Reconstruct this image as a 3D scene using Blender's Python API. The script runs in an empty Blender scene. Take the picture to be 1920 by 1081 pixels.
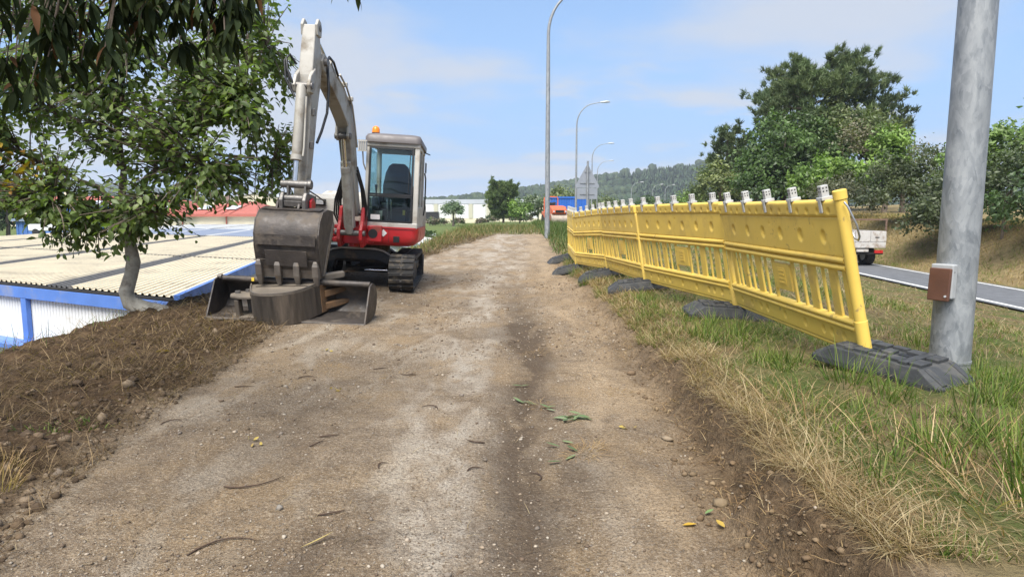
import bpy, math, random
import numpy as np
from mathutils import Vector, Matrix, Euler

R = math.radians
S = bpy.context.scene
COL = S.collection
random.seed(7)
rng = np.random.default_rng(7)

# ------------------------------------------------------------------ camera
cd = bpy.data.cameras.new('camera')
cd.sensor_width = 36.0
cd.lens = 22.5
cd.clip_start = 0.05
cd.clip_end = 9000
cam = bpy.data.objects.new('camera', cd)
COL.objects.link(cam)
cam.location = (0, 0, 1.25)
cam.rotation_euler = (R(90 - 6.654), 0, 0)
S.camera = cam

# ------------------------------------------------------------------ sky and sun
SUN_EL, SUN_AZ = 58.0, 198.0        # azimuth clockwise from +Y (the way the path runs)
w = bpy.data.worlds.new('World')
S.world = w
w.use_nodes = True
nt = w.node_tree
for n in list(nt.nodes):
    nt.nodes.remove(n)
def N(tree, typ, **kw):
    n = tree.nodes.new(typ)
    for k, v in kw.items():
        setattr(n, k, v)
    return n
def link(tree, a, b):
    tree.links.new(a, b)
out = N(nt, 'ShaderNodeOutputWorld')
bg = N(nt, 'ShaderNodeBackground')
bg.inputs['Strength'].default_value = 0.100
sky = N(nt, 'ShaderNodeTexSky', sky_type='NISHITA', sun_disc=False)
sky.sun_elevation = R(SUN_EL)
sky.sun_rotation = R(SUN_AZ)
sky.air_density = 1.0
sky.dust_density = 0.6
sky.ozone_density = 1.6
tc = N(nt, 'ShaderNodeTexCoord')
sep = N(nt, 'ShaderNodeSeparateXYZ')
link(nt, tc.outputs['Generated'], sep.inputs[0])
def mth(tree, op, a, b=None, clamp=False):
    m = N(tree, 'ShaderNodeMath', operation=op, use_clamp=clamp)
    for i, x in enumerate((a, b)):
        if x is None:
            continue
        if isinstance(x, (int, float)):
            m.inputs[i].default_value = x
        else:
            link(tree, x, m.inputs[i])
    return m.outputs[0]
zz = mth(nt, 'ADD', mth(nt, 'MAXIMUM', sep.outputs['Z'], 0.0), 0.16)   # a cloud sheet seen in perspective
cx = mth(nt, 'DIVIDE', sep.outputs['X'], zz)
cy = mth(nt, 'DIVIDE', sep.outputs['Y'], zz)
cmb = N(nt, 'ShaderNodeCombineXYZ')
link(nt, cx, cmb.inputs[0]); link(nt, cy, cmb.inputs[1])
def cloud(scale, off, detail, lo, hi):
    mp = N(nt, 'ShaderNodeMapping')
    mp.inputs['Location'].default_value = off
    mp.inputs['Scale'].default_value = (1.0, 1.25, 1)
    link(nt, cmb.outputs[0], mp.inputs[0])
    nz = N(nt, 'ShaderNodeTexNoise')
    nz.inputs['Scale'].default_value = scale
    nz.inputs['Detail'].default_value = detail
    nz.inputs['Roughness'].default_value = 0.52
    nz.inputs['Distortion'].default_value = 0.25
    link(nt, mp.outputs[0], nz.inputs['Vector'])
    mr = N(nt, 'ShaderNodeMapRange', interpolation_type='SMOOTHSTEP')
    mr.inputs['From Min'].default_value = lo
    mr.inputs['From Max'].default_value = hi
    link(nt, nz.outputs['Fac'], mr.inputs[0])
    return mr.outputs[0]
c1 = cloud(0.62, (6.6, 3.4, 0.0), 6, 0.45, 0.61)
c2 = cloud(1.3, (5.3, 1.2, 4.0), 8, 0.53, 0.68)
cl = mth(nt, 'MULTIPLY', mth(nt, 'MAXIMUM', c1, c2), 0.86, True)
hz = N(nt, 'ShaderNodeMapRange', interpolation_type='SMOOTHSTEP')   # paler air towards the horizon
hz.inputs['From Min'].default_value = 0.0
hz.inputs['From Max'].default_value = 0.5
hz.inputs['To Min'].default_value = 0.85
hz.inputs['To Max'].default_value = 0.0
link(nt, sep.outputs['Z'], hz.inputs[0])
mixh = N(nt, 'ShaderNodeMix', data_type='RGBA')
mixh.inputs[7].default_value = (1.16, 2.05, 3.8, 1)
link(nt, hz.outputs[0], mixh.inputs[0])
link(nt, sky.outputs[0], mixh.inputs[6])
mixc = N(nt, 'ShaderNodeMix', data_type='RGBA')
mixc.inputs[7].default_value = (3.0, 3.2, 3.6, 1)
link(nt, cl, mixc.inputs[0])
link(nt, mixh.outputs[2], mixc.inputs[6])
link(nt, mixc.outputs[2], bg.inputs['Color'])
link(nt, bg.outputs[0], out.inputs[0])

sd = bpy.data.lights.new('sun', 'SUN')
sd.energy = 3.5
sd.angle = R(40)
sd.color = (1.0, 0.955, 0.88)
sun = bpy.data.objects.new('sun', sd)
COL.objects.link(sun)
_e, _a = R(SUN_EL), R(SUN_AZ)
_d = Vector((math.sin(_a) * math.cos(_e), math.cos(_a) * math.cos(_e), math.sin(_e)))
sun.rotation_euler = _d.to_track_quat('Z', 'Y').to_euler()
sun.location = (-12, -15, 30)

S.view_settings.view_transform = 'Standard'
S.view_settings.look = 'None'
S.view_settings.gamma = 1.0
S.view_settings.exposure = 1.15
S.view_settings.use_curve_mapping = False
S.cycles.max_bounces = 5
S.cycles.diffuse_bounces = 3
S.cycles.glossy_bounces = 3
S.cycles.transparent_max_bounces = 16
S.cycles.use_denoising = True

# ------------------------------------------------------------------ helpers: objects
def link_obj(o, parent=None):
    COL.objects.link(o)
    if parent is not None:
        o.parent = parent
    return o
def tag(o, label=None, cat=None, group=None, kind=None):
    if label: o['label'] = label
    if cat: o['category'] = cat
    if group: o['group'] = group
    if kind: o['kind'] = kind
    return o
def thing(name, label, cat, loc=(0, 0, 0), rot=(0, 0, 0), group=None):
    o = bpy.data.objects.new(name, None)
    o.empty_display_size = 0.2
    COL.objects.link(o)
    o.location = loc
    o.rotation_euler = rot
    return tag(o, label, cat, group)
def copy_tree(o, parent=None):
    c = o.copy()
    COL.objects.link(c)
    if parent is not None:
        c.parent = parent
    for ch in list(o.children):
        copy_tree(ch, c)
    return c

# ------------------------------------------------------------------ helpers: meshes
class MB:
    def __init__(self):
        self.v = []; self.f = []
    def add(self, vs, fs):
        b = len(self.v)
        self.v.extend([tuple(p) for p in vs])
        self.f.extend([tuple(b + i for i in f) for f in fs])
        return self
    def box(self, c, s, rot=None, taper=1.0):
        hx, hy, hz = s[0] / 2, s[1] / 2, s[2] / 2
        pts = []
        for k, z in enumerate((-hz, hz)):
            t = taper if k else 1.0
            pts += [Vector((-hx * t, -hy * t, z)), Vector((hx * t, -hy * t, z)), Vector((hx * t, hy * t, z)), Vector((-hx * t, hy * t, z))]
        if rot is not None:
            m = rot if isinstance(rot, Matrix) else Euler(rot).to_matrix()
            pts = [m @ p for p in pts]
        C = Vector(c)
        return self.add([p + C for p in pts], [(0, 3, 2, 1), (4, 5, 6, 7), (0, 1, 5, 4), (1, 2, 6, 5), (2, 3, 7, 6), (3, 0, 4, 7)])
    def bx(self, x0, x1, y0, y1, z0, z1):
        return self.box(((x0 + x1) / 2, (y0 + y1) / 2, (z0 + z1) / 2), (x1 - x0, y1 - y0, z1 - z0))
    def tube(self, pts, rad, n=10, caps=True):
        pts = [Vector(p) for p in pts]
        if isinstance(rad, (int, float)):
            rad = [rad] * len(pts)
        rings = []
        ref = None
        for i, p in enumerate(pts):
            a = pts[max(i - 1, 0)]; b = pts[min(i + 1, len(pts) - 1)]
            t = (b - a).normalized()
            if ref is None:
                ref = Vector((0, 0, 1)) if abs(t.z) < 0.9 else Vector((1, 0, 0))
            u = (ref - t * ref.dot(t))
            if u.length < 1e-5:
                u = t.orthogonal()
            u.normalize()
            ref = u
            q = t.cross(u)
            rings.append([p + (u * math.cos(2 * math.pi * k / n) + q * math.sin(2 * math.pi * k / n)) * rad[i] for k in range(n)])
        return self.loft(rings, caps)
    def cyl(self, p0, p1, r0, r1=None, n=16, caps=True):
        return self.tube([p0, p1], [r0, r0 if r1 is None else r1], n, caps)
    def loft(self, rings, caps=True, closed=False):
        n = len(rings[0])
        vs = [p for r in rings for p in r]
        fs = []
        m = len(rings)
        for i in range(m if closed else m - 1):
            j = (i + 1) % m
            for k in range(n):
                l = (k + 1) % n
                fs.append((i * n + k, i * n + l, j * n + l, j * n + k))
        if caps and not closed:
            fs.append(tuple(range(n - 1, -1, -1)))
            fs.append(tuple((m - 1) * n + k for k in range(n)))
        return self.add(vs, fs)
    def prism(self, poly, fn, a, b):
        """poly of 2D points pushed from a to b; fn(p, q, t) gives the 3D point"""
        n = len(poly)
        vs = [fn(p[0], p[1], a) for p in poly] + [fn(p[0], p[1], b) for p in poly]
        fs = [tuple(range(n)), tuple(range(2 * n - 1, n - 1, -1))]
        for k in range(n):
            l = (k + 1) % n
            fs.append((k, k + n, l + n, l))
        return self.add(vs, fs)
    def shell(self, line, th, fn, a, b):
        """open 2D polyline given thickness, pushed from a to b"""
        P = [Vector(p) for p in line]
        outl = []
        for i, p in enumerate(P):
            t = (P[min(i + 1, len(P) - 1)] - P[max(i - 1, 0)]).normalized()
            outl.append(p + Vector((-t.y, t.x)) * th)
        n = len(P)
        vs = []
        for t in (a, b):
            vs += [fn(p.x, p.y, t) for p in P] + [fn(p.x, p.y, t) for p in outl]
        fs = []
        m = 2 * n
        for i in range(n - 1):
            fs += [(i, i + 1, m + i + 1, m + i), (n + i, m + n + i, m + n + i + 1, n + i + 1),
                   (i, n + i, n + i + 1, i + 1), (m + i, m + i + 1, m + n + i + 1, m + n + i)]
        fs += [(0, m, m + n, n), (n - 1, 2 * n - 1, m + 2 * n - 1, m + n - 1)]
        return self.add(vs, fs)
    def mesh(self, name, mat, smooth=None):
        me = bpy.data.meshes.new(name)
        me.from_pydata(self.v, [], self.f)
        if mat is not None:
            me.materials.append(mat)
        import bmesh
        bm = bmesh.new(); bm.from_mesh(me)
        bmesh.ops.recalc_face_normals(bm, faces=bm.faces)
        bm.to_mesh(me); bm.free()
        if smooth:
            me.polygons.foreach_set('use_smooth', [True] * len(me.polygons))
            me.set_sharp_from_angle(angle=R(smooth))
        me.update()
        return me
    def build(self, name, mat, parent=None, bevel=0.0, smooth=None, seg=2):
        o = bpy.data.objects.new(name, self.mesh(name, mat, smooth))
        link_obj(o, parent)
        if bevel:
            b = o.modifiers.new('bevel', 'BEVEL')
            b.width = bevel; b.segments = seg; b.limit_method = 'ANGLE'; b.angle_limit = R(35)
        return o

def mesh_tris(name, V, T, mat, col=None, smooth=False, mats=None):
    """big triangle meshes from numpy arrays; col = colour of every vertex"""
    me = bpy.data.meshes.new(name)
    V = np.asarray(V, np.float32).reshape(-1, 3)
    T = np.asarray(T, np.int32)
    k = T.shape[1]
    me.vertices.add(len(V)); me.vertices.foreach_set('co', V.ravel())
    me.loops.add(T.size); me.loops.foreach_set('vertex_index', T.ravel())
    me.polygons.add(len(T))
    me.polygons.foreach_set('loop_start', np.arange(0, T.size, k, dtype=np.int32))
    if smooth:
        me.polygons.foreach_set('use_smooth', np.ones(len(T), bool))
    me.update(calc_edges=True)
    if col is not None:
        C = np.ones((len(V), 4), np.float32)
        C[:, :col.shape[1]] = col
        at = me.color_attributes.new('Col', 'FLOAT_COLOR', 'POINT')
        at.data.foreach_set('color', C.ravel())
    me.materials.append(mat)
    return me
def obj_tris(name, V, T, mat, parent=None, col=None, smooth=False):
    return link_obj(bpy.data.objects.new(name, mesh_tris(name, V, T, mat, col, smooth)), parent)

# ------------------------------------------------------------------ helpers: materials
def new_mat(name):
    m = bpy.data.materials.new(name)
    m.use_nodes = True
    t = m.node_tree
    return m, t, t.nodes['Principled BSDF']
def noise(t, vec, scale, detail=5, rough=0.55, dist=0.0):
    n = N(t, 'ShaderNodeTexNoise')
    n.inputs['Scale'].default_value = scale
    n.inputs['Detail'].default_value = detail
    n.inputs['Roughness'].default_value = rough
    n.inputs['Distortion'].default_value = dist
    link(t, vec, n.inputs['Vector'])
    return n.outputs['Fac']
def mrange(t, x, a, b, c=0.0, d=1.0):
    m = N(t, 'ShaderNodeMapRange')
    for k, v in (('From Min', a), ('From Max', b), ('To Min', c), ('To Max', d)):
        m.inputs[k].default_value = v
    link(t, x, m.inputs[0])
    return m.outputs[0]
def mixc_(t, f, a, b, blend='MIX'):
    m = N(t, 'ShaderNodeMix', data_type='RGBA', blend_type=blend)
    for i, x in ((0, f), (6, a), (7, b)):
        if isinstance(x, tuple):
            m.inputs[i].default_value = (*x[:3], 1)
        elif isinstance(x, (int, float)):
            m.inputs[i].default_value = x
        else:
            link(t, x, m.inputs[i])
    return m.outputs[2]
def bump(t, b, h, strength, dist):
    n = N(t, 'ShaderNodeBump')
    n.inputs['Strength'].default_value = strength
    n.inputs['Distance'].default_value = dist
    link(t, h, n.inputs['Height'])
    link(t, n.outputs[0], b.inputs['Normal'])
def mat(name, col, rough=0.6, metal=0.0, var=0.12, scale=5.0, dirt=None, bmp=0.0, bscale=80.0, stretch=None, spec=0.5, dirt2=None):
    """paint / plastic / metal: colour with uneven tone, patches of dirt or rust, fine relief"""
    m, t, b = new_mat(name)
    tc = N(t, 'ShaderNodeTexCoord')
    oi = N(t, 'ShaderNodeObjectInfo')
    ad = N(t, 'ShaderNodeVectorMath', operation='ADD')
    sc = N(t, 'ShaderNodeVectorMath', operation='SCALE')
    sc.inputs[0].default_value = (9.1, 5.3, 7.7)
    link(t, oi.outputs['Random'], sc.inputs['Scale'])
    link(t, tc.outputs['Object'], ad.inputs[0]); link(t, sc.outputs[0], ad.inputs[1])
    vec = ad.outputs[0]
    if stretch:
        mp = N(t, 'ShaderNodeMapping')
        mp.inputs['Scale'].default_value = stretch
        link(t, vec, mp.inputs[0]); vec = mp.outputs[0]
    lo = tuple(max(0, c * (1 - var)) for c in col)
    hi = tuple(min(1, c * (1 + var)) for c in col)
    c = mixc_(t, mrange(t, noise(t, vec, scale), 0.3, 0.7), lo, hi)
    rr = mrange(t, noise(t, vec, scale * 2.7), 0.3, 0.7, max(0.05, rough - 0.12), min(1, rough + 0.12))
    if dirt:
        dc, amt, ds = dirt
        f = mrange(t, noise(t, vec, ds, 8, 0.65), 0.62 - amt * 0.35, 0.78 - amt * 0.25)
        c = mixc_(t, f, c, dc)
        rr = mixc_(t, f, rr, (0.9, 0.9, 0.9))
    if dirt2:
        dc, amt, ds = dirt2
        f = mrange(t, noise(t, vec, ds, 9, 0.72), 0.66 - amt * 0.2, 0.72 - amt * 0.15)
        c = mixc_(t, f, c, dc)
        rr = mixc_(t, f, rr, (0.9, 0.9, 0.9))
    link(t, c, b.inputs['Base Color'])
    link(t, rr, b.inputs['Roughness'])
    b.inputs['Metallic'].default_value = metal
    b.inputs['Specular IOR Level'].default_value = spec
    if bmp:
        bump(t, b, noise(t, vec, bscale, 4), bmp, 0.01)
    return m
def leaf_mat(name, rough=0.5, trans=0.35, spec=0.35):
    """leaves and blades: colour of every leaf from the mesh, light passing through"""
    m, t, b = new_mat(name)
    at = N(t, 'ShaderNodeAttribute', attribute_name='Col')
    link(t, at.outputs['Color'], b.inputs['Base Color'])
    b.inputs['Roughness'].default_value = rough
    b.inputs['Specular IOR Level'].default_value = spec
    tr = N(t, 'ShaderNodeBsdfTranslucent')
    br = mixc_(t, 1.0, at.outputs['Color'], (1.3, 1.5, 0.55), 'MULTIPLY')
    link(t, br, tr.inputs['Color'])
    mx = N(t, 'ShaderNodeMixShader')
    mx.inputs[0].default_value = trans
    link(t, b.outputs[0], mx.inputs[1]); link(t, tr.outputs[0], mx.inputs[2])
    link(t, mx.outputs[0], t.nodes['Material Output'].inputs['Surface'])
    return m
def glass_mat(name, tint, gl=0.1):
    m, t, b = new_mat(name)
    t.nodes.remove(b)
    tr = N(t, 'ShaderNodeBsdfTransparent'); tr.inputs[0].default_value = (*tint, 1)
    gg = N(t, 'ShaderNodeBsdfGlossy'); gg.inputs['Roughness'].default_value = 0.03
    fr = N(t, 'ShaderNodeFresnel'); fr.inputs['IOR'].default_value = 1.5
    mx = N(t, 'ShaderNodeMixShader')
    link(t, mth(t, 'ADD', fr.outputs[0], gl, True), mx.inputs[0])
    link(t, tr.outputs[0], mx.inputs[1]); link(t, gg.outputs[0], mx.inputs[2])
    link(t, mx.outputs[0], t.nodes['Material Output'].inputs['Surface'])
    return m

# ------------------------------------------------------------------ helpers: noise for the terrain
def vnoise(x, y, seed=0):
    x = np.asarray(x, float); y = np.asarray(y, float)
    xi = np.floor(x).astype(np.int64); yi = np.floor(y).astype(np.int64)
    fx = x - xi; fy = y - yi
    fx = fx * fx * (3 - 2 * fx); fy = fy * fy * (3 - 2 * fy)
    def h(a, b):
        n = (a * 374761393 + b * 668265263 + seed * 974711) & 0x7fffffff
        n = ((n ^ (n >> 13)) * 1274126177) & 0x7fffffff
        return ((n ^ (n >> 16)) & 0xffff) / 65535.0
    return (h(xi, yi) * (1 - fx) + h(xi + 1, yi) * fx) * (1 - fy) + (h(xi, yi + 1) * (1 - fx) + h(xi + 1, yi + 1) * fx) * fy
def fbm(x, y, seed=0, oct=4, gain=0.5):
    s = 0; a = 1; tot = 0
    for k in range(oct):
        s = s + a * (vnoise(np.asarray(x) * 2 ** k, np.asarray(y) * 2 ** k, seed + k * 17) - 0.5)
        tot += a; a *= gain
    return s / tot * 2
def sstep(a, b, x):
    t = np.clip((np.asarray(x, float) - a) / (b - a), 0, 1)
    return t * t * (3 - 2 * t)
# ================================================================== the ground
def edge_r(Y):      # foot of the little cut bank right of the path
    Y = np.asarray(Y, float)
    return np.interp(Y, [0, 2, 5, 12, 20, 30, 60], [0.86, 0.90, 0.98, 1.05, 1.15, 1.3, 1.9]) + 0.10 * fbm(Y * 0.9, Y * 0 + 3.3, 5, 4, 0.6)
def edge_l(Y):      # where the path meets the loose earth on the left
    Y = np.asarray(Y, float)
    return np.interp(Y, [0, 2, 3.5, 5, 7, 11, 14, 18, 25, 40], [-1.9, -1.95, -2.3, -2.4, -2.5, -3.4, -2.7, -2.0, -0.9, 1.1]) + 0.22 * fbm(Y * 0.8, Y * 0 + 9.1, 11, 4, 0.6)
def edge_drop(Y):   # crest of the slope that falls to the factory yard
    Y = np.asarray(Y, float)
    return np.interp(Y, [0, 3, 5, 8, 11, 14, 17, 25, 40, 70], [-4.2, -4.4, -4.5, -4.75, -4.5, -3.7, -2.9, -2.5, -2.6, -4.5]) + 0.18 * fbm(Y * 0.7, Y * 0 + 1.7, 21, 3)
ROAD_Y = [-20, 0, 15, 23, 28, 46, 69, 92, 140]
ROAD_XL = [9.6, 10.6, 12.0, 12.9, 13.2, 11.0, 10.6, 14.0, 26.0]
ROAD_Z = [-1.0, -1.0, -1.0, -1.0, -0.95, -0.5, -0.1, 0.0, 0.0]
def road_l(Y): return np.interp(Y, ROAD_Y, ROAD_XL)
def road_z(Y): return np.interp(Y, ROAD_Y, ROAD_Z)
ROAD_W = 2.9
def zpath(Y): return np.interp(Y, [0, 12, 18, 23, 34, 46, 80, 150, 400], [0, 0, 0.17, 0.36, 0.42, 0.40, 0.0, -0.6, -1.0])
def bank_h(Y): return np.interp(Y, [0, 3, 6, 10, 15, 22, 40], [0.27, 0.26, 0.24, 0.21, 0.16, 0.06, 0.0])
def H(X, Y):
    X = np.asarray(X, float); Y = np.asarray(Y, float)
    zp = zpath(Y)
    er, el, ed = edge_r(Y), edge_l(Y), edge_drop(Y)
    near = 1 - sstep(14, 40, Y)
    # path: shallow wheel tracks, lumps
    z = zp + near * (0.016 * fbm(X * 1.1, Y * 0.8, 31, 4) + 0.007 * fbm(X * 7, Y * 7, 37, 3)
                     - 0.022 * np.exp(-((X - 0.12) / 0.20) ** 2) - 0.018 * np.exp(-((X + 1.35) / 0.28) ** 2))
    # prints of the excavator's tracks
    z = z + near * 0.007 * np.sign(np.sin(Y * 58 + 2 * fbm(X * 2, Y * 2, 33, 2))) * sstep(0.30, 0.36, X) * (1 - sstep(0.70, 0.76, X)) * sstep(-0.1, 0.25, fbm(X * 0.9, Y * 0.9, 35, 3) + 0.1) * sstep(4, 5, Y)
    # the excavator stands with its left track on the edge of the loose earth
    z = z + near * 0.055 * np.clip(-1.5 - X, 0, 2.3) * (1 - sstep(3.7, 4.5, -X)) * sstep(6.4, 8.0, Y) * (1 - sstep(13, 15, Y))
    # cut bank and verge on the right
    er2 = er + 0.16 * fbm(X * 2.2, Y * 2.2, 41, 4, 0.6)
    wid = np.interp(Y, [0, 3, 6, 20], [0.22, 0.24, 0.50, 0.7])
    up = sstep(0, 1, (X - er2) / wid)
    rl, rz = road_l(Y), road_z(Y)
    fall = sstep(2.9, rl - 0.3, X)
    zv = zp + bank_h(Y) + (rz - zp - bank_h(Y)) * fall + near * (0.05 * fbm(X * 1.6, Y * 1.6, 51, 4) + 0.015 * fbm(X * 8, Y * 8, 53, 2))
    z = z * (1 - up) + zv * up
    z = z + near * (0.06 * fbm(X * 5, Y * 5, 57, 4, 0.65) + 0.03 * np.abs(fbm(X * 13, Y * 13, 58, 2))) * np.exp(-((X - er2 - 0.14) / 0.2) ** 2)
    # beyond the road a bank climbs to the bushes
    rr = rl + ROAD_W
    inroad = (X > rl - 0.4) & (X < rr + 0.4)
    zb = rz + 1.75 * sstep(0.2, 4.6, X - rr) + 0.9 * sstep(6, 30, X - rr) + 0.14 * fbm(X * 0.6, Y * 0.6, 61, 4)
    zb = np.where(Y > 45, rz + (zb - rz) * (1 - 0.6 * sstep(45, 120, Y)), zb)
    z = np.where(inroad, rz - 0.05, z)
    bl = sstep(0.3, 1.0, X - rr)
    z = np.where(X > rr + 0.3, (rz - 0.03) * (1 - bl) + zb * bl, z)
    # loose earth berm on the left, then the slope
    up2 = sstep(-0.1, 0.5, el - X)
    clod = -0.03 * sstep(3.3, 4.2, -X) + 0.085 * fbm(X * 2.0, Y * 2.0, 71, 5, 0.6) + 0.045 * np.abs(fbm(X * 5.5, Y * 5.5, 73, 3)) + 0.04 * np.abs(fbm(X * 12, Y * 12, 74, 2))
    z = z + near * up2 * (0.03 + clod) * (1 - 0.7 * sstep(7, 8, Y) * (1 - sstep(13.5, 14.5, Y)) * (X > -3.9))
    flat_ = np.exp(-(((X + 2.6) / 1.25) ** 4 + ((Y - 7.0) / 0.95) ** 4))
    z = z * (1 - flat_) + (0.055 + 0.3 * (z - 0.055)) * flat_
    yard = np.interp(Y, [0, 40, 70, 110, 150, 400], [-2.3, -2.3, -1.6, -1.1, -0.9, -1.0])
    d = np.clip(ed - X, 0, None)
    zs = z - 0.62 * d - 0.10 * (1 - np.exp(-d * 3))
    z = np.where(X < ed, np.maximum(zs, yard + 0.06 * fbm(X * 0.3, Y * 0.3, 77, 3)), z)
    return z

def graded(lo, a, b, hi, step, growth):
    xs = list(np.arange(a, b, step))
    s = step; x = a
    left = []
    while x > lo:
        s *= growth; x -= s; left.append(x)
    s = step; x = xs[-1]
    right = []
    while x < hi:
        s *= growth; x += s; right.append(x)
    return np.array(left[::-1] + xs + right)
gx = graded(-2500, -5.2, 3.6, 2500, 0.028, 1.06)
gy = graded(-30, 1.5, 9.5, 3500, 0.028, 1.035)
GX, GY = np.meshgrid(gx, gy)
GZ = H(GX, GY)
nx, ny = len(gx), len(gy)
_er, _el, _ed = edge_r(GY), edge_l(GY), edge_drop(GY)
bl_n = 0.14 * fbm(GX * 2.5, GY * 2.5, 91, 4, 0.6)
g_verge = sstep(0.20, 0.42, GX - _er + bl_n) * (1 - 0.0)
g_cut = np.exp(-((GX - _er - 0.14 + bl_n * 0.6) / 0.17) ** 2) * (1 - sstep(18, 30, GY))
g_berm = sstep(-0.10, 0.22, _el - GX + bl_n * 1.5) * (1 - sstep(14, 21, GY))
g_light = np.exp(-((GX + 0.38 + 0.22 * fbm(GY * 0.5, GY * 0, 97, 3)) / 0.30) ** 2) * 0.85 + 0.35 * sstep(10, 18, GY) * (GX < 0.9)
g_dark = np.exp(-((GX - 0.11 - 0.14 * fbm(GY * 0.7, GY * 0 + 5, 99, 3)) / 0.22) ** 2) * (1 - sstep(6, 13, GY)) + 0.6 * np.exp(-(((GX + 1.3) / 0.5) ** 2 + ((GY - 3.4) / 1.0) ** 2)) + 0.75 * sstep(0.05, 0.5, fbm(GX * 0.8, GY * 0.45, 95, 4, 0.6)) * (GX > -2.6) * (GX < 1.0) * (1 - sstep(8, 16, GY))
# R loose brown earth, G grassy ground, B pale sand, A dark damp earth
g_green = np.maximum(sstep(0, 4, (_ed - 0.2) - GX) * sstep(20, 30, GY), sstep(0.0, 0.7, _el - GX + bl_n * 2) * sstep(14, 20, GY))
gcol = np.stack([np.clip(np.maximum(g_berm * (1 - sstep(0.3, 2.5, _ed - GX) * 0.5), g_cut * 0.75 * (1 - 0.6 * sstep(3.5, 7, GY))), 0, 1),
                 np.clip(np.maximum(np.maximum(g_verge, g_green), sstep(28, 40, GY)), 0, 1),
                 np.clip(np.where(GY > 27, sstep(27, 34, GY), g_light), 0, 1), np.clip(np.where(GX > road_l(GY) + ROAD_W, 1.0, g_dark), 0, 1)], -1).reshape(-1, 4)

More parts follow.
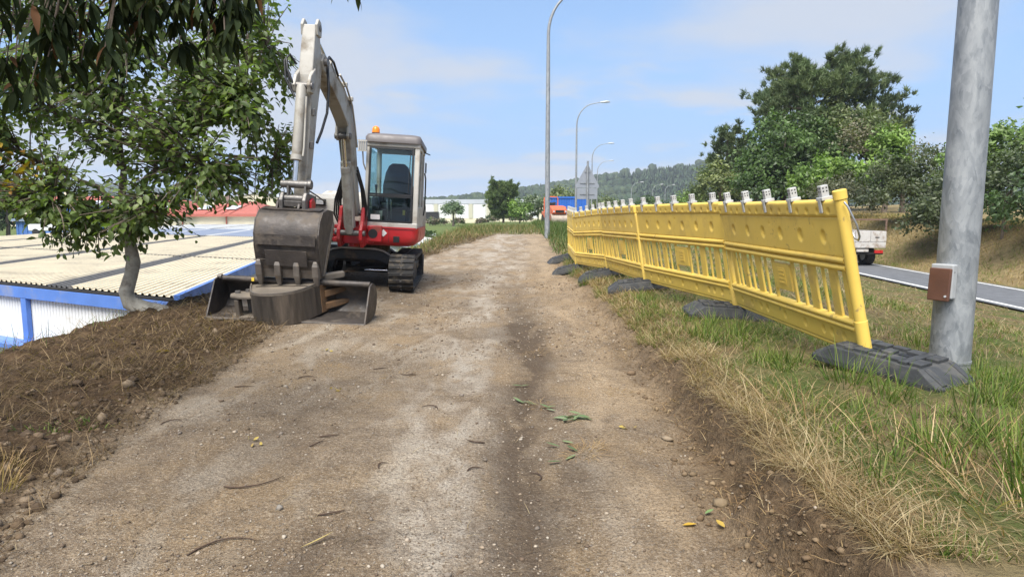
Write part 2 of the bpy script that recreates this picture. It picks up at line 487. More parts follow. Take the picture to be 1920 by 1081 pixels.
def ground_mat():
    m, t, b = new_mat('earth')
    tc = N(t, 'ShaderNodeTexCoord'); P = tc.outputs['Object']
    at = N(t, 'ShaderNodeAttribute', attribute_name='Col')
    sp = N(t, 'ShaderNodeSeparateColor'); link(t, at.outputs['Color'], sp.inputs[0])
    n1 = noise(t, P, 1.3, 7, 0.6); n2 = noise(t, P, 6, 8, 0.65); n3 = noise(t, P, 34, 6, 0.65); n4 = noise(t, P, 160, 3, 0.6)
    mpS = N(t, 'ShaderNodeMapping'); mpS.inputs['Scale'].default_value = (1.0, 0.35, 1)
    link(t, P, mpS.inputs[0])
    n5 = noise(t, mpS.outputs[0], 3.1, 7, 0.62, 0.4)
    c = mixc_(t, mrange(t, n2, 0.35, 0.68), (0.150, 0.104, 0.061), (0.305, 0.230, 0.150))
    c = mixc_(t, mrange(t, n1, 0.45, 0.62), c, (0.300, 0.208, 0.112))
    c = mixc_(t, mrange(t, n5, 0.50, 0.66), c, (0.400, 0.335, 0.250))
    sandf = mth(t, 'MULTIPLY', mth(t, 'MULTIPLY', sp.outputs['Blue'], mrange(t, n5, 0.40, 0.56)), mrange(t, n2, 0.30, 0.60, 0.3, 1.0), True)
    c = mixc_(t, sandf, c, (0.470, 0.418, 0.345))
    dkf = mth(t, 'MULTIPLY', at.outputs['Alpha'], mrange(t, n5, 0.33, 0.50), True)
    c = mixc_(t, mth(t, 'MULTIPLY', dkf, 0.92), c, (0.082, 0.058, 0.039))
    sx_ = N(t, 'ShaderNodeSeparateXYZ'); link(t, P, sx_.inputs[0])      # sandy ochre subsoil scraped bare along the right
    oc = mth(t, 'MULTIPLY', mrange(t, mth(t, 'ADD', sx_.outputs['X'], mth(t, 'MULTIPLY', n1, 0.5)), 0.60, 0.85), mrange(t, n5, 0.38, 0.58), True)
    c = mixc_(t, mth(t, 'MULTIPLY', oc, 0.75), c, (0.385, 0.275, 0.158))
    # fine gravel in the surface
    vo = N(t, 'ShaderNodeTexVoronoi'); vo.inputs['Scale'].default_value = 95; link(t, P, vo.inputs['Vector'])
    spk = mth(t, 'MULTIPLY', mrange(t, vo.outputs['Distance'], 0.20, 0.32, 1.0, 0.0), mrange(t, n3, 0.50, 0.60), True)
    stone = mixc_(t, mrange(t, n4, 0.3, 0.7), (0.30, 0.27, 0.23), (0.62, 0.59, 0.54))
    path_only = mth(t, 'SUBTRACT', 1.0, mth(t, 'MAXIMUM', sp.outputs['Red'], sp.outputs['Green']), True)
    path_dry = mth(t, 'MULTIPLY', path_only, mth(t, 'SUBTRACT', 1.0, mth(t, 'MULTIPLY', dkf, 0.75)))
    c = mixc_(t, mth(t, 'MULTIPLY', mth(t, 'MULTIPLY', spk, path_dry), 0.9), c, stone)
    nb_ = noise(t, P, 75, 4, 0.7)
    c = mixc_(t, mrange(t, nb_, 0.53, 0.62, 0.0, 0.72), c, (0.085, 0.058, 0.036))  # dark specks: shade of small crevices painted into the colour
    c = mixc_(t, mth(t, 'MULTIPLY', mrange(t, nb_, 0.45, 0.36, 0.0, 0.62), path_dry), c, (0.50, 0.43, 0.33))
    c = mixc_(t, mrange(t, n4, 0.42, 0.66, 0.0, 0.55), c, (0.085, 0.058, 0.034))
    n6 = noise(t, P, 420, 2, 0.6)
    c = mixc_(t, mth(t, 'MULTIPLY', mrange(t, n6, 0.56, 0.68), mth(t, 'MULTIPLY', path_dry, 0.65)), c, (0.55, 0.50, 0.43))
    # loose earth
    e = mixc_(t, mrange(t, n2, 0.35, 0.65), (0.030, 0.019, 0.011), (0.105, 0.068, 0.038))
    e = mixc_(t, mrange(t, n3, 0.52, 0.68), e, (0.155, 0.105, 0.060))
    redf = mth(t, 'MULTIPLY', sp.outputs['Red'], mrange(t, n2, 0.2, 0.4, 0.75, 1.0))
    c = mixc_(t, redf, c, e)
    # turf: thatch and soil under the blades, green further off
    g = mixc_(t, mrange(t, n2, 0.38, 0.62), (0.105, 0.078, 0.040), (0.190, 0.150, 0.075))
    g = mixc_(t, mrange(t, n1, 0.44, 0.60), g, (0.085, 0.105, 0.030))
    gg_ = mixc_(t, mrange(t, n1, 0.4, 0.62), (0.085, 0.120, 0.034), (0.125, 0.150, 0.050))
    g = mixc_(t, sp.outputs['Blue'], g, gg_)
    g = mixc_(t, mth(t, 'MULTIPLY', at.outputs['Alpha'], 0.85), g, mixc_(t, mrange(t, n2, 0.35, 0.65), (0.18, 0.13, 0.066), (0.29, 0.22, 0.115)))
    c = mixc_(t, mth(t, 'MULTIPLY', sp.outputs['Green'], mth(t, 'SUBTRACT', 1.0, mth(t, 'MULTIPLY', sp.outputs['Red'], 0.8)), True), c, g)
    link(t, c, b.inputs['Base Color'])
    b.inputs['Roughness'].default_value = 0.95
    b.inputs['Specular IOR Level'].default_value = 0.15
    hgt = mth(t, 'ADD', mth(t, 'MULTIPLY', n2, 0.6), mth(t, 'ADD', mth(t, 'MULTIPLY', n3, 0.30), mth(t, 'MULTIPLY', n4, 0.10)))
    hgt = mth(t, 'ADD', hgt, mth(t, 'MULTIPLY', spk, 0.06))
    bump(t, b, hgt, 1.0, 0.075)
    return m
M_EARTH = ground_mat()
qi = np.arange(nx * ny).reshape(ny, nx)
quads = np.stack([qi[:-1, :-1], qi[:-1, 1:], qi[1:, 1:], qi[1:, :-1]], -1).reshape(-1, 4)
qx = (0.25 * (GX[:-1, :-1] + GX[:-1, 1:] + GX[1:, 1:] + GX[1:, :-1])).ravel()
qy = (0.25 * (GY[:-1, :-1] + GY[:-1, 1:] + GY[1:, 1:] + GY[1:, :-1])).ravel()
qer, qel, qed, qrl = edge_r(qy) + 0.12, edge_l(qy), edge_drop(qy), road_l(qy)
loc = (qy < 60) & (qy > -30)
zone = np.zeros(len(quads), int)                       # 0 terrain
zone[loc & (qx >= qel) & (qx <= qer)] = 1              # path
zone[loc & (qx < qel) & (qx > qed - 1.5)] = 2          # earth bank
zone[loc & (qx > qer) & (qx < qrl + 1)] = 3            # verge
zone[loc & (qx > qrl + ROAD_W - 0.2) & (qx < qrl + 22)] = 4
GV = np.stack([GX, GY, GZ], -1).reshape(-1, 3)
for k, nm in enumerate(('terrain', 'path', 'earth_bank', 'grass_verge', 'roadside_bank')):
    q = quads[zone == k]
    u, inv = np.unique(q.ravel(), return_inverse=True)
    o = obj_tris(nm, GV[u], inv.reshape(-1, 4), M_EARTH, col=gcol[u], smooth=True)
    tag(o, kind='structure')

# ------------------------------------------------------------------ the road right of the verge
def strip(name, offs0, offs1, dz, m, y0=-20, y1=140):
    V = []; F = []
    ys = np.arange(y0, y1, 1.0)
    for y in ys:
        l = float(road_l(y)); z = float(road_z(y)) + dz
        V += [(l + offs0, y, z), (l + offs1, y, z)]
    for i in range(len(ys) - 1):
        F.append((2 * i, 2 * i + 1, 2 * i + 3, 2 * i + 2))
    o = obj_tris(name, V, F, m)
    return tag(o, kind='structure')
M_ASPH = mat('asphalt', (0.115, 0.120, 0.128), 0.9, var=0.22, scale=3, bmp=0.5, bscale=120)
M_LINE = mat('road_paint', (0.66, 0.66, 0.63), 0.7, var=0.15, scale=9, dirt=((0.2, 0.2, 0.2), 0.25, 8))
strip('road', 0, ROAD_W, 0.0, M_ASPH)
strip('road_edge_line', 0.16, 0.30, 0.004, M_LINE)
strip('road_edge_line', ROAD_W - 0.28, ROAD_W - 0.16, 0.004, M_LINE)

# ================================================================== gravel, straw and grass
def project_ok(x, y, z, m=0.12):
    """inside what this stretch of ground offers to someone standing on the path"""
    foot = (np.abs((x - 2.34) * 0.5 - (y - 3.9) * 0.87) < 0.40) & (np.abs((x - 2.34) * 0.87 + (y - 3.9) * 0.5) < 0.20)
    return (np.abs(x) < (0.80 + m) * (y + 0.3)) & ~foot
ICO_V = np.array([(0, 0, 1), (0.894, 0, .447), (.276, .851, .447), (-.724, .526, .447), (-.724, -.526, .447), (.276, -.851, .447),
                  (.724, .526, -.447), (-.276, .851, -.447), (-.894, 0, -.447), (-.276, -.851, -.447), (.724, -.526, -.447), (0, 0, -1)])
ICO_F = np.array([(0, 1, 2), (0, 2, 3), (0, 3, 4), (0, 4, 5), (0, 5, 1), (1, 6, 2), (2, 7, 3), (3, 8, 4), (4, 9, 5), (5, 10, 1),
                  (6, 7, 2), (7, 8, 3), (8, 9, 4), (9, 10, 5), (10, 6, 1), (11, 7, 6), (11, 8, 7), (11, 9, 8), (11, 10, 9), (11, 6, 10)])
def stones(x, y, size, col, sink=0.25, flat=0.65):
    n = len(x)
    z = H(x, y)
    V = ICO_V[None] * (1 + rng.uniform(-0.38, 0.38, (n, 12, 1)))
    sc = np.stack([size * rng.uniform(0.7, 1.25, n), size * rng.uniform(0.7, 1.25, n), size * flat * rng.uniform(0.7, 1.2, n)], -1)
    V = V * sc[:, None, :]
    a = rng.uniform(0, 6.28, n)
    ca, sa = np.cos(a)[:, None], np.sin(a)[:, None]
    V = np.stack([V[..., 0] * ca - V[..., 1] * sa, V[..., 0] * sa + V[..., 1] * ca, V[..., 2]], -1)
    V += np.stack([x, y, z + size * flat * (1 - 2 * sink)], -1)[:, None, :]
    T = ICO_F[None] + (np.arange(n) * 12)[:, None, None]
    C = np.repeat(col, 12, 0)
    return V.reshape(-1, 3), T.reshape(-1, 3), C
def vcol_mat(name, rough=0.9, bm=0.0):
    m, t, b = new_mat(name)
    at = N(t, 'ShaderNodeAttribute', attribute_name='Col')
    tc = N(t, 'ShaderNodeTexCoord')
    nz = noise(t, tc.outputs['Object'], 40, 5)
    c = mixc_(t, mrange(t, nz, 0.3, 0.7, 0, 0.45), at.outputs['Color'], (0.12, 0.09, 0.06))
    link(t, c, b.inputs['Base Color'])
    b.inputs['Roughness'].default_value = rough
    b.inputs['Specular IOR Level'].default_value = 0.25
    if bm:
        bump(t, b, noise(t, tc.outputs['Object'], 90, 4), bm, 0.01)
    return m
M_STONE = vcol_mat('stone', 0.9, 0.4)
def ramp_cols(n, cols):
    cols = np.array(cols)
    i = rng.integers(0, len(cols), n)
    return cols[i] * rng.uniform(0.75, 1.25, (n, 1))
n = 26000
y = 1.6 * (14 / 1.6) ** rng.uniform(0, 1, n) ** 1.15
x = rng.uniform(-2.6, 1.05, n)
keep = (fbm(x * 1.4, y * 1.4, 131, 3) + 0.3 * rng.normal(size=n) > 0.02) & (x > edge_l(y) - 0.1)
x, y = x[keep], y[keep]
sz = np.clip(rng.lognormal(math.log(0.0036), 0.5, len(x)), 0.0018, 0.016) * np.clip(y / 4, 0.85, 1.8)
V, T, C = stones(x, y, sz, ramp_cols(len(x), [(0.27, 0.21, 0.15), (0.36, 0.30, 0.23), (0.19, 0.14, 0.09), (0.40, 0.35, 0.28), (0.20, 0.17, 0.14), (0.14, 0.10, 0.07)]))
tag(obj_tris('gravel', V, T, M_STONE, col=C), 'fine loose gravel and grit strewn over the dirt path', 'gravel', kind='stuff')
# clods broken off the cut bank and out of the berm
n = 1900
y = 1.7 * (16 / 1.7) ** rng.uniform(0, 1, n)
x = edge_r(y) + rng.normal(0.05, 0.12, n)
szr = np.clip(rng.lognormal(math.log(0.0050), 0.6, n), 0.0025, 0.018)
nl = 2600
yl = 2.0 * (16 / 2.0) ** rng.uniform(0, 1, nl)
xl = edge_l(yl) - np.abs(rng.normal(0.2, 0.6, nl)) + 0.1
szl = np.clip(rng.lognormal(math.log(0.010), 0.55, nl), 0.004, 0.04)
V, T, C = stones(np.r_[x, xl], np.r_[y, yl], np.r_[szr, szl], np.r_[ramp_cols(n, [(0.15, 0.10, 0.056), (0.19, 0.135, 0.078), (0.12, 0.08, 0.045), (0.22, 0.16, 0.095)]),
                 ramp_cols(nl, [(0.09, 0.06, 0.035), (0.13, 0.09, 0.055), (0.06, 0.04, 0.025), (0.20, 0.15, 0.10)])], 0.38, 0.8)
tag(obj_tris('soil_clods', V, T, M_STONE, col=C), 'brown crumbled clods of soil along both edges of the path', 'soil', kind='stuff')

def blades(x, y, h, wd, lean, az, col, z0=None, seg=3, tipcol=None):
    """grass blades and straws: tapering ribbons that bend over; lean 0 upright .. 1.5 lying"""
    n = len(x)
    z = (H(x, y) if z0 is None else z0)
    ss = np.linspace(0, 1, seg + 1)
    d = np.stack([np.cos(az), np.sin(az)], -1)
    fa = az + np.pi / 2 + rng.uniform(-0.9, 0.9, n)
    pd = np.stack([np.cos(fa), np.sin(fa)], -1)
    bend = rng.uniform(0.4, 1.1, n)
    px = np.zeros((n, seg + 1, 3))
    ang = lean[:, None] * 0.55 + lean[:, None] * 0.9 * bend[:, None] * ss[None]
    st = h[:, None] / seg
    dx = np.cumsum(np.sin(ang) * st, 1) - np.sin(ang[:, :1]) * st
    dz = np.cumsum(np.cos(ang) * st, 1) - np.cos(ang[:, :1]) * st
    px[..., 0] = x[:, None] + d[:, :1] * dx
    px[..., 1] = y[:, None] + d[:, 1:] * dx
    px[..., 2] = z[:, None] + np.maximum(dz, 0.004) - 0.004
    wv = (wd[:, None] * (1 - ss[None] ** 1.6) * 0.5 + 0.0003)
    A = px.copy(); B = px[:, :-1].copy()
    A[:, :-1, 0] += pd[:, :1] * wv[:, :-1]; A[:, :-1, 1] += pd[:, 1:] * wv[:, :-1]
    B[..., 0] -= pd[:, :1] * wv[:, :-1]; B[..., 1] -= pd[:, 1:] * wv[:, :-1]
    nv = 2 * seg + 1
    V = np.concatenate([A, B], 1)
    T = []
    for k in range(seg - 1):
        T += [(k, k + 1, seg + 1 + k), (k + 1, seg + 2 + k, seg + 1 + k)]
    T.append((seg - 1, seg, 2 * seg))
    T = np.array(T)[None] + (np.arange(n) * nv)[:, None, None]
    tc_ = col if tipcol is None else tipcol
    s2 = np.r_[ss, ss[:-1]][None, :, None]
    C = col[:, None, :] * (1 - s2) + tc_[:, None, :] * s2
    return V.reshape(-1, 3), T.reshape(-1, 3), C.reshape(-1, 3)
M_BLADE = leaf_mat('grass_blade', 0.6, 0.30, 0.25)
GREEN = [(0.075, 0.130, 0.022), (0.105, 0.165, 0.030), (0.055, 0.100, 0.020), (0.150, 0.190, 0.045)]
STRAW = [(0.36, 0.27, 0.14), (0.27, 0.19, 0.095), (0.42, 0.34, 0.20), (0.19, 0.125, 0.06)]
parts_v = []
def put(res):
    parts_v.append(res)
def flush(name, label, cat, m=None):
    V = []; T = []; C = []; b = 0
    for v, t_, c in parts_v:
        V.append(v); T.append(t_ + b); C.append(c); b += len(v)
    parts_v.clear()
    o = obj_tris(name, np.concatenate(V), np.concatenate(T), m or M_BLADE, col=np.concatenate(C))
    return tag(o, label, cat, kind='stuff')
# --- verge: straw thatch, lying
n = 62000
y = 1.7 * (34 / 1.7) ** rng.uniform(0, 1, n) ** 1.1
x = edge_r(y) + 0.20 + (road_l(y) - edge_r(y) - 0.3) * rng.uniform(0, 1, n) ** 1.7
keep = project_ok(x, y, 0)
x, y = x[keep], y[keep]; n = len(x)
far = np.clip(y / 4.5, 0.8, 5)
put(blades(x, y, rng.uniform(0.04, 0.15, n) * np.clip(far, 0.8, 1.4), 0.0028 * far, rng.uniform(0.9, 1.6, n), rng.uniform(0, 6.28, n), ramp_cols(n, STRAW) * 0.9))
flush('dry_grass', 'matted straw coloured dry grass on the verge beside the path', 'dry grass')
# --- verge: green
n = 110000
y = 1.7 * (34 / 1.7) ** rng.uniform(0, 1, n) ** 1.1
x = edge_r(y) + np.where(y > 4.5, 0.2, 0.36) + (road_l(y) - edge_r(y) - 0.4) * rng.uniform(0, 1, n) ** 1.8
patch = fbm(x * 0.9, y * 0.9, 151, 4, 0.6) + 0.5 * fbm(x * 4, y * 4, 157, 2)
dens = sstep(-0.35, 0.25, patch) * (np.where(y > 4.5, 0.7, 0.25) + np.where(y > 4.5, 0.3, 0.75) * sstep(0.15, 0.9, x - edge_r(y))) * (0.2 + 0.8 * (1 - sstep(5.5, 8.5, x)))
keep = project_ok(x, y, 0) & (rng.uniform(size=n) < dens)
x, y, patch = x[keep], y[keep], patch[keep]; n = len(x)
far = np.clip(y / 4.5, 0.8, 5)
hh = rng.lognormal(math.log(0.046), 0.42, n) * (0.8 + 0.5 * sstep(0, 0.6, patch))
g = ramp_cols(n, GREEN)
put(blades(x, y, np.clip(hh, 0.02, 0.17), 0.0042 * far, rng.uniform(0.15, 0.95, n), rng.uniform(0, 6.28, n), g, tipcol=g * np.array([1.35, 1.2, 1.1])))
# tufts
def tuft(x0, y0, n, h, spread, pal, lean=(0.2, 1.0), wd=0.005):
    a = rng.uniform(0, 6.28, n); r = spread * np.sqrt(rng.uniform(0, 1, n))
    x = x0 + r * np.cos(a); y = y0 + r * np.sin(a)
    c = ramp_cols(n, pal)
    put(blades(x, y, h * rng.uniform(0.5, 1.15, n), np.full(n, wd), rng.uniform(*lean, n), a + rng.normal(0, 0.5, n), c, seg=4, tipcol=c * np.array([1.4, 1.2, 1.1])))
for k in range(200):
    y0 = 2.2 * (16 / 2.2) ** rng.uniform(); x0 = float(edge_r(y0)) + 0.45 + rng.uniform(0, 1) ** 1.4 * 6
    tuft(x0, y0, 24, rng.uniform(0.08, 0.19), 0.07, GREEN, wd=0.005 * max(1, y0 / 5))
for (x0, y0, n_, h_) in ((1.95, 3.62, 80, 0.27), (2.12, 3.50, 50, 0.22), (2.80, 3.55, 50, 0.15), (2.95, 3.75, 50, 0.16), (1.85, 4.2, 60, 0.20), (2.55, 3.32, 50, 0.18),
                         (1.55, 5.1, 70, 0.24), (1.9, 5.3, 60, 0.22), (1.75, 2.55, 70, 0.24), (1.95, 2.35, 80, 0.27), (1.85, 2.1, 80, 0.30), (2.1, 2.6, 60, 0.22),
                         (1.35, 6.4, 60, 0.2), (1.5, 7.3, 60, 0.2), (1.3, 9.0, 60, 0.22), (1.25, 10.5, 70, 0.24), (1.2, 12.2, 70, 0.26), (1.25, 14.0, 90, 0.3)):
    tuft(x0, y0, n_, h_, 0.12, GREEN, (0.15, 1.1))
flush('green_grass', 'green grass growing in tufts across the verge', 'grass')
# long dead stalks hanging over the lip of the cut bank
n = 7500
y = 1.7 * (14 / 1.7) ** rng.uniform(0, 1, n)
x = edge_r(y) + 0.20 + np.abs(rng.normal(0, 0.14, n))
put(blades(x, y, rng.uniform(0.06, 0.20, n), np.full(n, 0.0028) * np.clip(y / 4, 0.8, 3), rng.uniform(0.8, 1.9, n), rng.normal(3.5, 1.7, n), ramp_cols(n, STRAW), z0=H(x, y) + 0.012, seg=4))
for (x0, y0) in ((1.6, 2.05), (1.75, 1.95), (1.9, 2.5), (1.55, 2.5), (1.7, 2.2), (1.4, 2.9), (1.5, 3.3), (2.15, 2.25)):
    tuft(x0, y0, 40, 0.27, 0.2, STRAW, (0.8, 1.6), 0.0036)
flush('overhanging_straw', 'long dead stalks hanging over the crumbling lip right of the path', 'straw')
# --- left berm: dark straw and roots raked through the loose earth
n = 44000
y = 2.0 * (26 / 2.0) ** rng.uniform(0, 1, n)
x = edge_l(y) + 0.12 - np.abs(rng.normal(0, 1.1, n))
keep = (x > edge_drop(y) - 0.8) & (x > -0.86 * (y + .5)) & ~((x > -4.05) & (x < -1.4) & (y > 9.2) & (y < 13.2))
keep &= fbm(x * 1.5, y * 1.5, 171, 4, 0.6) + 0.35 * rng.normal(size=n) > -0.12
x, y = x[keep], y[keep]; n = len(x)
far = np.clip(y / 4.5, 0.7, 4)
DK = [(0.085, 0.054, 0.028), (0.14, 0.094, 0.048), (0.050, 0.032, 0.018), (0.26, 0.185, 0.10), (0.10, 0.064, 0.034)]
put(blades(x, y, rng.uniform(0.06, 0.24, n), 0.0036 * far, rng.uniform(1.0, 1.75, n), rng.uniform(0, 6.28, n), ramp_cols(n, DK), z0=H(x, y) + rng.uniform(0, 0.03, n)))
for (x0, y0, n_, h_) in ((-2.32, 2.75, 60, 0.15), (-2.45, 2.95, 40, 0.12)):
    tuft(x0, y0, n_, h_, 0.1, [(0.30, 0.22, 0.11), (0.38, 0.29, 0.16)], (0.4, 1.2), 0.004)
n = 4200
y = 1.8 * (15 / 1.8) ** rng.uniform(0, 1, n)
x = rng.uniform(-2.4, 0.95, n)
k = fbm(x * 1.2, y * 1.2, 191, 3) + 0.3 * rng.normal(size=n) > 0.0
x, y = x[k], y[k]; n = len(x)
put(blades(x, y, rng.uniform(0.02, 0.09, n), 0.002 * np.clip(y / 3.5, 0.8, 3), rng.uniform(1.4, 1.7, n), rng.uniform(0, 6.28, n), ramp_cols(n, DK + [(0.34, 0.27, 0.16)]), z0=H(x, y) + 0.004))
for (x0, y0, n_, sp_) in ((0.38, 3.25, 90, 0.10), (0.42, 3.35, 60, 0.08), (0.18, 4.15, 70, 0.09), (0.2, 5.7, 80, 0.12), (0.75, 4.4, 60, 0.1), (-0.9, 4.9, 60, 0.12), (-1.5, 5.2, 60, 0.15)):
    tuft(x0, y0, n_, 0.085, sp_, [(0.34, 0.25, 0.13), (0.26, 0.18, 0.09)], (1.45, 1.65), 0.0022)
for k in range(420):                               # roots and dead stalks in the face of the cut bank
    y0 = 1.8 * (9 / 1.8) ** rng.uniform()
    tuft(float(edge_r(y0)) + rng.uniform(0.02, 0.24), y0, 5, 0.10, 0.03, DK + STRAW, (1.2, 1.9), 0.0024)
flush('raked_straw', 'dark dry straw and rootlets mixed into the earth at both edges of the path', 'straw')
n = 2600                                                   # thin green on the crest
y = rng.uniform(5.2, 34, n); x = edge_drop(y) + rng.normal(-0.25, 0.3, n)
keep = ~((y > 7.5) & (y < 14)) | (rng.uniform(size=n) < 0.3)
x, y = x[keep], y[keep]; n = len(x)
put(blades(x, y, rng.uniform(0.08, 0.3, n) * np.where(y > 16, 1.4, 1), 0.005 * np.clip(y / 7, 1, 3), rng.uniform(0.2, 1.0, n), rng.uniform(0, 6.28, n), ramp_cols(n, GREEN + STRAW[:2])))
for (x0, y0) in ((-2.55, 3.55), (-2.45, 3.62), (-2.62, 3.4)):
    tuft(x0, y0, 26, 0.06, 0.09, GREEN, (0.5, 1.4), 0.007)
n = 16000                                                  # rough grass beyond, both sides of the path's far end
y = rng.uniform(17, 60, n); x = np.where(rng.uniform(size=n) < 0.55, edge_drop(y) - 0.3 - np.abs(rng.normal(0, 3.0, n)), edge_r(y) + np.abs(rng.normal(0, 1.5, n)))
put(blades(x, y, rng.uniform(0.15, 0.6, n), 0.02 * np.clip(y / 25, 0.8, 2), rng.uniform(0.2, 0.9, n), rng.uniform(0, 6.28, n), ramp_cols(n, [(0.075, 0.125, 0.03), (0.10, 0.15, 0.04), (0.17, 0.18, 0.07), (0.05, 0.085, 0.022)])))
n = 5000
y = rng.uniform(15.5, 40, n); k = rng.uniform(0, 1, n)
x = edge_l(y) - 0.15 + (edge_drop(y) - edge_l(y)) * k
put(blades(x, y, rng.uniform(0.06, 0.28, n), 0.014 * np.clip(y / 20, 0.8, 2), rng.uniform(0.4, 1.4, n), rng.uniform(0, 6.28, n), ramp_cols(n, [(0.085, 0.13, 0.035), (0.30, 0.22, 0.11), (0.24, 0.17, 0.085), (0.13, 0.15, 0.05)])))
n = 3500                                                    # end of the path, overgrown
y = rng.uniform(27, 44, n); x = rng.uniform(-2.5, 1.4, n)
put(blades(x, y, rng.uniform(0.1, 0.35, n), np.full(n, 0.022), rng.uniform(0.2, 1.0, n), rng.uniform(0, 6.28, n), ramp_cols(n, [(0.075, 0.115, 0.03), (0.22, 0.18, 0.08), (0.15, 0.15, 0.06)])))
flush('crest_grass', 'rough green grass on the crest of the slope and round the far end of the path', 'grass')
# --- bank across the road: mown hay colours
n = 42000
y = rng.uniform(8, 46, n); x = road_l(y) + ROAD_W + 0.25 + rng.uniform(0, 1, n) ** 1.1 * 9
pt = fbm(x * 0.35, y * 0.35, 181, 4)
c = ramp_cols(n, [(0.35, 0.25, 0.12), (0.29, 0.21, 0.10), (0.40, 0.30, 0.15), (0.24, 0.22, 0.09)])
g2 = ramp_cols(n, [(0.14, 0.17, 0.045), (0.19, 0.20, 0.06)])
k = sstep(-0.05, 0.35, pt + 0.55 * (1 - sstep(0.2, 3.0, x - road_l(y) - ROAD_W)) - 0.28)[:, None]
k = (rng.uniform(size=(n, 1)) < k)
put(blades(x, y, rng.uniform(0.10, 0.32, n), 0.012 * np.clip(y / 18, 0.8, 2), rng.uniform(0.5, 1.5, n), rng.uniform(0, 6.28, n), np.where(k, g2, c)))
flush('bank_grass', 'tawny mown grass on the bank across the road', 'dry grass')
# ================================================================== hills with woods, far behind
def hill_h(X, Y):
    a = 56 * np.exp(-((X - 270) / 270) ** 2) * sstep(420, 800, Y)
    b = 62 * np.exp(-((X + 1050) / 420) ** 2) * sstep(900, 1500, Y)
    c_ = 52 * np.exp(-((X - 1250) / 520) ** 2) * sstep(500, 1100, Y)
    return a + b + c_ + 3.0 * fbm(X * 0.012, Y * 0.012, 201, 3) * sstep(420, 600, Y) - 1.0
def hill_mat():
    m, t, b = new_mat('forest_floor')
    tc = N(t, 'ShaderNodeTexCoord')
    n1 = noise(t, tc.outputs['Object'], 0.03, 6, 0.6)
    c = mixc_(t, mrange(t, n1, 0.4, 0.6), (0.028, 0.042, 0.022), (0.050, 0.072, 0.034))
    link(t, c, b.inputs['Base Color']); b.inputs['Roughness'].default_value = 1.0
    b.inputs['Specular IOR Level'].default_value = 0.05
    return m
hx = np.linspace(-2300, 2300, 150); hy = np.linspace(420, 2600, 110)
HX, HY = np.meshgrid(hx, hy)
HZ = hill_h(HX, HY) - 2.0 * (1 - sstep(420, 470, HY))
hq = np.arange(HX.size).reshape(HX.shape)
hq = np.stack([hq[:-1, :-1], hq[:-1, 1:], hq[1:, 1:], hq[1:, :-1]], -1).reshape(-1, 4)
tag(obj_tris('hills', np.stack([HX, HY, HZ], -1).reshape(-1, 3), hq, hill_mat(), smooth=True), kind='structure')
def wood_trees(x, y, z, h, r, col, conical):
    """many small crowns in one mesh: three ragged skirts each"""
    n = len(x); k = 7
    rings = []
    prof = np.where(conical[:, None], np.array([[0.12, 1.0, 0.35, 0.72, 0.25, 0.42, 1.0]]) * 0 + np.array([[1.0, 0.45, 0.75, 0.30, 0.42, 0.08, 0]])[:, :6].repeat(n, 0) if False else
                    np.array([[1.0, 0.50, 0.74, 0.34, 0.46, 0.02]]), np.array([[0.55, 0.95, 1.0, 0.95, 0.70, 0.15]]))
    zz_ = np.where(conical[:, None], np.array([[0.10, 0.42, 0.36, 0.70, 0.62, 1.0]]), np.array([[0.22, 0.38, 0.55, 0.72, 0.90, 1.0]]))
    a = np.linspace(0, 2 * np.pi, k, endpoint=False)
    V = np.zeros((n, 6, k, 3))
    jit = rng.uniform(0.68, 1.28, (n, 6, k))
    ph = rng.uniform(0, 6.28, (n, 1, 1))
    V[..., 0] = x[:, None, None] + r[:, None, None] * prof[:, :, None] * jit * np.cos(a + ph)
    V[..., 1] = y[:, None, None] + r[:, None, None] * prof[:, :, None] * jit * np.sin(a + ph)
    V[..., 2] = z[:, None, None] + h[:, None, None] * (zz_[:, :, None] + rng.uniform(-0.05, 0.05, (n, 6, k)))
    T = []
    for i in range(5):
        for j in range(k):
            l = (j + 1) % k
            T += [(i * k + j, i * k + l, (i + 1) * k + l), (i * k + j, (i + 1) * k + l, (i + 1) * k + j)]
    T = np.array(T)[None] + (np.arange(n) * 6 * k)[:, None, None]
    C = np.repeat(col, 6 * k, 0)
    return V.reshape(-1, 3), T.reshape(-1, 3), C
M_FAR = leaf_mat('far_foliage', 0.8, 0.1, 0.1)
n = 9500                                           # the wooded hill: planted rows on its right flank
y = rng.uniform(470, 840, n); x = -200 + 720 * rng.uniform(0, 1, n)
row = (x > 120 + 60 * fbm(x * 0.01, y * 0.01, 211, 2))
x = np.where(row, np.round(x / 5.0) * 5.0 + rng.normal(0, 0.6, n), x); y = np.where(row, np.round(y / 6.0) * 6.0 + rng.normal(0, .8, n), y)
z = hill_h(x, y)
con = row | (rng.uniform(size=n) < 0.5)
h = np.where(row, rng.uniform(5.5, 9, n), rng.uniform(6, 12, n)); r = np.where(con, h * 0.22, h * 0.36) * rng.uniform(0.8, 1.25, n)
col = np.where(row[:, None], ramp_cols(n, [(0.055, 0.088, 0.044), (0.070, 0.106, 0.050)]), ramp_cols(n, [(0.038, 0.060, 0.032), (0.058, 0.080, 0.040), (0.046, 0.066, 0.040)]))
put(wood_trees(x, y, z - 0.5, h, r, col, con))
n = 46                                             # taller crowns that break the skyline
x = rng.uniform(-70, 470, n); y = rng.uniform(780, 835, n)
hs_ = rng.uniform(10, 15, n)
put(wood_trees(x, y, hill_h(x, y) - 0.5, hs_, hs_ * 0.36, ramp_cols(n, [(0.045, 0.064, 0.036)]), np.zeros(n, bool)))
flush('forest', 'dark wooded hill with planted conifers behind the path', 'forest', M_FAR)
n = 2600
y = rng.uniform(950, 1550, n); x = -1500 + 1250 * rng.uniform(0, 1, n)
h = rng.uniform(10, 17, n)
